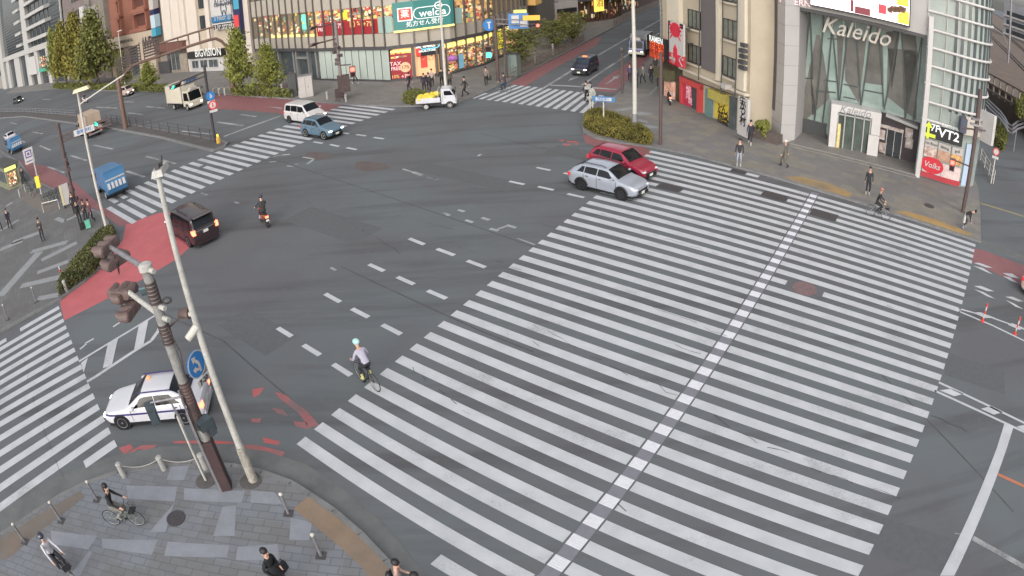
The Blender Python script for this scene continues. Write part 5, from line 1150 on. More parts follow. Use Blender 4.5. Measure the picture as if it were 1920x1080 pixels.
zz = HT(g2, 350, 545); q = G3(350, 628, HT(g2, 366, 610)-.1); b = MB(); za_ = HT(g2, 368, 612); b.tube((g2[0], g2[1], za_), (g2[0]-.3, g2[1]-.25, za_-.25), .12, .11); b.box((g2[0]-.08, g2[1]-.02, HT(g2, 360, 588)), (.1, .1, .1)); b.build('loudspeaker', PW, t); root(t)
# 3 thin sign pole near
t, g3, h3 = pole_thing('sign_post', 'thin white sign post with a grey board seen edge on, by the near bollards', 'sign post', (386, 901), (345, 775), .045, PC)
b = MB(); q = G3(333, 778, h3-.15); b.box((q[0], q[1], q[2]), (.95, .05, .32), ang(G(350, 805, h3)-G(318, 752, h3))); b.build('board', GALV, t); root(t)
for i, p in enumerate(((386, 901), (470, 902))):
    g_ = G(*p, .135); b = MB(); b.lathe((0, 0, 0), [(.4, 0), (.38, .006), (.001, .008)], n=20); tag(b.build('ground_patch', mat('dirty mortar', S(96, 92, 92, .66), .9, var=.3, vs=4), loc=(g_[0], g_[1], .135)), kind='structure')
# 4 left corner lamp and signal
t, g4, h4 = pole_thing('street_lamp', 'white street lamp post on the left corner beside the hedge', 'street lamp', (203, 440), (144, 172), .12, PW, r1=.08)
b = MB(); c_ = np.array(G3(150, 165, h4+.2)); b.box((c_[0]+.1, c_[1], h4+.1), (1.3, .5, .22), .3, tap=.8); b.build('lamp_head', mat('lamp head cream', S(206, 196, 160, .8), .5), t)
b = MB(); q = G3(213, 146, h4-.9); q2 = G3(213, 152, h4-1.2); b.tube((g4[0], g4[1], h4-.9), (g4[0]+4, g4[1]+.2, h4+.2), .05); b.build('stay_arm', PW, t); root(t)
t, g5, h5 = pole_thing('traffic_signal_pole', 'brown signal pole with truss arm, street name plate and green light on the left corner', 'signal pole', (145, 396), (102, 234), .16, PB)
za_ = HT(g5, 106, 258); e = np.array(G3(208, 222, za_)); b = MB(); b.tube((g5[0], g5[1], za_), e, .06); b.tube((g5[0], g5[1], za_-.5), (e[0], e[1], za_-.45), .06)
for k in range(8): f_ = k/8; p0 = np.array((g5[0], g5[1], za_))*(1-f_)+e*f_; f2 = (k+1)/8; p1 = np.array((g5[0], g5[1], za_))*(1-f2)+e*f2; b.tube(p0, (p1[0], p1[1], za_-.47), .035, n=6)
b.build('truss_arm', PB, t); fr = face(e)
sp = np.array((g5[0], g5[1], za_))*.53+e*.47; b = MB(); M = Matrix.Translation(Vector((sp[0]+.1, sp[1]-.15, za_-.2))) @ Matrix.Rotation(ang(e[:2]-g5), 4, 'Z'); b.box((0, 0, 0), (1.9, .06, .5)); b.v = [tuple(M @ Vector(p)) for p in b.v]; bb = b.build('name_plate', WHT, t)
text('歌舞伎町', .34, M @ Matrix.Translation((0, -.04, 0)) @ Matrix.Rotation(math.pi/2, 4, 'X'), BLUE, bb)
sl_ = np.array(G3(188, 229, za_-.2)); signal_h('signal_head', t, tuple(sl_), ang(e[:2]-g5), 'g', 1.35)
b = MB(); 
for k in range(10): b.box((g5[0]+rnd.uniform(-.15, .35), g5[1]+rnd.uniform(-.2, .1), 1.2+k*.42), (.22, .2, .3), rnd.uniform(0, 2))
b.build('junction_box', RUST, t); root(t)
# 5 median signal pole
t, g6, h6 = pole_thing('traffic_signal_pole', 'dark signal pole at the tip of the median with green light and no-entry plates', 'signal pole', (404, 267), (380, 122), .13, mat('dark pole', S(64, 60, 66, .66), .5))
za_ = HT(g6, 382, 135); e = np.array(G3(322, 160, za_)); b = MB(); b.tube((g6[0], g6[1], za_), e, .06); b.tube((g6[0], g6[1], za_-.4), (e[0], e[1], za_-.35), .05); b.build('signal_arm', PB, t); rr = ang(np.array((g6[0], g6[1]))-e[:2])
signal_h('signal_head', t, tuple(e+np.array((.3, 0, -.1))), rr, 'g', 1.5)
sp = np.array(G3(358, 151, za_-.3)); M = Matrix.Translation(Vector(sp)) @ Matrix.Rotation(rr+.1, 4, 'Z'); b = MB(); b.box((0, 0, 0), (2.0, .06, .55)); b.v = [tuple(M @ Vector(p)) for p in b.v]; bb = b.build('name_plate', WHT, t); text('歌舞伎町', .38, M @ Matrix.Translation((0, -.04, 0)) @ Matrix.Rotation(math.pi/2, 4, 'X'), BLUE, bb)
for (px, py, m, k) in ((393.5, 179, BLUE, 0), (398, 196, RSG, 1)):
    zz = HT(g6, 390+k*3, py); q = G3(px+2, py, zz); M = Matrix.Translation(Vector((q[0], q[1]-.15, zz))) @ Matrix.Rotation(face(q), 4, 'Z'); b = MB(); b.lathe((0, 0, 0), [(.001, .02), (.42, .02), (.42, -.02), (.001, -.02)], 'y', 20, 0)
    if k: b.lathe((0, -.022, 0), [(.001, 0), (.3, 0), (.3, -.004), (.001, -.004)], 'y', 20, 1); b.box((0, -.04, 0), (.1, .01, .4), mi=0)
    else: b.box((0, -.03, 0), (.1, .01, .45), mi=1); b.box((.12, -.03, -.05), (.08, .01, .25), mi=1)
    b.box((0, 0, -.55), (.75, .03, .22), mi=1); b.v = [tuple(M @ Vector(p)) for p in b.v]; b.build('sign_plate', [m, WHT], t)
root(t)
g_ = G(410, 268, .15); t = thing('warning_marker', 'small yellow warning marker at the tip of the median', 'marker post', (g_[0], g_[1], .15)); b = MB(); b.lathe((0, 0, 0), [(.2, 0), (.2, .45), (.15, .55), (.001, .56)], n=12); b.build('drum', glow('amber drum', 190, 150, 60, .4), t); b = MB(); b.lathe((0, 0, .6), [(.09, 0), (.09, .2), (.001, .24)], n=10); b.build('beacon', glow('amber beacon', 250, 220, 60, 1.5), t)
# arch gantry on the left
ga, gb = G(236, 240, .15), G(438, 176, .13); hA = HT(ga, 221, 145)
t = thing('arch_gantry', 'rust brown steel arch gantry with louvre panels over the left carriageway', 'gantry', (ga[0], ga[1], 0))
b = MB(); b.tube((*ga, 0), (*ga, hA), .34, .28, 14); b.build('post', mat('brown gantry steel', S(120, 94, 82, .7), .6, var=.2, vs=1.2), t); BRN = MATS['brown gantry steel']
hB = HT(gb, 424, 95); b = MB(); b.tube((*gb, 0), (*gb, hB-1.5), .36, .34, 14); b.build('post', BRN, t)
P = []
for f_ in np.linspace(0, 1, 22):
    p = ga+(gb-ga)*f_; pz = hA-.8+(hB-hA+1.2)*f_+1.6*math.sin(min(1, f_*6)*math.pi/2)+(-1.8*max(0, (f_-.88)/.12)**2); P.append((p[0], p[1], pz))
b = MB(); b.path([(ga[0], ga[1], hA-1)]+P+[(gb[0], gb[1], hB-1.6)], .2, 8); b.build('arch_beam', BRN, t)
b = MB(); PP = P[8:20]; b.path([(p[0], p[1], p[2]+1.5) for p in PP], .14, 6)
for p in PP[::2]: b.tube((p[0], p[1], p[2]), (p[0], p[1], p[2]+1.5), .08, n=6)
b.build('upper_rail', BRN, t)
for f0, m in ((.04, BLACK), (.13, BLACK), (.3, BLACK)):
    p = ga+(gb-ga)*(f0+.03); k = int((f0+.03)*21); pz = P[k][2]; b = MB()
    for j in range(6): b.box((p[0], p[1], pz+.5+j*.36), (2.0, .3, .2), ang(gb-ga))
    for s_ in (-1, 1): b.box((p[0]+s_*1.0*(gb-ga)[0]/np.linalg.norm(gb-ga), p[1]+s_*1.0*(gb-ga)[1]/np.linalg.norm(gb-ga), pz+1.35), (.12, .4, 2.5), ang(gb-ga))
    b.build('louvre_panel', mat('dark louvre', S(84, 72, 70, .7), .6), t)
root(t)
# small lamps and other poles
def simple_lamp(bp, tp, label, r=.09, arm=None, m=PW, z0=.13, name='street_lamp'):
    t, g_, h_ = pole_thing(name, label, 'street lamp', bp, tp, r, m, r1=r*.7, z0=z0)
    b = MB(); d = arm or (.7, 0); b.box((g_[0]+d[0]/2, g_[1]+d[1]/2, h_), (abs(d[0])+.3, .28, .14), ang(d)); b.build('lamp_head', m, t); root(t); return g_, h_
simple_lamp((236, 168), (217, 60), 'small white lamp post in front of the terracotta hotel')
b0 = simple_lamp((1190, 246), (1183, -22), 'tall white street lamp post rising from the right hedge', .17, (-1.2, .2))
g_ = G(1190, 246, .13); b = MB(); b.lathe((g_[0], g_[1], 0), [(.3, 0), (.3, .5), (.2, 1.4), (.19, 1.5)], n=14); tag(b.build('lamp_plinth', GALV), 'flared grey plinth around the tall white lamp post in the right hedge', 'plinth')
simple_lamp((838, 192), (806, -30), 'slim white lamp post in front of the drugstore entrance', .13, (-.8, .2))
simple_lamp((1042, 84), (1038, 4), 'dark lamp post by the side street fence', .08, (.4, .1), PB)
t, g_, h_ = pole_thing('sign_pole', 'dark brown plain pole standing on the right pavement', 'pole', (1238, 271), (1238, 100), .12, PB); b = MB(); b.lathe((g_[0], g_[1], h_), [(.13, -.05), (.13, .03), (.001, .08)], n=12); b.build('pole_cap', PB, t); root(t)
t, g_, h_ = pole_thing('sign_pole', 'slim dark post at the kerb near the side street stop line', 'pole', (1167, 175), (1165, 95), .11, PB); b = MB(); b.ell((g_[0], g_[1], h_+.1), (.22, .22, .3)); b.build('beacon', DGREY, t); root(t)
# signals by the drugstore
t, g7, h7 = pole_thing('traffic_signal_pole', 'grey signal pole with branching arms and red pedestrian light by the white panels', 'signal pole', (643, 189), (628, 40), .17, mat('grey brown pole', S(134, 124, 122, .7), .6, var=.15, vs=3))
for (a_, c_) in (((628, 44), (584, 53)), ((632, 72), (586, 84)), ((640, 122), (658, 121))):
    zz = HT(g7, *a_); e = G3(*c_, zz); b = MB(); b.tube((g7[0], g7[1], zz), e, .07); b.build('arm', PB, t)
    if c_[0] < 600: signal_h('signal_head', t, (e[0], e[1], zz), 1.2, None, 1.4)
    else: signal_v('pedestrian_signal', t, (e[0]+.1, e[1], zz-.75), face(e), 'r', 1.35)
b = MB(); b.box((g7[0]+.3, g7[1]-.1, 1.9), (1.2, .7, 1.7), .2); b.box((g7[0]-.2, g7[1]-.2, 1.0), (.9, .5, .9), .3); b.build('control_box', RUST, t)
b = MB()
for k in range(6): b.box((g7[0]+rnd.uniform(-.3, .2), g7[1]-.1, 4+k*.4), (.45, .3, .3), .3*k)
b.build('junction_box', PB, t); root(t)
t, g8, h8 = pole_thing('traffic_signal_pole', 'brown signal pole with red light, blue signs and arm at the side street corner', 'signal pole', (934, 151), (925, 30), .17, PB)
zz = HT(g8, 927, 45); e = G3(1003, 47, zz); b = MB(); b.tube((g8[0], g8[1], zz), e, .07); b.tube((g8[0], g8[1], zz+.5), (e[0], e[1], zz+.5), .06); b.build('arm', GALV, t)
rr = ang(np.array(e[:2])-g8); signal_h('signal_head', t, (e[0]-.1, e[1]-.2, zz), face(e), 'r', 1.3); b = MB(); b.box((e[0]-.3, e[1], zz+.75), (1.6, .1, .5), face(e)); b.build('amber_plate', glow('amber plate', 220, 170, 60, .5), t)
q = G3(917, 47, HT(g8, 927, 48)); b = MB(); M = Matrix.Translation(Vector(q)) @ Matrix.Rotation(face(q), 4, 'Z'); b.lathe((0, -.1, 0), [(.001, .02), (.62, .02), (.62, -.02), (.001, -.02)], 'y', 20, 0); b.box((0, -.14, 0), (.16, .01, .75), mi=1); b.box((0, -.145, .3), (.4, .01, .14), mi=1); b.v = [tuple(M @ Vector(p)) for p in b.v]; b.build('arrow_sign', [BLUE, WHT], t)
q = G3(972, 39, zz+.3); b = MB(); M = Matrix.Translation(Vector(q)) @ Matrix.Rotation(face(q), 4, 'Z'); b.box((0, -.2, 0), (1.9, .06, 1.6), mi=0); b.box((-.3, -.24, .2), (.7, .02, .8), mi=1); b.box((.5, -.24, -.3), (.7, .02, .6), mi=1); b.box((.2, -.24, 1.0), (1.2, .1, .3), mi=2); b.v = [tuple(M @ Vector(p)) for p in b.v]; b.build('blue_panel', [mat('panel blue', S(70, 120, 180, .8), .5), WHT, glow('yellow light', 236, 236, 110, 1)], t)
q = G3(916, 97, HT(g8, 930, 97)); b = MB(); b.tube((g8[0], g8[1], q[2]), q, .05); b.build('arm', PB, t); signal_v('pedestrian_signal', t, (q[0], q[1]-.1, q[2]), face(q), 'g', 1.5); root(t)
simple_lamp((950, 146), (944, 22), 'second brown pole beside the red light at the side street corner', .13, (.3, .1), PB)
# right pole on Kaleido corner
t, g9, h9 = pole_thing('traffic_signal_pole', 'brown signal pole with red pedestrian light near the curved tower corner', 'signal pole', (1805, 398), (1831, 165), .16, PB)
zz = HT(g9, 1812, 330); q = G3(1784, 308, HT(g9, 1812, 320)); b = MB(); b.tube((g9[0], g9[1], q[2]+.35), (q[0], q[1], q[2]+.35), .05); b.build('arm', PB, t); signal_v('pedestrian_signal', t, (q[0], q[1]-.1, q[2]), face(q), 'r', 1.0)
b = MB(); zz = HT(g9, 1826, 235)
for k in range(5): b.box((g9[0]+rnd.uniform(-.5, .5), g9[1]+rnd.uniform(-.2, .2), zz+k*.2-.3), (.7, .16, .16), rnd.uniform(-1, 1))
b.build('bracket_cluster', GALV, t)
zz = HT(g9, 1822, 245); b = MB(); b.tube((g9[0]-.9, g9[1]+.6, zz), (g9[0]+.7, g9[1]-.3, zz+.25), .06); b.build('arm', PB, t); root(t)
t, g_, h_ = pole_thing('road_sign', 'white post with round sign by the guard rail of the far right street', 'road sign', (1858, 344), (1868, 284), .06, PW, z0=0)
b = MB(); q = (g_[0], g_[1], h_); M = Matrix.Translation(Vector(q)) @ Matrix.Rotation(face(q), 4, 'Z'); b.lathe((0, -.08, 0), [(.001, .02), (.32, .02), (.32, -.02), (.001, -.02)], 'y', 18, 0); b.lathe((0, -.105, 0), [(.24, 0), (.32, 0), (.32, -.01), (.24, -.01)], 'y', 18, 1); b.box((0, -.08, -.5), (.6, .03, .22)); b.v = [tuple(M @ Vector(p)) for p in b.v]; b.build('disc', [WHT, RSG], t); root(t)
# hedge signs on the right
t, g_, h_ = pole_thing('street_name_sign', 'blue street name plate with white band on a white post in the right hedge', 'road sign', (1132, 233), (1130, 183), .055, PW)
M = Matrix.Translation((g_[0], g_[1]-.08, h_-.1)) @ Matrix.Rotation(face(g_)-.15, 4, 'Z'); b = MB(); b.box((0, 0, 0), (1.7, .06, .42), mi=0); b.box((0, -.035, 0), (1.2, .01, .24), mi=1); b.v = [tuple(M @ Vector(p)) for p in b.v]; b.build('plate', [mat('plate blue', S(70, 116, 160, .8), .5), WHT], t); text('靖国通り', .24, M @ Matrix.Translation((0, -.045, 0)) @ Matrix.Rotation(math.pi/2, 4, 'X'), BLUE, t); root(t)
t, g_, h_ = pole_thing('sign_cluster', 'pair of white posts with small worn plates at the left end of the right hedge', 'road sign', (1107, 219), (1104, 158), .06, PW)
b = MB(); b.tube((g_[0]+.2, g_[1], .1), (g_[0]+.2, g_[1], h_-.3), .05); b.build('pole', PW, t); b = MB()
for k in range(7): b.box((g_[0]+rnd.uniform(-.3, .35), g_[1]-.1-.02*k, h_-.1-k*.16), (.4, .04, .25), rnd.uniform(-.5, .5), M=Matrix.Rotation(rnd.uniform(-.4, .4), 4, 'Y'))
b.build('plate', mat('worn plate', S(170, 170, 164, .74), .6, var=.4, vs=5), t); root(t)
# ------------------------------------------------------------ bollards, chains, fences
CHAIN = mat('chain', S(156, 150, 146, .7), .5, metal=.3)
def bollard(kind, bp, tp, label, group, z0=.13):
    g_ = G(*bp, z0); h_ = max(.5, HT(g_, *tp)-z0)
    if kind == 'stone': t = thing('bollard', label, 'bollard', (g_[0], g_[1], z0), 0, group); b = MB(); b.lathe((0, 0, 0), [(.12, 0), (.115, h_*.8), (.1, h_*.82), (.13, h_*.86), (.13, h_*.93), (.08, h_), (.001, h_+.01)], n=14); b.build('post', PEB, t)
    else: t = thing('bollard', label, 'bollard', (g_[0], g_[1], z0), 0, group); b = MB(); b.tube((0, 0, 0), (0, 0, h_-.05), .05, n=12); b.build('post', GALV, t); b = MB(); b.ell((0, 0, h_-.02), (.065, .065, .06)); b.build('cap', PW, t); b = MB(); b.box((0, 0, .01), (.3, .3, .02)); b.build('foot_plate', DGREY, t)
    return (g_[0], g_[1], z0+h_)
gp_ = 'bollards along the near corner kerb'
S3 = [bollard('stone', (233, 893), (224, 866), 'left of the three stout pale bollards linked by a chain on the near corner', gp_), bollard('stone', (308, 880), (299, 854), 'middle of the three stout pale bollards linked by a chain on the near corner', gp_), bollard('stone', (386, 878), (377, 849), 'stout pale bollard behind the thin sign post on the near corner', gp_)]
for k, (bp, tp, l) in enumerate([((182, 937), (163, 902), 'slim grey post behind the cyclist with the basket'), ((115, 977), (92, 941), 'slim grey post left of the cyclist with the basket, by the zebra stripes'), ((47, 1016), (23, 982), 'slim grey post nearest the lower left corner'), ((541, 963), (528, 925), 'slim grey post at the top end of the tan paving strip'), ((602, 1042), (591, 1000), 'slim grey post in a square socket beside the tan paving strip')]): bollard('slim', bp, tp, l, gp_)
gl = 'bollards on the left corner'
for bp, tp, l in [((68, 566), (60, 538), 'slim dark post on the left corner below the hedge'), ((15, 599), (5, 571), 'slim dark post on the left corner at the picture edge')]: bollard('slim', bp, tp, l, gl)
S4 = [bollard('stone', (192, 483), (188, 464), 'pale chain bollard at the top end of the left hedge', gl), bollard('stone', (163, 512), (159, 494), 'pale chain bollard midway along the left hedge', gl), bollard('stone', (125, 546), (121, 524), 'pale chain bollard at the bottom end of the left hedge', gl)]
def chain(a, b_, label, sag=.22):
    P = [(a[0]+(b_[0]-a[0])*f, a[1]+(b_[1]-a[1])*f, (a[2]+(b_[2]-a[2])*f)-.1-sag*4*f*(1-f)) for f in np.linspace(0, 1, 13)]
    b = MB(); b.path(P, .018, 6); tag(b.build('barrier_chain', CHAIN), label, 'chain', 'chains between bollards')
chain(S3[0], S3[1], 'chain between the left and middle pale bollards on the near corner'); chain(S3[1], S3[2], 'chain between the middle and right pale bollards on the near corner')
q = bollard('slim', (182, 937), (163, 902), 'x', gp_) if False else (*G(166, 902, .13+.8), .95)
chain(S4[0], S4[1], 'chain along the upper half of the left hedge'); chain(S4[1], S4[2], 'chain along the lower half of the left hedge')
g_ = G(117, 521, .13); t = thing('bollard', 'red and white flexible post beside the left hedge', 'bollard', (g_[0], g_[1], .13), 0, gl); b = MB()
for k in range(4): b.tube((0, 0, k*.2), (0, 0, k*.2+.2), .05, n=10, mi=k % 2)
b.build('post', [RSG, WHT], t); b = MB(); b.lathe((0, 0, 0), [(.14, 0), (.1, .04), (.001, .05)], n=12); b.build('base', BLACK, t)
gr = 'red and white flexible lane posts on the right'
for i, (bp, tp, l) in enumerate([((1842, 602), (1850, 568), 'left of the two red and white lane posts on the right hatching'), ((1903, 626), (1909, 592), 'right of the two red and white lane posts on the right hatching')]):
    g_ = G(*bp); h_ = HT(g_, *tp); t = thing('lane_post', l, 'lane post', (g_[0], g_[1], 0), 0, gr); b = MB()
    for k in range(5): b.tube((0, 0, k*h_/5), (0, 0, (k+1)*h_/5), .045, n=10, mi=0 if k % 2 == 0 else 1)
    b.build('post', [mat('post orange red', S(206, 78, 66, .85), .5), WHT], t); b = MB(); b.lathe((0, 0, 0), [(.14, .001), (.1, .04), (.001, .05)], n=12); b.build('base', RSG, t)
gt_ = 'white posts along the upper pavement'
for bp, tp, l in [((614, 186), (612, 171), 'white post beside the parked bicycle on the upper pavement'), ((649, 191.5), (647, 177), 'white post in front of the brown control box'), ((562, 182), (561, 170), 'white post in front of the grey utility cabinet'), ((530, 178), (527, 157), 'tallest white post, left of the dark waste column'),
                  ((1037, 103), (1036, 82), 'white notice post on the side street fence'), ((1003, 118), (1001, 90), 'white notice board post at the corner of the side street fence')]: bollard('stone', bp, tp, l, gt_)
def cabinet(bp, size, rz, m, name, label, cat):
    g_ = G(*bp, .13); t = thing(name, label, cat, (g_[0], g_[1], .13), rz); b = MB(); b.box((0, 0, size[2]/2+.05), size); b.build('cabinet', m, t); b = MB(); b.box((0, 0, size[2]+.09), (size[0]+.1, size[1]+.1, .08)); b.box((0, 0, .03), (size[0]-.05, size[1]-.05, .06)); b.build('lid', DGREY if m != OFFW else GALV, t)
    b = MB(); b.box((0, -size[1]/2-.012, size[2]/2+.05), (.02, .02, size[2]*.9)); b.box((size[0]*.2, -size[1]/2-.02, size[2]*.5), (.05, .03, .15)); b.build('door_seam', DGREY, t); return t
cabinet((576, 181), (1.5, .9, 2.3), .15, OFFW, 'utility_cabinet', 'pale grey utility cabinet on the upper pavement', 'cabinet')
cabinet((551, 180), (.9, .8, 2.4), .15, mat('dark green column', S(70, 74, 74, .66), .5), 'utility_cabinet', 'dark narrow cabinet beside the pale grey one on the upper pavement', 'cabinet')
cabinet((540, 179), (.9, .5, 1.3), .1, RUST, 'utility_cabinet', 'small rust brown box left of the dark cabinet', 'cabinet')
cabinet((962, 142), (1.4, .9, 2.3), -.5, mat('grey green box', S(120, 134, 128, .7), .5, var=.1, vs=2), 'utility_cabinet', 'grey green cabinet at the corner of the side street', 'cabinet')
def fence(pts, label, z0=.13, h=1.05, rails=3, sp=2.6, m=None, pr=.04, balus=False):
    P = [np.array(p) for p in pts]; t = thing('railing', label, 'railing', (P[0][0], P[0][1], z0)); m = m or DGREY
    r_ = MB()
    for a, c in zip(P, P[1:]):
        L = np.linalg.norm(c-a); n = max(1, round(L/sp))
        for k in range(n+1):
            q = a+(c-a)*k/n; b = MB(); b.tube((q[0], q[1], z0), (q[0], q[1], z0+h), pr, n=8)
            if k < n or c is P[-1]: b.build('post', m, t)
        for j in range(rails): z = z0+h*(1-j*.36); r_.tube((a[0], a[1], z), (c[0], c[1], z), pr*.75, n=6)
        if balus:
            for k in range(int(L/.3)): q = a+(c-a)*(k+.5)*.3/L; r_.tube((q[0], q[1], z0+.12), (q[0], q[1], z0+h), .012, n=4)
    r_.build('rail', m, t); root(t)
fence([G(x, y, .15) for x, y in [(396, 263), (377, 259), (300, 245), (210, 230), (144, 219)]], 'dark tubular railing along the median from the tip to the bend', z0=.15, m=mat('rail dark', S(92, 88, 92, .68), .5, metal=.3))
fence([G(x, y, .15) for x, y in [(142, 219), (50, 211), (0, 211), (-25, 211)]], 'grey railing on the far part of the median beyond the bend', z0=.15, sp=3.5, m=GALV)
fence([G(x, y, .13) for x, y in [(958, 150), (1010, 122.5), (1058, 98), (1095, 78)]], 'brown tubular railing along the side street kerb', m=mat('rail brown', S(118, 102, 92, .7), .6), sp=2.2, balus=True)
fence([G(x, y, .13) for x, y in [(1150, 50), (1189, 29), (1238, 8)]], 'far brown railing along the side street past the driveway', m=MATS['rail brown'], sp=2.4, balus=True)
fence([G(x, y, .05) for x, y in [(1834, 330), (1838, 300), (1862, 345)][1:]], 'white guard rail beside the curved tower', z0=.05, m=PW, sp=2.2, h=1.1)
for i, (x, l) in enumerate(((405, 'left'), (416, 'middle'), (427, 'right'))):
    g_ = G(x, 178-i*.3, .13); b = MB(); b.path([(-.5, 0, 0), (-.5, 0, .8), (-.35, 0, .95), (.35, 0, .95), (.5, 0, .8), (.5, 0, 0)], .06, 8); tag(b.build('hoop_barrier', PW, loc=(g_[0], g_[1], .13), rz=1.2), l+' one of the three white hoop barriers by the gantry foot', 'barrier', 'white hoop barriers')
# ------------------------------------------------------------ vegetation
def leafmat(name, c1, c2): return mat(name, c1, .7, var=.5, vs=.9, col2=c2, spec=.2)
LG = leafmat('ginkgo yellow green', S(158, 148, 72, .76), S(106, 106, 56, .72)); LG2 = leafmat('deep green leaves', S(130, 130, 70, .76), S(84, 92, 54, .72)); LG3 = leafmat('fresh green leaves', S(146, 148, 74, .8), S(104, 112, 56, .74)); LH = leafmat('hedge olive', S(144, 132, 66, .72), S(88, 88, 46, .66)); BARK = mat('bark', S(86, 72, 62, .66), .9, var=.3, vs=5, bump=.6)
LH2 = leafmat('dull hedge green', S(118, 118, 72, .7), S(78, 84, 52, .66))
def leaves(mb, c, n, R, size, shape, rr):
    for _ in range(n):
        p = shape(rr)
        s = size*rr.uniform(.6, 1.3); u = Vector((rr.gauss(0, 1), rr.gauss(0, 1), rr.gauss(0, .6))).normalized(); a = u.orthogonal().normalized(); w_ = u.cross(a)
        q = Vector((c[0]+p[0], c[1]+p[1], c[2]+p[2])); mb.add([q-a*s*.5, q+w_*s*.35, q+a*s*.5, q-w_*s*.35], [(0, 1, 2, 3)])
def make_tree(h, R, kind, m, seed, n=3600, size=.3, trunk=.16):
    rr = random.Random(seed); t = bpy.data.objects.new('tree', None); COL.objects.link(t)
    b = MB(); b.path([(0, 0, 0), (.05, 0, h*.25), (-.05, .03, h*.6), (0, 0, h*.92)], [trunk, trunk*.8, trunk*.5, .03], 8)
    brs = []
    for k in range(30):
        z = h*(.17+.76*k/30); a = k*2.4+rr.uniform(-.4, .4)
        f = (z/h-.16)/.84; rad = R*((1-f)**1.15*1.1+.04) if kind == 'cone' else R*math.sqrt(max(.05, 1-((z/h-.62)/.4)**2))
        rad *= rr.uniform(.75, 1.15); e = Vector((math.cos(a)*rad, math.sin(a)*rad, z+rad*.35)); brs.append((Vector((0, 0, z-.2)), e)); b.path([(0, 0, z-.2), tuple(Vector((0, 0, z-.2)).lerp(e, .5)+Vector((0, 0, .1))), tuple(e*.95)], [trunk*.3, trunk*.2, .015], 5)
    b.build('trunk', BARK, t)
    def shape(r):
        s0, e = r.choice(brs); f = r.random()**.6; p = s0.lerp(e, f); sp = R*.2*(.5+f)
        return (p.x+r.gauss(0, sp*.55), p.y+r.gauss(0, sp*.55), p.z+r.gauss(0, sp*.5))
    c = MB(); leaves(c, (0, 0, 0), n, R, size, shape, rr); c.build('crown', m, t); return t
TREES = [((109,164),(103,45),2.7,0,'leftmost slim ginkgo of the roadside row'),((126,165),(127,34),3.8,1,'ginkgo with a yellowish crown, second in the roadside row'),((152,166),(150,14),4.3,1,'tallest middle ginkgo of the roadside row'),
         ((187,166),(183,8),5.0,2,'full dark green ginkgo at the right end of the roadside row'),((168,166),(166,62),3.8,1,'lower golden ginkgo between the two tallest of the row'),((236,167),(232,92),1.8,2,'small tree beside the brown gantry post'),((281,169),(281,112),2.0,0,'short young tree in front of the hotel entrance'),
         ((455,177),(449,46),2.1,3,'large green tree in front of the cream office block'),((507,177),(500,78),1.9,3,'rounded green tree at the left end of the drugstore'),((974,124),(976,52),2.6,4,'round dark street tree at the corner of the side street'),((1042,92),(1040,36),2.1,4,'second round tree on the side street'),((1074,80),(1072,22),2.2,4,'farthest round tree on the side street, before the garage')]
protos = {}
for i, (bp, tp, R, k, l) in enumerate(TREES):
    g_ = G(*bp, .13); h_ = HT(g_, *tp)-.13; key = k
    spec = {0: ('cone', LG3, 1.0), 1: ('cone', LG, 1.0), 2: ('cone', LG2, 1), 3: ('cone', LG3, 1), 4: ('round', LG2, 1)}[k]
    if key not in protos:
        o = make_tree(10, 3, spec[0], spec[1], 5+k, 4200 if k < 4 else 3000, .42 if k < 4 else .36); protos[key] = o
    else: o = dup(protos[key], (0, 0), 0)
    o.name = 'street_tree'; o.location = (g_[0], g_[1], .13); o.rotation_euler.z = i*1.3; o.scale = (R/3, R/3, h_/10); tag(o, l, 'tree', 'trees along the upper pavements')
def hedge(pts, h, m, name, label, cat='hedge', z0=.13, dens=260, size=.13, grp=None):
    P = [G(x, y, z0) for x, y in pts]; cx = sum(p[0] for p in P)/len(P); cy = sum(p[1] for p in P)/len(P)
    Q = [(p[0]-cx, p[1]-cy) for p in P]; rr = random.Random(len(label)); t = thing(name, label, cat, (cx, cy, z0), 0, grp)
    b = MB(); b.prism([(q[0]*.9, q[1]*.9) for q in Q], 0, h*.72); b.build('stems', mat('hedge core', S(58, 58, 34, .6), .9, var=.4, vs=3), t)  # solid dark core filling the hedge inside the leaves
    tri = tessellate_polygon([[Vector((q[0], q[1], 0)) for q in Q]]); ar = []
    for tr_ in tri: a, c, d = [Q[i] for i in tr_]; ar.append(abs((c[0]-a[0])*(d[1]-a[1])-(d[0]-a[0])*(c[1]-a[1]))/2)
    A = sum(ar); per = list(zip(Q, Q[1:]+Q[:1])); b = MB()
    def top(r):
        k = r.choices(range(len(tri)), ar)[0]; a, c, d = [Q[i] for i in tri[k]]; u, v = r.random(), r.random()
        if u+v > 1: u, v = 1-u, 1-v
        x = a[0]+(c[0]-a[0])*u+(d[0]-a[0])*v; y = a[1]+(c[1]-a[1])*u+(d[1]-a[1])*v; bump = .12*math.sin(x*2.3+cx)*math.cos(y*2.9)
        return (x, y, h*.8+bump+abs(r.gauss(0, .09)))
    def side(r):
        a, c = r.choices(per, [math.dist(*p) for p in per])[0]; f = r.random(); return (a[0]+(c[0]-a[0])*f+r.gauss(0, .06), a[1]+(c[1]-a[1])*f+r.gauss(0, .06), r.uniform(.02, h*.9))
    leaves(b, (0, 0, 0), int(A*dens), 1, size, top, rr); leaves(b, (0, 0, 0), int(sum(math.dist(*p) for p in per)*h*dens*.8), 1, size, side, rr); b.build('foliage', m, t); return t
hedge([(1097,240),(1098,226),(1110,217),(1128,215),(1150,224),(1168,232),(1190,240),(1210,252),(1222,265),(1219,273),(1195,270),(1160,262),(1120,253)], .65, LH, 'hedge', 'olive clipped hedge island on the right corner around the white posts')
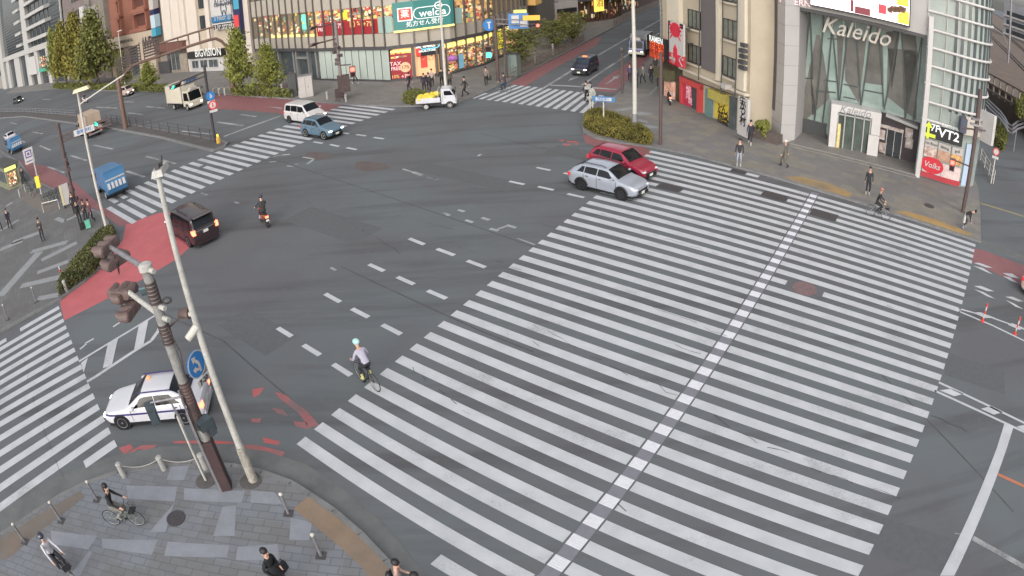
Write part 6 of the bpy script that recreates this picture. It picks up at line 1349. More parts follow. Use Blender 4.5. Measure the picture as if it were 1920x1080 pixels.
hedge(Z(0, 200, 2.571, [(545,598),(560,640),(505,740),(445,808),(290,912),(295,868),(360,770),(430,690),(485,620)]), .55, LH2, 'hedge', 'green hedge behind the chain bollards on the left corner')
hedge([(757,192),(762,184),(780,182),(800,184),(800,194),(770,197)], .8, LG2, 'hedge', 'small dark green shrub bed behind the white pickup')
hedge([(1416,246),(1430,240),(1442,250),(1433,258)], .9, LG3, 'shrub', 'small green shrub growing in the brown planter', 'shrub', z0=.5)
gb_ = 'low shrubs along the upper kerb'
for P, l in (([(432,177),(450,172),(478,174),(478,181),(450,179)], 'low shrub at the foot of the large green tree'), ([(482,180),(500,173),(545,177),(548,183),(505,182)], 'low shrub at the foot of the rounded tree by the drugstore'), ([(100,166),(105,161),(160,162),(215,165),(215,169),(160,168)], 'long low shrub strip under the ginkgo row'), ([(225,169),(230,165),(300,167),(340,170),(340,174),(280,172)], 'low shrub strip along the kerb below the hotel')): hedge(P, .9, LG2, 'shrub', l, 'shrub', dens=60, size=.3, grp=gb_)
# ------------------------------------------------------------ kiosk
k0, k1 = G(17, 357, .13), G(41.5, 347, .13); kd = k1-k0; L = np.linalg.norm(kd); kd /= L; kn = np.array([-kd[1], kd[0]]); kl = G(0, 349, .13)-k0; kl /= np.linalg.norm(kl)
t = thing('kiosk', 'small green kiosk with dark roof, lit yellow sign strip and magazine shelves on the left', 'kiosk', (*k0, 0)); hk = 2.7
kp = [k0, k1, k1+kl*7, k0+kl*7]; b = MB(); b.prism([tuple(p) for p in kp], .1, hk); b.build('wall', mat('kiosk olive', S(126, 128, 104, .72), .6, var=.2, vs=1.5), t)
b = MB(); c = sum(kp)/4; b.prism([tuple(c+(p-c)*1.12) for p in kp], hk, hk+.25); b.build('roof', mat('kiosk roof', S(74, 74, 68, .66), .7, var=.2, vs=1), t)
KF2 = Fac([k0, k1]); b = MB(); KF2.box(b, .15, L-.15, hk-.4, hk+.0, .35, .42); b.build('lit_sign_strip', glow('kiosk yellow', 226, 230, 120, .8), t)
goods(KF2, .3, L-.4, .5, 2.0, 'shop_display', t, 50, dep=(.02, .2), sz=(.15, .4), sh=(.1, .35)); KF3 = Fac([k0+kl*7, k0]); b = MB()
for i in range(4): KF3.box(b, .5+i*1.6, 1.9+i*1.6, .9, 2.2, 0, .04)
b.build('window', GLASS_G, t); root(t)
# bus stop style sign by the bikes
t, g_, h_ = pole_thing('bus_stop_sign', 'white square sign with purple square emblem on a yellow banded post, left corner', 'sign', (80, 372), (58, 285), .08, PC)
b = MB(); q = G3(54, 292, h_-.5); M = Matrix.Translation(Vector(q)) @ Matrix.Rotation(face(q)-.2, 4, 'Z'); b.box((0, 0, 0), (1.1, .14, 1.5), mi=0); b.box((0, -.08, .2), (.75, .02, .75), mi=1); b.box((0, -.09, .2), (.5, .02, .5), mi=0); b.box((0, -.1, .2), (.25, .02, .25), mi=1); b.box((0, -.08, -.5), (.8, .02, .1), mi=1); b.v = [tuple(M @ Vector(p)) for p in b.v]; b.build('board', [WHT, mat('sign purple', S(90, 70, 130, .8), .5)], t)
zz = HT(g_, 72, 340); b = MB(); b.box((g_[0], g_[1]-.1, zz), (.5, .25, 1.1), .3); b.build('yellow_band', mat('yellow band', S(226, 206, 60, .8), .5), t); root(t)
g_ = G(128, 388, .13); t = thing('notice_board', 'cream and red edged notice board standing against the left signal pole', 'notice board', (g_[0], g_[1], .13), .6); b = MB(); b.box((0, 0, 1.15), (.9, .18, 1.8), mi=0); b.box((-.3, -.1, 1.15), (.12, .03, 1.7), mi=1); b.build('panel', [OFFW, mat('pale yellow', S(206, 196, 130, .8), .5)], t); b = MB(); b.box((-.3, 0, .15), (.08, .3, .3)); b.build('leg', FRAME, t); b = MB(); b.box((.3, 0, .15), (.08, .3, .3)); b.build('leg', FRAME, t)
for i, (P, l) in enumerate(((Z(0, 240, 4.91, [(405, 780), (550, 745)]), 'white hoop rail at the near end of the bicycle rack'), (Z(0, 240, 4.91, [(185, 640), (235, 590)]), 'white hoop rail at the far end of the bicycle rack'))):
    a, c = G(*P[0], .13), G(*P[1], .13); b = MB()
    for h_ in (.85, .5): b.path([(*a, 0 if h_ > .6 else h_), (*a, h_), (*c, h_), (*c, 0 if h_ > .6 else h_)], .05, 8)
    b.v = [(v[0]-a[0], v[1]-a[1], v[2]) for v in b.v]; tag(b.build('hoop_rail', PW, loc=(a[0], a[1], .13)), l, 'rail')
g_ = G(90, 372, .13); b = MB(); pp = [np.array(G(*p, .13)) for p in Z(0, 240, 4.91, [(185, 650), (400, 785), (560, 730), (400, 600), (240, 570)])]; b.sheet([tuple(p) for p in pp], .137); struct(b, 'bicycle_parking_bay', mat('bay concrete', S(120, 112, 106, .7), .8, var=.2, vs=2))
# ------------------------------------------------------------ railway embankment on the far right
BAL = mat('track ballast', S(118, 98, 84, .72), .95, var=.35, vs=.35, bump=.6, bs=6, col2=S(92, 82, 76, .7)); WALLR = mat('retaining wall', S(96, 86, 78, .7), .9, var=.3, vs=.5)
rz_ = 3.0
w0, w1 = G(1812, 168), G(1922, 252); dw = (w1-w0)/np.linalg.norm(w1-w0); w0 = w0-dw*60; w1 = w1+dw*14; nr = np.array([-dw[1], dw[0]])
if nr@T < 0: nr = -nr
b = MB(); b.prism([tuple(w0), tuple(w1), tuple(w1+nr*120), tuple(w0+nr*220), tuple(w0-dw*500+nr*220), tuple(w0-dw*500)], 0, rz_); struct(b, 'railway_embankment', BAL)
FW = Fac([w0, w1]) if True else None
t = thing('retaining_wall', 'dark brown retaining wall below the railway on the far right', 'wall', (*w1, 0)); b = MB(); dd = -nr*.25; b.prism([tuple(w0+dd), tuple(w1+dd), tuple(w1-nr*.02), tuple(w0-nr*.02)], 0, rz_+.25); b.build('wall', WALLR, t); b = MB()
b.prism([tuple(w0+dd*1.6), tuple(w1+dd*1.6), tuple(w1), tuple(w0)], rz_+.25, rz_+.4); b.build('coping', mat('coping stone', S(128, 118, 110, .7), .8, var=.2), t); root(t)
def rail_line(a, c, z, ext=1.0):
    a, c = G(*a, z), G(*c, z); d = (c-a)/np.linalg.norm(c-a); return a-d*120*ext, c+d*25, d
f0, f1, fd = rail_line((1815, 150), (1922, 214), rz_)
t = thing('lattice_fence', 'tall brown lattice fence girder along the railway edge', 'fence', (*f1, rz_)); hf = HT(G(1870, 182, rz_), 1868, 146)-rz_
b = MB(); LL = np.linalg.norm(f1-f0); n = int(LL/1.6)
for z in (.3, hf*.5, hf): b.box((*(f0+f1)/2, rz_+z), (LL, .25, .2), ang(fd))
b.build('girder', mat('girder brown', S(112, 96, 88, .7), .8, var=.25, vs=1), t)
b = MB()
for k in range(n): q = f0+fd*(k+.5)*1.6; b.box((q[0], q[1], rz_+hf/2), (.22, .2, hf), ang(fd)); 
pk = b.build('lattice', mat('lattice grey', S(150, 142, 132, .7), .7, var=.3, vs=2), t); pk['kind'] = 'stuff'; root(t)
STEEL = mat('rail steel', S(150, 140, 134, .7), .35, metal=.6); SLP = mat('sleeper', S(88, 76, 68, .7), .9)
for i, (a, c) in enumerate((((1849, 58), (1920, 127)), ((1852, 38), (1920, 93)), ((1856, 20), (1920, 62)))):
    a2, c2, d = rail_line(a, c, rz_+.2); nn = np.array([-d[1], d[0]]); t = thing('railway_track', ['nearest railway track behind the lattice fence', 'middle railway track on the embankment', 'farthest railway track at the top right corner'][i], 'railway track', (*c2, rz_), 0, 'railway tracks')
    L = np.linalg.norm(c2-a2)
    for s_ in (-.55, .55): b = MB(); b.box((*((a2+c2)/2+nn*s_), rz_+.2), (L, .12, .18), ang(d)); b.build('rail', STEEL, t)
    b = MB()
    for k in range(int(L/1.2)): q = a2+d*k*1.2; b.box((q[0], q[1], rz_+.06), (.28, 2.2, .12), ang(d))
    o = b.build('sleepers', SLP, t); o['kind'] = 'stuff'; root(t)
for i, (bp, tp, l) in enumerate((((1890, 118), (1895, -30), 'grey catenary pole standing among the railway tracks'),)):
    t, g_, h_ = pole_thing('catenary_pole', l, 'pole', bp, tp, .25, GALV, z0=rz_); b = MB(); q = G3(1858, 22, rz_+5); b.path([(g_[0], g_[1], rz_+3.2), (g_[0]-1.2, g_[1]+1, rz_+5.5), (g_[0]-3.5, g_[1]+3, rz_+6.5), (g_[0]-6, g_[1]+5, rz_+6.6)], .08, 6); b.build('bracket_arm', GALV, t); root(t)
hedge([(1902, 208), (1918, 192), (1935, 205), (1930, 228), (1908, 220)], 1.6, LG2, 'shrub', 'dark green bush beside the lattice fence on the far right', 'shrub', z0=rz_-.2, dens=60, size=.22)
hedge([(1855, 268), (1872, 240), (1888, 262), (1880, 285)], 1.2, LG2, 'shrub', 'dark weeds at the foot of the railway wall on the far right', 'shrub', z0=.02, dens=60, size=.2)
for i, off in enumerate((0, 7, 14)):
    P = [G3(x, y+off, 2.2) for x, y in [(1838, 170), (1858, 192), (1875, 208), (1884, 220), (1890, 232), (1898, 236), (1908, 228), (1925, 222)]]; b = MB(); b.path(P, .12, 8); c = P[0]; b.v = [(v[0]-c[0], v[1]-c[1], v[2]) for v in b.v]; tag(b.build('conduit_pipe', GALV, loc=(c[0], c[1], 0)), ('upper', 'middle', 'lower')[i]+' one of three grey wavy conduit pipes along the railway wall', 'pipe', 'wavy conduit pipes')
for i, (x, y, l) in enumerate(((1900, 262, 'post holding the wavy pipes at the right edge'), (1872, 232, 'post holding the wavy pipes near the tower'))): g_ = G(x, y+22); b = MB(); b.tube((0, 0, 0), (0, 0, 2.3), .08); tag(b.build('pipe_post', GALV, loc=(g_[0], g_[1], 0)), l, 'post', 'pipe posts')
# ------------------------------------------------------------ vehicles
TYRE = mat('tyre rubber', S(38, 38, 40, .6), .85); RIM = mat('alloy rim', S(170, 170, 176, .7), .3, metal=.7); RIMD = mat('dark rim', S(84, 84, 90, .6), .35, metal=.6); HUBW = mat('silver hubcap', S(196, 194, 190, .75), .4, metal=.3)
CGL = mat('car glass', S(36, 40, 46, .4), .1, spec=.3, coat=0, var=.5, vs=1.2); TRIM = mat('black trim', S(34, 34, 38, .5), .45); HL = mat('headlight on', S(240, 242, 236, .9), .1, emit=2.6, ecol=(1, .97, .9)); HLO = mat('headlight', S(206, 212, 216, .8), .1, coat=1)
TL = mat('tail light', S(150, 30, 36, .8), .2, emit=.25, ecol=(1, .1, .1)); TLB = mat('brake light', S(230, 60, 50, .9), .2, emit=3, ecol=(1, .16, .08)); PLT = mat('number plate', S(212, 212, 204, .8), .5); AMB = mat('amber lamp', S(226, 120, 70, .9), .3, emit=.5, ecol=(1, .35, .12)); CHR = mat('chrome', S(196, 198, 204, .8), .12, metal=.9)
def paint(name, r, g_, b, k=.75, met=.0): return mat(name, S(r, g_, b, k), .32, metal=met, coat=.3, var=.04, vs=1)
def wheel(par, x, y, r, wd, rim):
    s = 1 if y > 0 else -1; b = MB()
    b.lathe((0, 0, 0), [(r*.62, -wd/2), (r*.93, -wd/2), (r, -wd*.3), (r, wd*.3), (r*.93, wd/2), (r*.62, wd/2)], 'y', 22); o = b.build('wheel', TYRE, par, smooth=True, loc=(x, y, r))
    b = MB(); b.lathe((0, s*wd*.3, 0), [(r*.72, -s*.03), (r*.72, s*.05), (r*.64, s*.045), (r*.6, 0), (.001, 0)], 'y', 20)
    for k in range(5): a = k*2*math.pi/5; b.box((math.cos(a)*r*.3, s*wd*.42, math.sin(a)*r*.3), (r*.64, .03, r*.2), M=Matrix.Rotation(-a, 4, 'Y'))
    b.lathe((0, s*wd*.45, 0), [(.001, s*.015), (r*.14, s*.01), (r*.15, 0)], 'y', 12); b.build('rim', rim, o, loc=(0, 0, 0))
def loft_car(t, sp, col):
    L, W_, H = sp['L'], sp['W'], sp['H']; hw = W_/2; st = sp['st']; xs = np.linspace(-L/2, L/2, 64); A = np.array(st)
    cols = [np.interp(xs, A[:, 0], A[:, k]) for k in range(1, 6)]
    for c in cols:
        c[1:-1] = (c[:-2]+2*c[1:-1]+c[2:])/4; c[2:-2] = (c[:-4]+c[1:-3]+c[2:-2]+c[3:-1]+c[4:])/5 if sp.get('soft', 1) else c[2:-2]
    f = lambda x: [np.interp(x, xs, c) for c in cols]
    def sec(x):
        zl, zs, zt, w_, wt = f(x); w_ *= hw; wt *= hw; k = min(1, max(0, (zt-zs)/.25))
        return [(0, zl), (w_*.86, zl), (w_*.985, zl+.1), (w_, zl+.5*(zs-zl)), (w_*.99, zs-.07), (w_*.95, zs), (wt+(w_*.95-wt)*.12, zt-.09*k), (wt*.92, zt-.02*k), (wt*.5, zt+.012), (0, zt+.018)]
    P = []
    for x in xs: h = sec(x); P.append([(x, y, z) for y, z in h]+[(x, -y, z) for y, z in h[-2:0:-1]])
    b = MB(); n = len(P[0]); 
    for r in P: b.v += r
    for i in range(len(P)-1):
        for j in range(n): a = i*n+j; c = i*n+(j+1) % n; b.f.append((a, c, c+n, a+n)); b.m.append(0)
    b.f += [tuple(range(n))[::-1], tuple(range((len(P)-1)*n, len(P)*n))]; b.m += [0, 0]
    r = sp['r']
    for x in (sp['xf'], sp['xr']):
        for s in (-1, 1):
            wv = f(x)[3]*hw; b.lathe((x, s*(wv-.02), r+.01), [(.001, s*.035), (r*1.17, s*.035), (r*1.17, -s*.06)], 'y', 22, 1)
    b.box((0, hw*.0, sp.get('zl', .2)+.03), (L*.9, W_*.9, .1), mi=1)
    for s in (-1, 1):
        for xd in sp.get('doors', []): wv = f(xd)[3]*hw; zs = f(xd)[1]; b.box((xd, s*(wv*.995), (zs+.34)/2), (.018, .02, zs-.42), mi=1)
        for xd in sp.get('doors', [])[:-1]: wv = f(xd)[3]*hw; b.box((xd+.22, s*(wv+.005), f(xd)[1]-.13), (.16, .03, .03), mi=1)
        b.box(((sp['xf']+sp['xr'])/2, s*hw*.985, sp.get('zl', .2)+.08), (abs(sp['xf']-sp['xr'])-2.2*r, .04, .1), mi=1)
    bd = b.build('body', [col, TRIM], t, smooth=True, sharp=38)
    def side(x, v, s, o=.01):
        h = sec(x); (y0, z0), (y1, z1) = h[5], h[6]; return (x, s*(y0+(y1-y0)*v+o), z0+(z1-z0)*v)
    gm = sp.get('glass', CGL)
    for s in (-1, 1):
        for (b0, b1, t0, t1) in sp['win']:
            g_ = [[side((b0+(b1-b0)*u)*(1-v)+(t0+(t1-t0)*u)*v, .1+.82*v, s, .018+.006*math.sin(v*3)) for u in np.linspace(0, 1, 10)] for v in np.linspace(0, 1, 4)]
            m = MB(); m.grid(g_, flip=(s < 0)); m.grid([[(p[0], p[1]-s*.01, p[2]) for p in r] for r in g_], flip=(s > 0)); m.build('side_window', gm, t, smooth=True)
    def tp(x, s, o=.02):
        h = sec(x); ys = [h[9][0], h[8][0], h[7][0], h[6][0]]; zz = [h[9][1], h[8][1], h[7][1], h[6][1]]; y = abs(s)*h[6][0]; return (x, math.copysign(y, s), np.interp(y, ys, zz)+o)
    for nm, xa, xb in (('windscreen', sp['ws'][0], sp['ws'][1]), ('rear_window', sp['rw'][0], sp['rw'][1])):
        g_ = [[tp(x, s*(.9 if nm[0] == 'w' else .86)) for s in np.linspace(-1, 1, 9)] for x in np.linspace(xa, xb, 7)]
        m = MB(); m.grid(g_, flip=(xb < xa) == False); m.grid([[(p[0], p[1], p[2]-.01) for p in r] for r in g_], flip=(xb < xa)); m.build(nm, gm, t, smooth=True)
    for x in (sp['xf'], sp['xr']):
        for s in (-1, 1): wheel(t, x, s*(f(x)[3]*hw-.085), r, .2, sp.get('rim', RIM))
    zf = f(L/2-.06)[1]; zr = f(-L/2+.04)[1]; wf = f(L/2-.1)[3]*hw; wr_ = f(-L/2+.06)[3]*hw
    hz = sp.get('hz', zf-.04); tz = sp.get('tz', zr-.1)
    for s in (-1, 1):
        b = MB(); b.ell((L/2-.1, s*(wf-.17), hz), (.14, .19, .075)); b.build('headlight', sp.get('hl', HL), t, smooth=True)
        b = MB(); th = sp.get('th', .22); b.box((-L/2+.03, s*(wr_-.09), tz), (.1, .2, th)); b.box((-L/2+.16, s*(wr_+.0), tz), (.2, .04, th*.8)); b.build('tail_light', sp.get('tl', TL), t)
        b = MB(); xm = sp['ws'][0]-.28; y = f(xm)[3]*hw; b.ell((xm, s*(y+.12), f(xm)[1]+.12), (.09, .12, .075)); b.tube((xm, s*(y-.05), f(xm)[1]+.03), (xm, s*(y+.1), f(xm)[1]+.1), .025, n=6); b.build('mirror', sp.get('mir', col), t, smooth=True)
    b = MB(); gh = sp.get('gh', .16); b.box((L/2-.02, 0, zf-.2), (.08, wf*1.25, gh)); b.box((L/2-.03, 0, zf-.2+gh/2), (.09, wf*1.3, .03), mi=1); b.box((L/2-.03, 0, .34), (.09, wf*1.6, .16), mi=0); b.build('grille', [TRIM, CHR], t)
    b = MB(); b.box((L/2+.03, 0, .42), (.02, .33, .16)); b.build('number_plate', PLT, t); b = MB(); b.box((-L/2-.02, 0, sp.get('pz', zr-.28)), (.02, .33, .16)); b.build('number_plate', PLT, t)
    b = MB(); b.box((-L/2+.02, 0, .36), (.1, wr_*1.8, .2)); b.build('rear_bumper', sp.get('rb', TRIM), t)
    return f, sec
def place(t, pf, pr, side, W_, xf, xr, z=0, off=0):
    a, c = np.array(G(*pf)), np.array(G(*pr)); d = (a-c)/np.linalg.norm(a-c); s = 1 if side == 'R' else -1; n = np.array([-d[1], d[0]])*s
    ctr = (a+c)/2-d*((xf+xr)/2)+n*(W_/2-.1)+d*off; t.location = (ctr[0], ctr[1], z); t.rotation_euler.z = ang(d); print(t.name, 'wheelbase measured %.2f spec %.2f' % (np.linalg.norm(a-c), xf-xr))
def sedan(L=4.9, W_=1.82, H=1.46, belt=.92, hf=.72, hh=.92, cowl=.95, rf=.22, rr=-1.15, deck=-1.9, dh=.98, xf=1.45, xr=-1.42, r=.33, **k):
    h = L/2; sp = dict(L=L, W=W_, H=H, xf=xf, xr=xr, r=r, st=[(-h, .34, dh*.8, dh*.8+.01, .86, .78), (-h+.1, .26, dh*.97, dh*.97+.01, .96, .86), (deck, .2, dh, dh+.02, 1, .88), (rr, .2, belt+.03, H-.02, 1, .74), ((rr+rf)/2, .2, belt, H, 1, .76), (rf, .2, belt, H-.03, 1, .75), (cowl, .2, hh, hh+.03, 1, .88), (h-.5, .22, hf+.06, hf+.1, .97, .86), (h-.2, .25, hf+.0, hf+.03, .9, .78), (h-.07, .28, hf-.06, hf-.04, .8, .68), (h, .36, hf-.2, hf-.19, .68, .58)],
        ws=(cowl-.05, rf-.0), rw=(deck+.06, rr+.03), win=[(rf+.55, -.36, rf+.06, -.34), (-.4, rr-.35, -.38, rr+.08)], doors=[-.36, rr-.3, rf+.62]); sp.update(k); return sp
def suv(L=4.45, W_=1.8, H=1.58, belt=1.02, hf=.86, hh=1.02, cowl=.95, rf=.25, rr=-1.6, tail=-2.1, dh=1.05, xf=1.33, xr=-1.3, r=.35, **k):
    h = L/2; sp = dict(L=L, W=W_, H=H, xf=xf, xr=xr, r=r, st=[(-h, .4, dh*.82, dh*.82+.01, .88, .78), (-h+.07, .3, dh, dh+.03, .97, .84), (tail, .24, dh+.02, dh+.15, .99, .8), (rr, .22, belt+.06, H-.05, 1, .74), ((rr+rf)/2, .22, belt+.02, H, 1, .77), (rf, .22, belt, H-.04, 1, .76), (cowl, .22, hh, hh+.03, 1, .88), (h-.4, .24, hf+.05, hf+.09, .98, .88), (h-.1, .3, hf-.04, hf-.02, .92, .82), (h, .38, hf-.22, hf-.2, .84, .74)],
        ws=(cowl-.06, rf), rw=(-h+.1, rr+.02), win=[(rf+.52, -.25, rf+.05, -.2), (-.32, -1.12, -.28, -1.08), (-1.18, rr-.2, -1.14, rr+.1)], doors=[-.28, -1.15, rf+.6]); sp.update(k); return sp
def van(L=4.9, W_=1.85, H=1.9, belt=1.1, hf=.95, hh=1.15, cowl=1.5, rf=.85, xf=1.5, xr=-1.4, r=.34, **k):
    h = L/2; sp = dict(L=L, W=W_, H=H, xf=xf, xr=xr, r=r, soft=0, st=[(-h, .4, belt*.9, H*.55, .93, .84), (-h+.06, .3, belt, H*.7, .98, .84), (-h+.3, .24, belt, H-.05, 1, .84), (0, .22, belt, H, 1, .86), (rf, .22, belt, H-.05, 1, .84), (cowl, .22, hh, hh+.03, 1, .9), (h-.3, .24, hf, hf+.03, .98, .9), (h-.06, .3, hf-.1, hf-.08, .94, .86), (h, .38, hf-.25, hf-.24, .88, .8)],
        ws=(cowl-.05, rf+.02), rw=(-h+.05, -h+.3), win=[(rf+.5, .1, rf+.05, .12), (.02, -1.0, .04, -.98), (-1.08, -h+.4, -1.06, -h+.5)], doors=[.06, -1.04, rf+.55]); sp.update(k); return sp
def vehicle(name, label, sp, col, pf, pr, side, cat='car', **kw):
    t = thing(name, label, cat); f, sec = loft_car(t, sp, col); place(t, pf, pr, side, sp['W'], sp['xf'], sp['xr'], **kw); return t, f
def rails(t, sp, m=TRIM):
    for s in (-1, 1): b = MB(); y = s*sp['W']*.34; b.path([(-1.4, y, sp['H']-.06), (-1.2, y, sp['H']+.05), (.0, y, sp['H']+.06), (.2, y, sp['H']-.03)], .022, 6); b.build('roof_rail', m, t)
# white security sedan (near left)
WP = paint('white car paint', 216, 216, 222, .66); NAVY = mat('navy stripe', S(56, 52, 110, .8), .4)
sp = sedan(L=4.7, W_=1.78, tl=TLB, rb=WP); t, f = vehicle('parked_sedan', 'white sedan with navy side stripe and orange roof beacon waiting at the near corner', sp, WP, (235, 803), (352, 793), 'L')
t.name = 'sedan_car'; b = MB()
for s in (-1, 1):
    g_ = [[(x, s*(f(x)[3]*sp['W']/2*.995+.008), z) for x in np.linspace(-2.1, 2.15, 24)] for z in (.66, .74)]; b.grid(g_, flip=s < 0); b.grid([[(p[0], p[1]+s*.001, p[2]) for p in r] for r in g_], flip=s > 0)
b.box((-.4, .62, 1.452), (1.5, .05, .02)); b.box((-.4, -.62, 1.452), (1.5, .05, .02)); b.build('side_stripe', NAVY, t)
b = MB(); b.lathe((0, -.25, 1.47), [(.09, 0), (.09, .05), (.06, .09), (.001, .1)], n=14); b.build('beacon', AMB, t); b = MB(); b.box((-1.75, .0, 1.02), (.05, 1.3, .03)); b.build('boot_seam', TRIM, t)
# maroon minivan seen from behind
MAR = paint('dark maroon paint', 58, 44, 48, .6); sp = van(L=4.85, W_=1.85, H=1.88, tl=TLB, th=.3, tz=1.05, pz=.95, rb=MAR, rim=RIM)
t, f = vehicle('minivan', 'dark maroon minivan with lit brake lights turning on the red surfacing', sp, MAR, (324, 442), (358, 462.5), 'L', 'minivan'); b = MB(); b.box((-2.44, 0, 1.1), (.06, 1.45, .07)); b.build('chrome_bar', CHR, t); b = MB(); b.box((-2.35, 0, 1.86), (.3, 1.3, .05)); b.build('spoiler', MAR, t); rails(t, sp)
# silver crossover and red hatch
SIL = paint('silver blue paint', 172, 178, 190, .72, .35); sp = suv(L=4.45, W_=1.8, H=1.6, cowl=1.12, rf=.38, rr=-1.42, tail=-2.05, belt=1.03, rim=RIMD, hl=HLO); t, f = vehicle('crossover_car', 'silver crossover car driving onto the big crossing in front of the red car', sp, SIL, (1166, 374.5), (1091, 355.5), 'R'); rails(t, sp)
for x in (sp['xf'], sp['xr']):
    for s in (-1, 1): b = MB(); P = [(x+.42*math.cos(a), s*(.9), .36+.42*math.sin(a)) for a in np.linspace(.1, 3.04, 12)]; b.path(P, .045, 6); b.build('arch_cladding', TRIM, t)
REDC = paint('wine red paint', 158, 40, 66, .7, .1); sp = suv(L=4.2, W_=1.75, H=1.62, hl=HLO, hf=.84, cowl=1.1, rf=.35, rr=-1.5); t, f = vehicle('hatchback_car', 'wine red hatchback car behind the silver crossover by the hedge', sp, REDC, (1184, 339), (1124, 322), 'R')
# teal SUV, white minivan
TEA = paint('blue grey paint', 96, 122, 140, .66); sp = suv(L=4.0, W_=1.7, H=1.6, xf=1.25, xr=-1.2, cowl=.8, rf=.15, rr=-1.5, tail=-1.9, rim=HUBW); t, f = vehicle('compact_suv', 'blue grey compact suv with headlights on crossing the far left zebra stripes', sp, TEA, (611.5, 262.3), (573.5, 256.2), 'R'); rails(t, sp)
WV = paint('pearl white paint', 210, 206, 206, .68); sp = van(L=4.7, W_=1.72, H=1.85, xf=1.45, xr=-1.4); t, f = vehicle('minivan', 'white minivan with headlights on beside the blue grey suv', sp, WV, (585, 236.6), (537.5, 229), 'R', 'minivan')
# black taxi on the side street
BLK = paint('midnight blue paint', 48, 48, 66, .6); sp = van(L=4.4, W_=1.7, H=1.75, belt=1.05, cowl=1.25, rf=.6, hf=.9, hh=1.08, xf=1.35, xr=-1.35, glass=mat('car glass pale', S(64, 74, 86, .5), .08, spec=.4, var=.4, vs=1.5), gh=.3); t, f = vehicle('taxi', 'dark blue taxi with bright headlights coming down the side street', sp, BLK, (1102, 142), (1119.5, 131.5), 'L', 'taxi'); b = MB(); b.box((.1, 0, 1.8), (.2, .5, .12)); b.build('roof_sign', AMB, t)
# partial car on right edge, car far left, small van by the gantry, black and white car
PNK = paint('beige pink paint', 190, 168, 160, .72); sp = suv(); t, f = vehicle('hatchback_car', 'beige car cut off by the right picture edge beside the lane posts', sp, PNK, (1999, 596), (1933, 560), 'R')
DGN = paint('dark green paint', 62, 72, 66, .6); sp = van(L=4.6); t, f = vehicle('minivan', 'dark green minivan at the far left end of the upper carriageway', sp, DGN, (39, 193), (22, 197), 'R', 'minivan')
sp = van(L=3.4, W_=1.48, H=1.8, cowl=1.3, rf=.75, xf=1.15, xr=-1.15, r=.3, hl=HL); t, f = vehicle('kei_van', 'small beige van behind the brown gantry post', sp, PNK, (243, 181), (222, 183), 'R', 'van')
sp = sedan(); t, f = vehicle('sedan_car', 'white sedan with dark windows behind the small blue truck at far left', sp, WP, (2, 263), (24, 270), 'L')
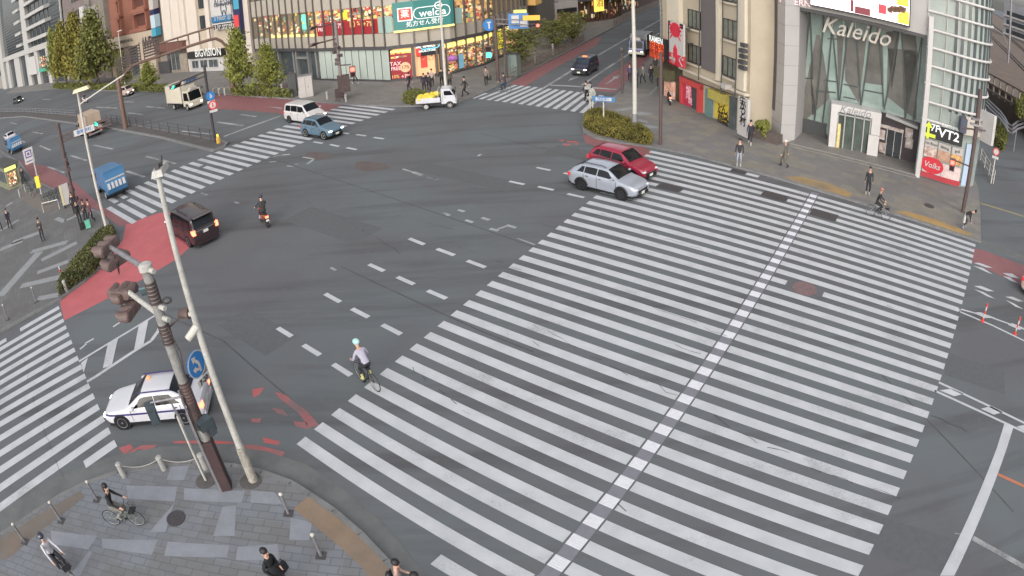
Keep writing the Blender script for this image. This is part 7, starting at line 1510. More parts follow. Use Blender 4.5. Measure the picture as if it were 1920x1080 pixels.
# trucks
def truck(name, label, kind, cabc, boxc, pf, pr, side, L=5.2, W_=1.9, cabL=1.5, cabH=2.1, boxH=2.9, bz=.9, xf=1.85, xr=-1.2, r=.38, lit=HLO, hubs=HUBW, inv=1):
    t = thing(name, label, 'truck'); h = L/2; x0 = h-cabL; hw = W_/2*.93
    b = MB(); pr_ = [(x0, .45), (h-.02, .45), (h, .95), (h-.06, 1.15), (h-.38, cabH-.06), (h-.5, cabH), (x0, cabH)]
    b.add([(x, -hw, z) for x, z in pr_]+[(x, hw*1.0, z) for x, z in pr_], [tuple(range(7)), tuple(range(13, 6, -1))]+[(i, i+7, (i+1) % 7+7, (i+1) % 7) for i in range(7)])
    for s in (-1, 1): b.lathe((xf, s*(hw-.02), r+.02), [(.001, s*.03), (r*1.2, s*.03), (r*1.2, -s*.05)], 'y', 18, 1); b.box((x0+.12, s*(hw+.004), 1.0), (.02, .01, 1.0), mi=1); b.box((x0+.32, s*(hw+.01), 1.05), (.14, .02, .04), mi=1)
    b.build('cab', [cabc, TRIM], t)
    a, c = np.array((h-.06, 1.2)), np.array((h-.37, cabH-.12)); b = MB(); b.add([(a[0]+.012, -hw*.9, a[1]), (a[0]+.012, hw*.9, a[1]), (c[0]+.012, hw*.84, c[1]), (c[0]+.012, -hw*.84, c[1])], [(0, 1, 2, 3)]); b.build('windscreen', CGL, t)
    for s in (-1, 1):
        b = MB(); y = s*(hw+.008); b.add([(x0+.25, y, 1.2), (h-.16, y, 1.2), (h-.42, y, cabH-.18), (x0+.25, y, cabH-.18)], [(0, 1, 2, 3)] if s < 0 else [(3, 2, 1, 0)]); b.build('side_window', CGL, t)
        b = MB(); b.box((h+.01, s*(hw-.2), .75), (.05, .28, .16)); b.build('headlight', lit, t); b = MB(); b.box((h-.1, s*(hw+.16), 1.45), (.06, .14, .26)); b.tube((h-.15, s*hw, 1.3), (h-.1, s*(hw+.16), 1.4), .015, n=5); b.build('mirror', TRIM, t)
        b = MB(); b.box((-h-.02, s*(hw-.15), .78), (.05, .28, .12)); b.build('tail_light', TL, t)
    b = MB(); b.box((-.4, 0, .6), (L-.9, W_*.5, .2)); b.box((0, 0, .5), (1.2, W_*.8, .3)); b.build('chassis', TRIM, t); b = MB(); b.box((h+.02, 0, .5), (.08, hw*1.9, .2)); b.box((h+.065, 0, .55), (.01, .33, .14), mi=1); b.build('front_bumper', [cabc, PLT], t)
    for x in (xf, xr):
        for s in (-1, 1): wheel(t, x, s*(hw-.1), r, .24, hubs)
    bl = x0-.08; cx = (bl-h)/2
    if kind == 'box':
        b = MB(); b.box((cx, 0, (bz+boxH)/2), (bl+h, W_, boxH-bz)); b.build('cargo_box', boxc, t); b = MB()
        for x in (-h-.01, bl+.0): 
            for s in (-1, 1): b.box((x, s*W_/2, (bz+boxH)/2), (.08, .08, boxH-bz+.04))
        for s in (-1, 1): b.box((cx, s*W_/2, boxH), (bl+h, .07, .07)); b.box((cx, s*W_/2, bz), (bl+h, .07, .1))
        b.box((-h-.02, 0, (bz+boxH)/2), (.03, .04, boxH-bz)); b.build('edge_trim', ALU, t); b = MB(); b.box((-h-.06, 0, .62), (.08, W_*.95, .2)); b.build('rear_bumper', ALU, t)
        b = MB(); b.box((h-.5, 0, cabH+.2), (.5, 1.1, .35), tap=.8); b.build('cooler_unit', OFFW, t)
    elif kind == 'garbage':
        b = MB(); b.box((cx+.3, 0, (bz+boxH)/2-.1), (bl+h-.6, W_, boxH-bz-.2)); b.build('compactor_body', boxc, t); b = MB()
        q = [(-h+.75, boxH-.15), (-h+.75, .6), (-h-.1, .6), (-h-.25, 1.0), (-h+.05, 1.75), (-h+.1, boxH-.05), (-h+.3, boxH)]; n = len(q); b.add([(x, -W_/2*.97, z) for x, z in q]+[(x, W_/2*.97, z) for x, z in q], [tuple(range(n))[::-1], tuple(range(n, 2*n))]+[(i, (i+1) % n, (i+1) % n+n, i+n) for i in range(n)]); b.build('rear_hopper', boxc, t)
        b = MB(); 
        for k in range(5): b.box((-h-.2, -.7+k*.35, 1.28), (.1, .2, .5), M=Matrix.Rotation(.38, 4, 'Y'))
        b.box((-h-.16, 0, 1.02), (.08, 1.75, .08)); b.box((-h-.0, 0, 1.75), (.12, 1.8, .1), mi=0); b.build('white_slats', WHT, t); b = MB(); b.box((-h+.2, 0, boxH+.02), (.3, W_*.96, .12)); b.box((-h-.1, 0, .55), (.3, W_*.9, .12), mi=1); b.build('top_bar', [boxc, TRIM], t)
    else:
        b = MB(); b.box((cx, 0, bz-.05), (bl+h, W_, .1)); 
        for s in (-1, 1): b.box((cx, s*(W_/2-.02), bz+.16), (bl+h, .04, .36)); 
        for x in (-h+.02, bl-.02): b.box((x, 0, bz+.16), (.04, W_, .36))
        b.build('load_bed', boxc, t)
    place(t, pf, pr, side, W_, xf, xr); return t
TAN = mat('tan truck panel', S(186, 166, 146, .74), .5, var=.1, vs=1.2); CRT = mat('cream truck', S(204, 196, 178, .78), .5, var=.08, vs=1); BLT = paint('garbage blue', 78, 132, 178, .7)
truck('box_truck', 'cream box truck on the upper carriageway behind the median pole', 'box', CRT, CRT, (356, 207.5), (324, 206), 'R', L=6.2, W_=2.1, cabL=1.7, cabH=2.4, boxH=3.2, xf=2.3, xr=-1.4, lit=HL)
truck('box_truck', 'tan box truck seen from behind beside the median railing', 'box', TAN, TAN, (146, 253), (171, 263), 'L', L=6.4, W_=2.1, boxH=3.1, xf=2.3, xr=-1.6)
gt1 = truck('garbage_truck', 'blue garbage truck with white slats on its tail beside the red bus lane', 'garbage', BLT, BLT, (183, 359), (204, 376.5), 'L', L=5.0, W_=1.95, boxH=2.45, xf=1.8, xr=-1.3)
truck('garbage_truck', 'small blue truck at the left edge beyond the kiosk', 'garbage', BLT, BLT, (8, 283), (33, 294), 'L', L=5.0, W_=1.9, boxH=2.4, xf=1.8, xr=-1.3)
kt = truck('pickup_truck', 'small white pickup truck loaded with yellow sacks near the drugstore corner', 'flat', WP, WP, (843, 203), (800.5, 206), 'R', L=3.4, W_=1.48, cabL=1.2, cabH=1.78, bz=.72, xf=1.2, xr=-.85, r=.29)
def local(t, x, y, z): c, s = math.cos(t.rotation_euler.z), math.sin(t.rotation_euler.z); return (t.location.x+x*c-y*s, t.location.y+x*s+y*c, t.location.z+z)
YS = mat('yellow sack', S(214, 194, 70, .8), .6, var=.2, vs=6, bump=.4, bs=8)
for i, (x, y, z) in enumerate([(-1.4, -.4, .95), (-1.4, .35, .97), (-.9, -.38, 1.0), (-.85, .38, 1.05), (-.35, -.35, 1.08), (-.3, .36, 1.12), (.1, 0, 1.25)]):
    b = MB(); rr = random.Random(i); b.ell((0, 0, 0), (.33, .4, .24), 12, 8); b.v = [(v[0]*(1+.12*math.sin(9*v[1]+i)), v[1], v[2]*(1+.15*math.sin(8*v[0]))) for v in b.v]; l = local(kt, x, y, z)
    tag(b.build('sack', YS, loc=l, rz=i*.7, smooth=True), 'yellow sack on the bed of the small white pickup truck', 'sack', 'yellow sacks on the pickup')
b = MB(); b.box((.25, 0, 1.3), (.04, 1.4, .9)); o = b.build('bed_guard', WP, kt)
PUR = paint('violet blue paint', 76, 76, 130, .7); tk = truck('box_truck', 'violet blue truck with cream bumper coming down the side street', 'box', PUR, mat('grey truck box', S(110, 112, 116, .7), .5, var=.2, vs=1), (1205, 110), (1222, 97), 'L', L=5.4, W_=1.9, boxH=2.7, xf=1.9, xr=-1.4, lit=HL)
b = MB(); b.box((2.78, 0, .62), (.14, 1.9, .3)); b.build('cream_bumper', CRT, tk)
# ------------------------------------------------------------ bicycles and scooters
def bicycle(name, label, pf, pr, m, basket=False, group=None, z=0, lean=0, drop=False):
    t = thing(name, label, 'bicycle', group=group); a, c = np.array(G(*pf, z)), np.array(G(*pr, z)); d = (a-c)/np.linalg.norm(a-c); ctr = (a+c)/2; t.location = (*ctr, z); t.rotation_euler = (lean, 0, ang(d))
    for x in (.52, -.52):
        b = MB(); b.path([(x+.335*math.cos(q), 0, .345+.335*math.sin(q)) for q in np.linspace(0, 2*math.pi, 25)], .017, 5); w_ = b.build('wheel', TYRE, t, smooth=True)
        b = MB(); b.path([(x+.31*math.cos(q), 0, .345+.31*math.sin(q)) for q in np.linspace(0, 2*math.pi, 25)], .009, 4); b.tube((x, -.04, .345), (x, .04, .345), .022, n=8)
        for k in range(12): q = k*math.pi/6; b.tube((x, 0, .345), (x+.31*math.cos(q), 0, .345+.31*math.sin(q)), .003, n=3, cap=False)
        b.build('rim', ALU, w_)
    b = MB(); F_, Rr, bb, st_, ht = (.52, 0, .345), (-.52, 0, .345), (-.06, 0, .3), (-.2, 0, .78), (.36, 0, .82)
    hl_ = (.4, 0, .66)
    for p, q in ((bb, st_), (bb, hl_), ((st_[0], 0, .7), (.37, 0, .78) if not basket else (.4, 0, .62)), (ht, F_), (bb, Rr), (st_, Rr)): b.tube(p, q, .018, n=7)
    b.build('frame', m, t, smooth=True)
    b = MB(); b.ell((-.22, 0, .84), (.14, .08, .035)); b.tube((-.2, 0, .76), (-.21, 0, .83), .015, n=6); b.build('saddle', BLACK, t, smooth=True)
    b = MB(); hz = .98 if not drop else .92; b.tube(ht, (.34, 0, hz), .015, n=6); b.path([(.24 if not drop else .42, -.27, hz), (.34, -.12, hz+.02), (.34, .12, hz+.02), (.24 if not drop else .42, .27, hz)], .013, 6); b.build('handlebar', TRIM, t)
    b = MB(); b.tube((-.06, -.1, .3), (-.06, .1, .3), .03, n=10); b.box((.02, .12, .19), (.09, .1, .02)); b.box((-.14, -.12, .41), (.09, .1, .02)); b.tube((-.06, .07, .3), (.02, .08, .19), .012, n=5); b.tube((-.06, -.07, .3), (-.14, -.08, .41), .012, n=5); b.build('pedals', TRIM, t)
    if basket:
        b = MB()
        for z_0 in (.72, .82, .92): b.path([(.42, -.16, z_0), (.68, -.18, z_0), (.68, .18, z_0), (.42, .16, z_0), (.42, -.16, z_0)], .007, 4)
        for x, y in ((.42, -.16), (.68, -.18), (.68, .18), (.42, .16), (.55, -.17), (.55, .17), (.68, 0)): b.tube((x, y, .7), (x, y, .93), .006, n=4)
        b.box((.55, 0, .71), (.26, .33, .01)); b.build('basket', BLACK, t)
    return t
BF = mat('bike black', S(44, 44, 48, .6), .35, coat=.5); BG = mat('bike green grey', S(112, 130, 120, .7), .35, coat=.5); BS = mat('bike silver', S(160, 160, 164, .7), .3, metal=.5)
bk1 = bicycle('bicycle', 'thin wheeled black sports bicycle ridden at the near left end of the big crossing', (676, 709), (706, 733), BF, drop=True)
bk2 = bicycle('bicycle', 'city bicycle with front basket ridden across the near paving', (262, 985), (217, 984), BG, basket=True, z=.135)
bk3 = bicycle('bicycle', 'bicycle at the bottom left edge under the white jacketed rider', (146, 1092), (112, 1062), BF, basket=True, z=.135)
bk4 = bicycle('bicycle', 'bicycle ridden over the side street zebra crossing', (937, 172), (953, 174), BF)
bk5 = bicycle('bicycle', 'lone parked bicycle with a dark saddle cover on the upper pavement', (547, 183), (538, 182), BF, basket=True, z=.135)
bk6 = bicycle('bicycle', 'pale bicycle parked in front of the drugstore left entrance', (549, 146), (541, 145), BS, z=.135)
rk = [((88, 386), (76, 379)), ((96, 384), (84, 376)), ((103, 381), (91, 373)), ((110, 378), (98, 370)), ((66, 372), (55, 366)), ((60, 362), (50, 357)), ((116, 373), (104, 366)), ((54, 356), (44, 350)), ((72, 366), (62, 358))]
nm_ = ['nearest bicycle in the left rack beside the white hoop rail', 'second bicycle from the near end of the left rack', 'third bicycle from the near end of the left rack', 'fourth bicycle from the near end of the left rack, by the bus lane', 'bicycle under the square purple sign in the left rack', 'bicycle beside the far hoop rail in the left rack', 'bicycle of the left rack closest to the cream notice board', 'bicycle of the left rack nearest the kiosk', 'middle bicycle of the left rack behind the yellow banded post']
for i, (a, c) in enumerate(rk):
    ga_, gc = G(*a, .14), G(*c, .14); o = dup(bk2, (*((ga_+gc)/2), .14), ang(ga_-gc), nm_[i], 'bicycles parked in the left rack')
for o in [bk2]: o['label'] = 'city bicycle with front basket ridden across the near paving'
for i, (x, y) in enumerate(((357, 174), (366, 175), (376, 175), (520, 168), (528, 168))):
    g_ = G(x, y, .14); dup(bk2, (*g_, .14), .8+i*.3, ['leftmost', 'middle', 'rightmost', 'left one', 'right one'][i]+(' of the three bicycles parked below the dark shop front' if i < 3 else ' of the two bicycles parked by the white notice panel'), 'bicycles parked on the upper pavement')
def scooter(name, label, pf, pr, m, cat='motorbike', lit=True, big=False, z=0):
    t = thing(name, label, cat); a, c = np.array(G(*pf, z)), np.array(G(*pr, z)); d = (a-c)/np.linalg.norm(a-c); t.location = (*((a+c)/2), z); t.rotation_euler.z = ang(d); r = .26 if not big else .3; k = .62 if not big else .7
    for x in (k, -k):
        b = MB(); b.path([(x+(r-.05)*math.cos(q), 0, r+(r-.05)*math.sin(q)) for q in np.linspace(0, 2*math.pi, 20)], .055, 8); w_ = b.build('wheel', TYRE, t, smooth=True); b = MB(); b.lathe((x, 0, r), [(r*.62, -.03), (r*.62, .03), (.001, .04)], 'y', 14); b.lathe((x, 0, r), [(.001, -.04), (r*.62, -.03)], 'y', 14); b.build('rim', RIMD, w_)
    b = MB(); b.path([(-.72, 0, .72), (-.45, 0, .66), (-.1, 0, .5), (.15, 0, .34), (.38, 0, .36), (.48, 0, .7), (.44, 0, .92)], [.1, .17, .18, .15, .13, .14, .1], 10); b.ell((k, 0, r+.17), (.2, .08, .1)); b.build('body', m, t, smooth=True)
    b = MB(); b.ell((-.35, 0, .8), (.4, .15, .08)); b.build('seat', BLACK, t, smooth=True); b = MB(); b.tube((.42, 0, .9), (.36, 0, 1.02), .025); b.path([(.26, -.34, 1.02), (.36, -.1, 1.06), (.36, .1, 1.06), (.26, .34, 1.02)], .018, 6)
    b.build('handlebar', TRIM, t); b = MB(); b.tube((.5, .06, .8), (k, .06, r), .025, n=6); b.tube((.5, -.06, .8), (k, -.06, r), .025, n=6); b.tube((-.3, -.12, .3), (-.75, -.14, .34), .045, n=8); b.build('fork', ALU, t)
    b = MB(); b.ell((.56, 0, .84), (.07, .1, .08)); b.build('headlight', HLO, t, smooth=True); b = MB(); b.box((-.86, 0, .72), (.06, .2, .1)); b.build('tail_light', TLB if lit else TL, t); b = MB(); b.box((-.88, 0, .52), (.02, .18, .12)); b.build('number_plate', PLT, t)
    if big: b = MB(); b.box((-.75, 0, .98), (.4, .42, .36)); b.build('top_case', WHT, t)
    return t
sc1 = scooter('scooter', 'orange red scooter with lit tail lamp ridden away left of centre', (490, 414), (503, 427), paint('scooter orange', 150, 74, 56, .8))
sc2 = bicycle('bicycle', 'silver bicycle ridden at the top right edge of the big crossing', (1659, 412), (1632, 404), BS, basket=True)
sc3 = scooter('scooter', 'dark scooter with glowing orange lamp parked by the dark restaurant front', (1252, 189), (1257, 199), BLK, z=.135)
sc4 = scooter('police_motorbike', 'white and violet motorbike with top case on the far upper carriageway', (168, 192), (154, 194), WP, big=True)
# ------------------------------------------------------------ people
SKIN = mat('skin', S(206, 162, 140, .75), .6); HAIRB = mat('black hair', S(34, 30, 32, .6), .6)
def ik(a, b, l1, l2, bend):
    a, b = Vector(a), Vector(b); d = b-a; L = min(d.length, (l1+l2)*.995); u = d.normalized(); b = a+u*L
    x = (l1*l1-l2*l2+L*L)/(2*L); hgt = math.sqrt(max(0, l1*l1-x*x)); w_ = Vector(bend)-u*Vector(bend).dot(u); w_ = w_.normalized() if w_.length > 1e-4 else Vector((0, 0, 1)); return a+u*x+w_*hgt, b
def cloth(name, r, g_, b): return mat(name, S(r, g_, b, .72), .85, var=.15, vs=6, bump=.3, bs=12)
def person(label, loc, rz, pose='walk', top=(50, 50, 54), legs=(44, 44, 50), shoe=(40, 38, 40), hair='short', group=None, coat=0, s=1.07, cfg=None, mask=False, near=False, male=True, helmet=None, hood=False):
    c = dict(pel=(0, 0, .93), lean=.04, fl=(.0, .1, .09), fr=(0, -.1, .09), hl=(.06, .27, .8), hr=(.06, -.27, .8), nod=.1, toe=1)
    P = {'stand': {}, 'walk': dict(pel=(0, 0, .9), lean=.08, fl=(.3, .09, .09), fr=(-.34, -.09, .17), hl=(-.22, .24, .86), hr=(.28, -.22, .92)), 'walk2': dict(pel=(0, 0, .91), lean=.06, fl=(-.26, .09, .14), fr=(.25, -.09, .09), hl=(.22, .22, .9), hr=(-.16, -.24, .84)),
         'phone': dict(hl=(.3, .06, 1.18), hr=(.3, -.06, 1.15), nod=.5), 'pocket': dict(hl=(.08, .2, .95), hr=(.08, -.2, .95)), 'bend': dict(pel=(-.1, 0, .88), lean=1.15, hl=(.45, .2, .62), hr=(.4, -.2, .6), fl=(.12, .12, .09), fr=(-.1, -.12, .09), nod=.9)}
    c.update(P.get(pose, {})); c.update(cfg or {})
    pel = Vector(c['pel']); ld = Vector((math.sin(c['lean']), 0, math.cos(c['lean']))); sh = .17 if male else .15
    wst = pel+ld*.2; ch = pel+ld*.42; nk = pel+ld*.55; hd = ld.copy(); a = c['lean']*.6+c['nod']*.5; hd = Vector((math.sin(a), 0, math.cos(a))); h1 = nk+hd*.1; h2 = nk+hd*.2; h3 = nk+hd*.26; fw = Vector((math.cos(a+c['nod']*.4), 0, -math.sin(a+c['nod']*.4)))
    V = [pel, wst, ch, nk, h1, h2, h3, h2-hd*.02+fw*.105]; R = [(.13, .1), (.125, .095), (.15, .105), (.055, .055), (.078, .075), (.092, .086), (.07, .068), (.016, .014)]
    E = [(0, 1, 't'), (1, 2, 't'), (2, 3, 's'), (3, 4, 's'), (4, 5, 's'), (5, 6, 's'), (5, 7, 's')]
    def add(p, r, par, k): V.append(Vector(p)); R.append((r, r)); E.append((par, len(V)-1, k)); return len(V)-1
    for sgn, hand, foot in ((1, c['hl'], c['fl']), (-1, c['hr'], c['fr'])):
        so = ch+ld*.06+Vector((0, sgn*sh, 0)); el, wr = ik(so, hand, .28, .25, (-.6, sgn*.5, -.5)); i = add(so, .062, 2, 't'); i = add(el, .046, i, 't'); i = add(wr, .034, i, 't')
        hdir = (wr-el).normalized(); side = hdir.cross(Vector((0, sgn, .2))).normalized(); acr = hdir.cross(side).normalized(); palm = add(wr+hdir*.07, .036, i, 's')
        for f_, (o_, L_) in enumerate(((-.03, .066), (-.01, .08), (.01, .074), (.028, .06))):
            q = V[palm]+acr*0+side*o_+hdir*.025; j = add(q, .011, palm, 's'); j = add(q+hdir*L_*.6, .009, j, 's'); add(q+hdir*L_*.85+acr*-.02*sgn, .008, j, 's')
        j = add(V[palm]-side*.045+hdir*-.01, .012, palm, 's'); add(V[palm]-side*.06+hdir*.04, .009, j, 's')
        hp = pel+Vector((0, sgn*.085, -.05)); kn, an = ik(hp, foot, .44, .42, (1, sgn*.1, .1)); i = add(hp, .1, 0, 'l'); i = add(hp.lerp(kn, .5), .082, i, 'l'); i = add(kn, .06, i, 'l'); i = add(an.lerp(kn, .55), .056, i, 'l'); i = add(an, .042, i, 'f'); pit = .0 if foot[0] > -.1 or foot[2] < .12 else -.5
        add(an+Vector((.15*math.cos(pit), sgn*.02, -.05+.15*math.sin(pit))), .036, i, 'f'); j = add(an+Vector((-.045, 0, -.035)), .038, i, 'f')
    me = bpy.data.meshes.new('p'); me.from_pydata([tuple(v) for v in V], [(a, b) for a, b, _ in E], []); o = bpy.data.objects.new('p', me); COL.objects.link(o); sk = o.modifiers.new('s', 'SKIN'); sk.use_smooth_shade = True; sk.branch_smoothing = .3
    for i, r in enumerate(R): me.skin_vertices[0].data[i].radius = r
    me.skin_vertices[0].data[0].use_root = True; sb = o.modifiers.new('u', 'SUBSURF'); sb.levels = 1; sb.render_levels = 1
    dg = bpy.context.evaluated_depsgraph_get(); m2 = bpy.data.meshes.new_from_object(o.evaluated_get(dg)); bpy.data.objects.remove(o); m2.name = 'body'; m2.materials.clear()
    tm = cloth('cloth %d %d %d' % top, *top); lm = cloth('cloth %d %d %d' % legs, *legs); fm = cloth('shoe %d %d %d' % shoe, *shoe)
    for m in (SKIN, tm, lm, fm): m2.materials.append(m)
    A = np.array([V[e[0]] for e in E]); B_ = np.array([V[e[1]] for e in E]); K = ['stlf'.index(e[2]) for e in E]; D = B_-A; D2 = (D*D).sum(1)+1e-9; rad = np.array([(R[e[0]][0]+R[e[1]][0])/2 for e in E])
    cen = np.empty(len(m2.polygons)*3); m2.polygons.foreach_get('center', cen); cen = cen.reshape(-1, 3)
    tt = np.clip(((cen[:, None]-A)*D).sum(2)/D2, 0, 1); ds = np.linalg.norm(cen[:, None]-(A+tt[..., None]*D), axis=2)-rad; m2.polygons.foreach_set('material_index', np.array(K)[ds.argmin(1)].astype(np.int32)); m2.shade_smooth()
    t = thing('person', label, 'person', loc, rz, group); t.scale = (s, s, s); bo = bpy.data.objects.new('body', m2); COL.objects.link(bo); bo.parent = t
    Mh = Matrix(((fw.x, 0, hd.x, 0), (0, 1, 0, 0), (fw.z, 0, hd.z, 0), (0, 0, 0, 1))).to_3x3(); hc = h2+hd*.0
    if helmet: b = MB(); b.ell(hc+hd*.05-fw*.01, (.145, .118, .105), 14, 8, M=Mh); b.build('helmet', mat('helmet %d %d %d' % helmet, S(*helmet, .8), .3, coat=.5), t, smooth=True)
    else:
        b = MB(); b.ell(hc+hd*.045-fw*.022, (.108, .1, .098), 12, 8, M=Mh)
        if hair == 'long': b.ell(hc-hd*.06-fw*.055, (.06, .09, .15), 10, 7, M=Mh)
        b.build('hair', HAIRB, t, smooth=True)
    if near:
        for y in (-.035, .035): b = MB(); b.ell(hc+fw*.09+hd*-.0+Vector((0, y, 0)), (.012, .014, .009), 8, 5); b.build('eye', BLACK, t)
        for y in (-1, 1): b = MB(); b.ell(hc+Vector((0, y*.092, 0)), (.02, .01, .03), 8, 5, M=Mh); b.build('ear', SKIN, t)
        b = MB(); b.ell(hc+fw*.088-hd*.05, (.012, .025, .006), 8, 5, M=Mh); b.build('mouth', mat('lips', S(170, 96, 90, .7), .5), t)
    if mask: b = MB(); b.ell(hc+fw*.062-hd*.04, (.05, .06, .045), 10, 6, M=Mh); b.build('face_mask', WHT, t, smooth=True)
    if coat:
        b = MB(); ring = []
        for k, (f_, w_) in enumerate(((.42, .0), (.3, .16), (.12, .165), (-.05, .185), (-.05-coat*.5, .2), (-.05-coat, .22))):
            p = pel+ld*f_ if f_ > 0 else pel+Vector((0, 0, f_))
            if k: ring.append([(p.x+w_*.78*math.cos(q), p.y+w_*math.sin(q)*1.05, p.z) for q in np.linspace(0, 2*math.pi, 17)])
        b.grid(ring); b.grid([[(pel.x+(p[0]-pel.x)*.96, p[1]*.96, p[2]) for p in r] for r in ring], flip=True); b.build('coat', tm, t, smooth=True)
    return t
def at(px, py, z=.135): g_ = G(px, py, z); return (g_[0], g_[1], z)
def hdg(a, b): return ang(G(*b)-G(*a))
def prop(b, name, m, t, x, y, z, label, cat, rz=0):
    l = local(t, x, y, z); o = b.build(name, m, loc=l, smooth=True); o.rotation_euler.z = t.rotation_euler.z+rz; return tag(o, label, cat)
def bag_mb(w=.3, h=.36, d=.14, strap=True):
    b = MB(); b.box((0, 0, 0), (d, w, h), tap=.86)
    if strap: b.path([(0, -w*.25, h/2), (0, -w*.2, h/2+.16), (0, w*.2, h/2+.16), (0, w*.25, h/2)], .012, 5)
    return b
def pack(t, label, m, lean=.05, z=1.22): b = MB(); b.ell((0, 0, 0), (.1, .16, .23), 12, 8); b.box((.06, .11, .02), (.04, .05, .36)); b.box((.06, -.11, .02), (.04, .05, .36)); return prop(b, 'backpack', m, t, -.2+math.sin(lean)*.3, 0, z, label, 'backpack')
BB = mat('bag black', S(38, 38, 42, .6), .5)
# riders
bp_ = lambda bk: (bk.location.x, bk.location.y, bk.location.z)
RIDE = dict(pel=(-.2, 0, .95), lean=.75, fl=(.05, .12, .28), fr=(-.1, -.12, .5), hl=(.36, .25, .98), hr=(.36, -.25, .98), nod=-.3)
CITY = dict(RIDE, lean=.3, pel=(-.2, 0, .93), hl=(.26, .25, 1.02), hr=(.26, -.25, 1.02), nod=.1)
p = person('cyclist in pale grey jacket and mint helmet riding away at the big crossing', bp_(bk1), bk1.rotation_euler.z, 'ride', (176, 172, 188), (44, 44, 50), (196, 190, 120), helmet=(170, 214, 212), cfg=dict(RIDE, pel=(-.18, 0, .98)), near=True)
p = person('cyclist in black with a white mask on the basket bicycle, near paving', bp_(bk2), bk2.rotation_euler.z, 'ride', (38, 36, 40), (120, 118, 112), (150, 146, 140), hair='long', cfg=CITY, mask=True, near=True, male=False)
p = person('rider in white jacket and mask at the bottom left edge', bp_(bk3), bk3.rotation_euler.z, 'ride', (200, 198, 206), (50, 50, 56), cfg=dict(CITY, lean=.2), mask=True, near=True, helmet=(52, 52, 66))
p = person('dark clad cyclist riding over the side street zebra crossing', bp_(bk4), bk4.rotation_euler.z, 'ride', (70, 60, 66), (50, 60, 90), cfg=CITY)
SIT = dict(pel=(-.3, 0, .92), lean=.15, fl=(.15, .16, .4), fr=(.15, -.16, .4), hl=(.26, .33, 1.04), hr=(.26, -.33, 1.04), nod=.1)
p = person('scooter rider in dark clothes and black helmet left of centre', bp_(sc1), sc1.rotation_euler.z, 'ride', (52, 52, 54), (46, 46, 50), (170, 170, 170), helmet=(40, 40, 46), cfg=SIT)
p = person('cyclist in black with a reddish cap at the top right of the big crossing', bp_(sc2), sc2.rotation_euler.z, 'ride', (44, 40, 44), (40, 40, 44), helmet=(150, 100, 84), cfg=CITY)
p = person('rider in dark jacket on the far white and violet motorbike', bp_(sc4), sc4.rotation_euler.z, 'ride', (48, 44, 80), (48, 44, 60), helmet=(90, 50, 60), cfg=SIT)
# walkers on the near corner
gN = None
p = person('person in long black coat holding a dark bag at the bottom of the near paving', at(533, 1108), hdg((533, 1108), (640, 1150)), 'pocket', (30, 32, 36), (30, 32, 36), hair='short', coat=.45, near=True, male=False)
prop(bag_mb(.34, .3), 'handbag', BB, p, .05, .32, .78, 'dark handbag held by the person in the long black coat', 'handbag')
p = person('person in pale pink top with dark shoulder straps holding a phone, bottom edge', at(760, 1130), hdg((760, 1130), (860, 1120)), 'phone', (190, 160, 150), (50, 50, 56), near=True)
pack(p, 'dark backpack worn by the person in the pale pink top', BB); b = MB(); b.box((0, 0, 0), (.02, .08, .15)); prop(b, 'phone', WHT, p, .4, -.02, 1.26, 'white phone held by the person in the pale pink top', 'phone')
p = person('dark haired person mostly below the bottom edge beside the pink top', at(797, 1152), hdg((797, 1152), (860, 1170)), 'stand', (60, 60, 66), near=True)
# right pavement
R_ = [((1385, 312), (1380, 400), 'stand', (52, 50, 56), (150, 154, 164), (190, 188, 186), 'man in black jacket and pale grey trousers standing at the far kerb'), ((1406, 271), (1390, 330), 'walk', (48, 48, 62), (46, 44, 50), (196, 194, 190), 'person in dark jacket and white shoes walking past the white vertical sign'),
      ((1471, 313), (1400, 300), 'walk2', (104, 100, 92), (112, 106, 98), (44, 40, 40), 'person in grey beige long coat and pale hat walking left before the hall'), ((1626, 365), (1640, 440), 'stand', (44, 46, 54), (34, 34, 40), (196, 194, 188), 'person in black with backpack and white shoes waiting at the far kerb'),
      ((1806, 428), (1850, 440), 'bend', (46, 40, 44), (60, 58, 66), (150, 150, 152), 'stooping person in dark jacket by the right signal pole')]
for (f_, d_, po, tp_, lg, sh_, l) in R_:
    p = person(l, at(*f_), hdg(f_, d_), po, tp_, lg, sh_, coat=.3 if 'coat' in l else 0, helmet=(196, 188, 180) if 'hat' in l else None)
    if 'backpack' in l: pack(p, 'black backpack on the person waiting at the far kerb', BB)
    if 'stooping' in l: prop(bag_mb(.38, .42), 'shopping_bag', WHT, p, -.12, -.3, .75, 'white shopping bag held by the stooping person', 'shopping bag')
    if 'vertical sign' in l: pack(p, 'dark backpack on the person passing the white vertical sign', BB)
# side street crowd, right
for i, (f_, d_, po, tp_, l) in enumerate([((1193, 163), (1180, 250), 'walk', (60, 52, 90), 'person in violet jacket behind the tall white lamp post'), ((1206, 156), (1150, 170), 'walk2', (116, 118, 112), 'blurred person in grey hurrying left beside the violet jacket'), ((1221, 155), (1210, 240), 'walk', (40, 38, 42), 'person in black walking toward the camera in front of the restaurant'),
        ((1235, 162), (1215, 240), 'walk2', (44, 42, 48), 'person in dark coat walking nearest the restaurant wall'), ((1181, 153), (1175, 200), 'walk', (84, 76, 110), 'small figure in mauve at the kerb of the side street'), ((1229, 138), (1240, 80), 'walk', (64, 58, 60), 'farthest figure under the orange ramen sign')]):
    person(l, at(*f_), hdg(f_, d_), po, tp_, (42, 42, 50), group='walkers on the right side street pavement')
person('person in black over white crossing the side street behind the worn plates', at(1108, 193, .0), hdg((1108, 193), (1030, 175)), 'walk', (40, 40, 44), (36, 36, 42)); 
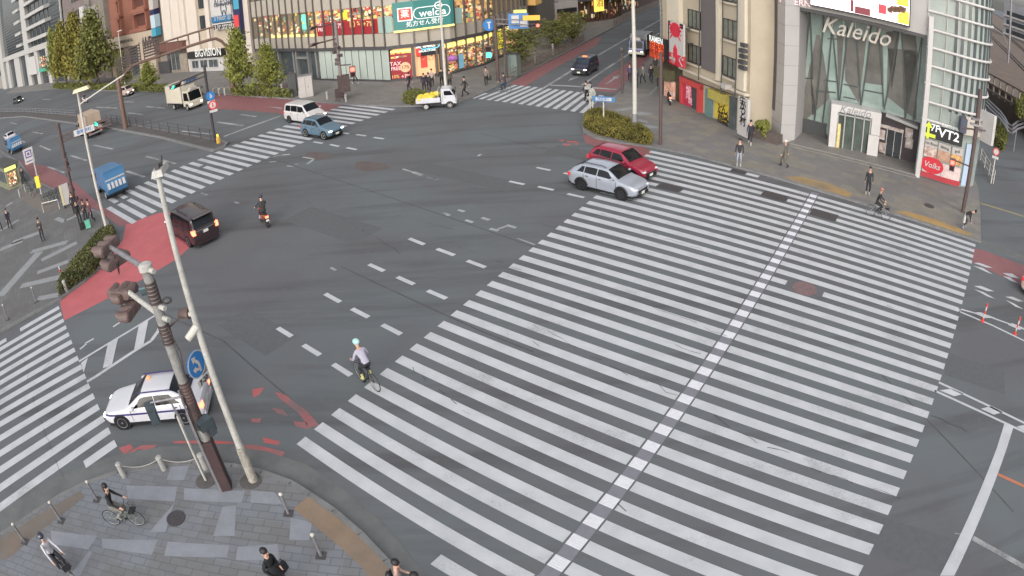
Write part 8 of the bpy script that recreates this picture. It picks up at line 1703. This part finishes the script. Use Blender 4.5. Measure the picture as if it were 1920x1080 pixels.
person('second person in black stepping onto the side street crossing', at(1100, 191, .0), hdg((1108, 193), (1030, 175)), 'walk2', (44, 44, 50), (36, 36, 42))
# drugstore pavement
D_ = [((666, 158), (720, 160), 'walk', (40, 40, 46), 'person in black with backpack passing the white panels'), ((769, 170), (700, 172), 'walk2', (48, 44, 46), 'person in dark clothes left of the drugstore entrance'), ((796, 173), (800, 120), 'stand', (44, 40, 56), 'man in navy at the left of the group by the shrub bed'), ((805, 171), (800, 120), 'walk', (60, 56, 62), 'middle person of the group by the shrub bed'), ((811, 163), (800, 110), 'walk2', (186, 170, 158), 'person in cream jacket entering the drugstore'),
      ((829, 162), (829, 110), 'stand', (48, 42, 44), 'person half hidden by the slim white lamp post'), ((844, 166), (840, 110), 'stand', (78, 72, 60), 'person in olive coat right of the slim white lamp post'), ((873, 180), (850, 184), 'walk', (60, 50, 52), 'man with dark jacket striding near the pickup truck'), ((912, 160), (895, 120), 'walk2', (130, 118, 112), 'person in grey beige top with a dark bag near the signal pole')]
for f_, d_, po, tp_, l in D_:
    p = person(l, at(*f_), hdg(f_, d_), po, tp_, (40, 38, 42), (180, 178, 174) if 'panels' in l else (44, 40, 40), group='people on the drugstore pavement')
    if 'backpack' in l: pack(p, 'dark backpack on the person passing the white panels', BB)
    if 'dark bag' in l: prop(bag_mb(.4, .45), 'shopping_bag', BB, p, .05, -.35, .7, 'dark bag carried by the person in grey beige near the signal pole', 'shopping bag')
# left corner
for f_, d_, po, tp_, l in [((20, 429), (60, 470), 'walk', (56, 50, 70), 'person in dark violet jacket walking at the left edge of the plaza'), ((82, 452), (78, 520), 'phone', (74, 72, 76), 'person in grey black standing alone on the left plaza'), ((151, 420), (180, 440), 'stand', (44, 42, 44), 'left person of the group with suitcases by the hedge'), ((164, 418), (150, 450), 'phone', (70, 52, 58), 'middle person of the group with suitcases by the hedge'),
        ((174, 418), (150, 440), 'walk2', (96, 60, 66), 'right person of the group with suitcases, in reddish clothes'), ((142, 402), (150, 440), 'stand', (50, 46, 56), 'person leaning at the left signal pole'), ((46, 345), (60, 400), 'stand', (52, 48, 50), 'person standing at the kiosk counter'), ((1, 432), (30, 440), 'walk', (190, 184, 176), 'person in cream partly cut by the left picture edge'), ((116, 185), (60, 185), 'walk', (60, 60, 70), 'distant person under the ginkgo row')][:8]:
    person(l, at(*f_), hdg(f_, d_), po, tp_, (42, 40, 48), group='people on the left corner')
def suitcase(px, py, m, l, h_=.6):
    g_ = G(px, py, .135); t = thing('suitcase', l, 'suitcase', (g_[0], g_[1], .135), .5); b = MB(); b.box((0, 0, h_/2+.05), (.42, .26, h_), tap=.95)
    for k in range(4): b.box((-.15+k*.1, -.135, h_/2+.05), (.03, .02, h_*.9))
    b.build('shell', m, t); b = MB(); b.path([(-.1, .08, h_), (-.1, .08, h_+.35), (.1, .08, h_+.35), (.1, .08, h_)], .012, 5); b.build('handle', TRIM, t)
    for x in (-.15, .15): b = MB(); b.tube((x, -.02, .03), (x, .02, .03), .03, n=8); b.build('wheel', TRIM, t)
suitcase(167, 428, mat('teal shell', S(110, 186, 160, .8), .35, coat=.3), 'teal suitcase standing beside the group by the hedge'); suitcase(156, 430, BB, 'black suitcase standing left of the teal one', .45)

# every loose piece of these repeated fittings becomes a part of its own
split_names = ('pale_poster', 'yellow_poster', 'entrance_frame', 'shopfront_frame', 'vertical_sign', 'window_sill', 'poster', 'light_strip', 'timber_post', 'fin', 'glass_strip', 'tower_mullion', 'tinted_pane', 'mullion', 'pilaster', 'vertical_fin', 'balcony', 'frosted_panel', 'food_photo', 'upper_band', 'door_post', 'red_shop_surround', 'wall_pipe', 'projecting_sign', 'signboard', 'door_frame', 'balcony_slab')
def islands(me):
    par = list(range(len(me.vertices)))
    def find(a):
        while par[a] != a: par[a] = par[par[a]]; a = par[a]
        return a
    for e in me.edges:
        a, c = find(e.vertices[0]), find(e.vertices[1])
        if a != c: par[a] = c
    out = {}
    for p in me.polygons: out.setdefault(find(p.vertices[0]), []).append(p)
    return list(out.values())
for o in [o for o in COL.objects if o.type == 'MESH' and o.parent and o.name.split('.')[0] in split_names]:
    isl = islands(o.data)
    if len(isl) < 2 or len(isl) > 90 or any(k.parent == o for k in COL.objects): continue
    me = o.data; nm = o.name.split('.')[0]
    for k, polys in enumerate(isl):
        ids = sorted({v for p in polys for v in p.vertices}); mp = {v: i for i, v in enumerate(ids)}
        m2 = bpy.data.meshes.new(nm); m2.from_pydata([tuple(me.vertices[v].co) for v in ids], [], [[mp[v] for v in p.vertices] for p in polys])
        mi = polys[0].material_index; m2.materials.append(me.materials[mi])
        if k == 0: o.data = m2
        else:
            q = bpy.data.objects.new(nm, m2); COL.objects.link(q); q.parent = o.parent; q.matrix_parent_inverse = o.matrix_parent_inverse; q.matrix_basis = o.matrix_basis
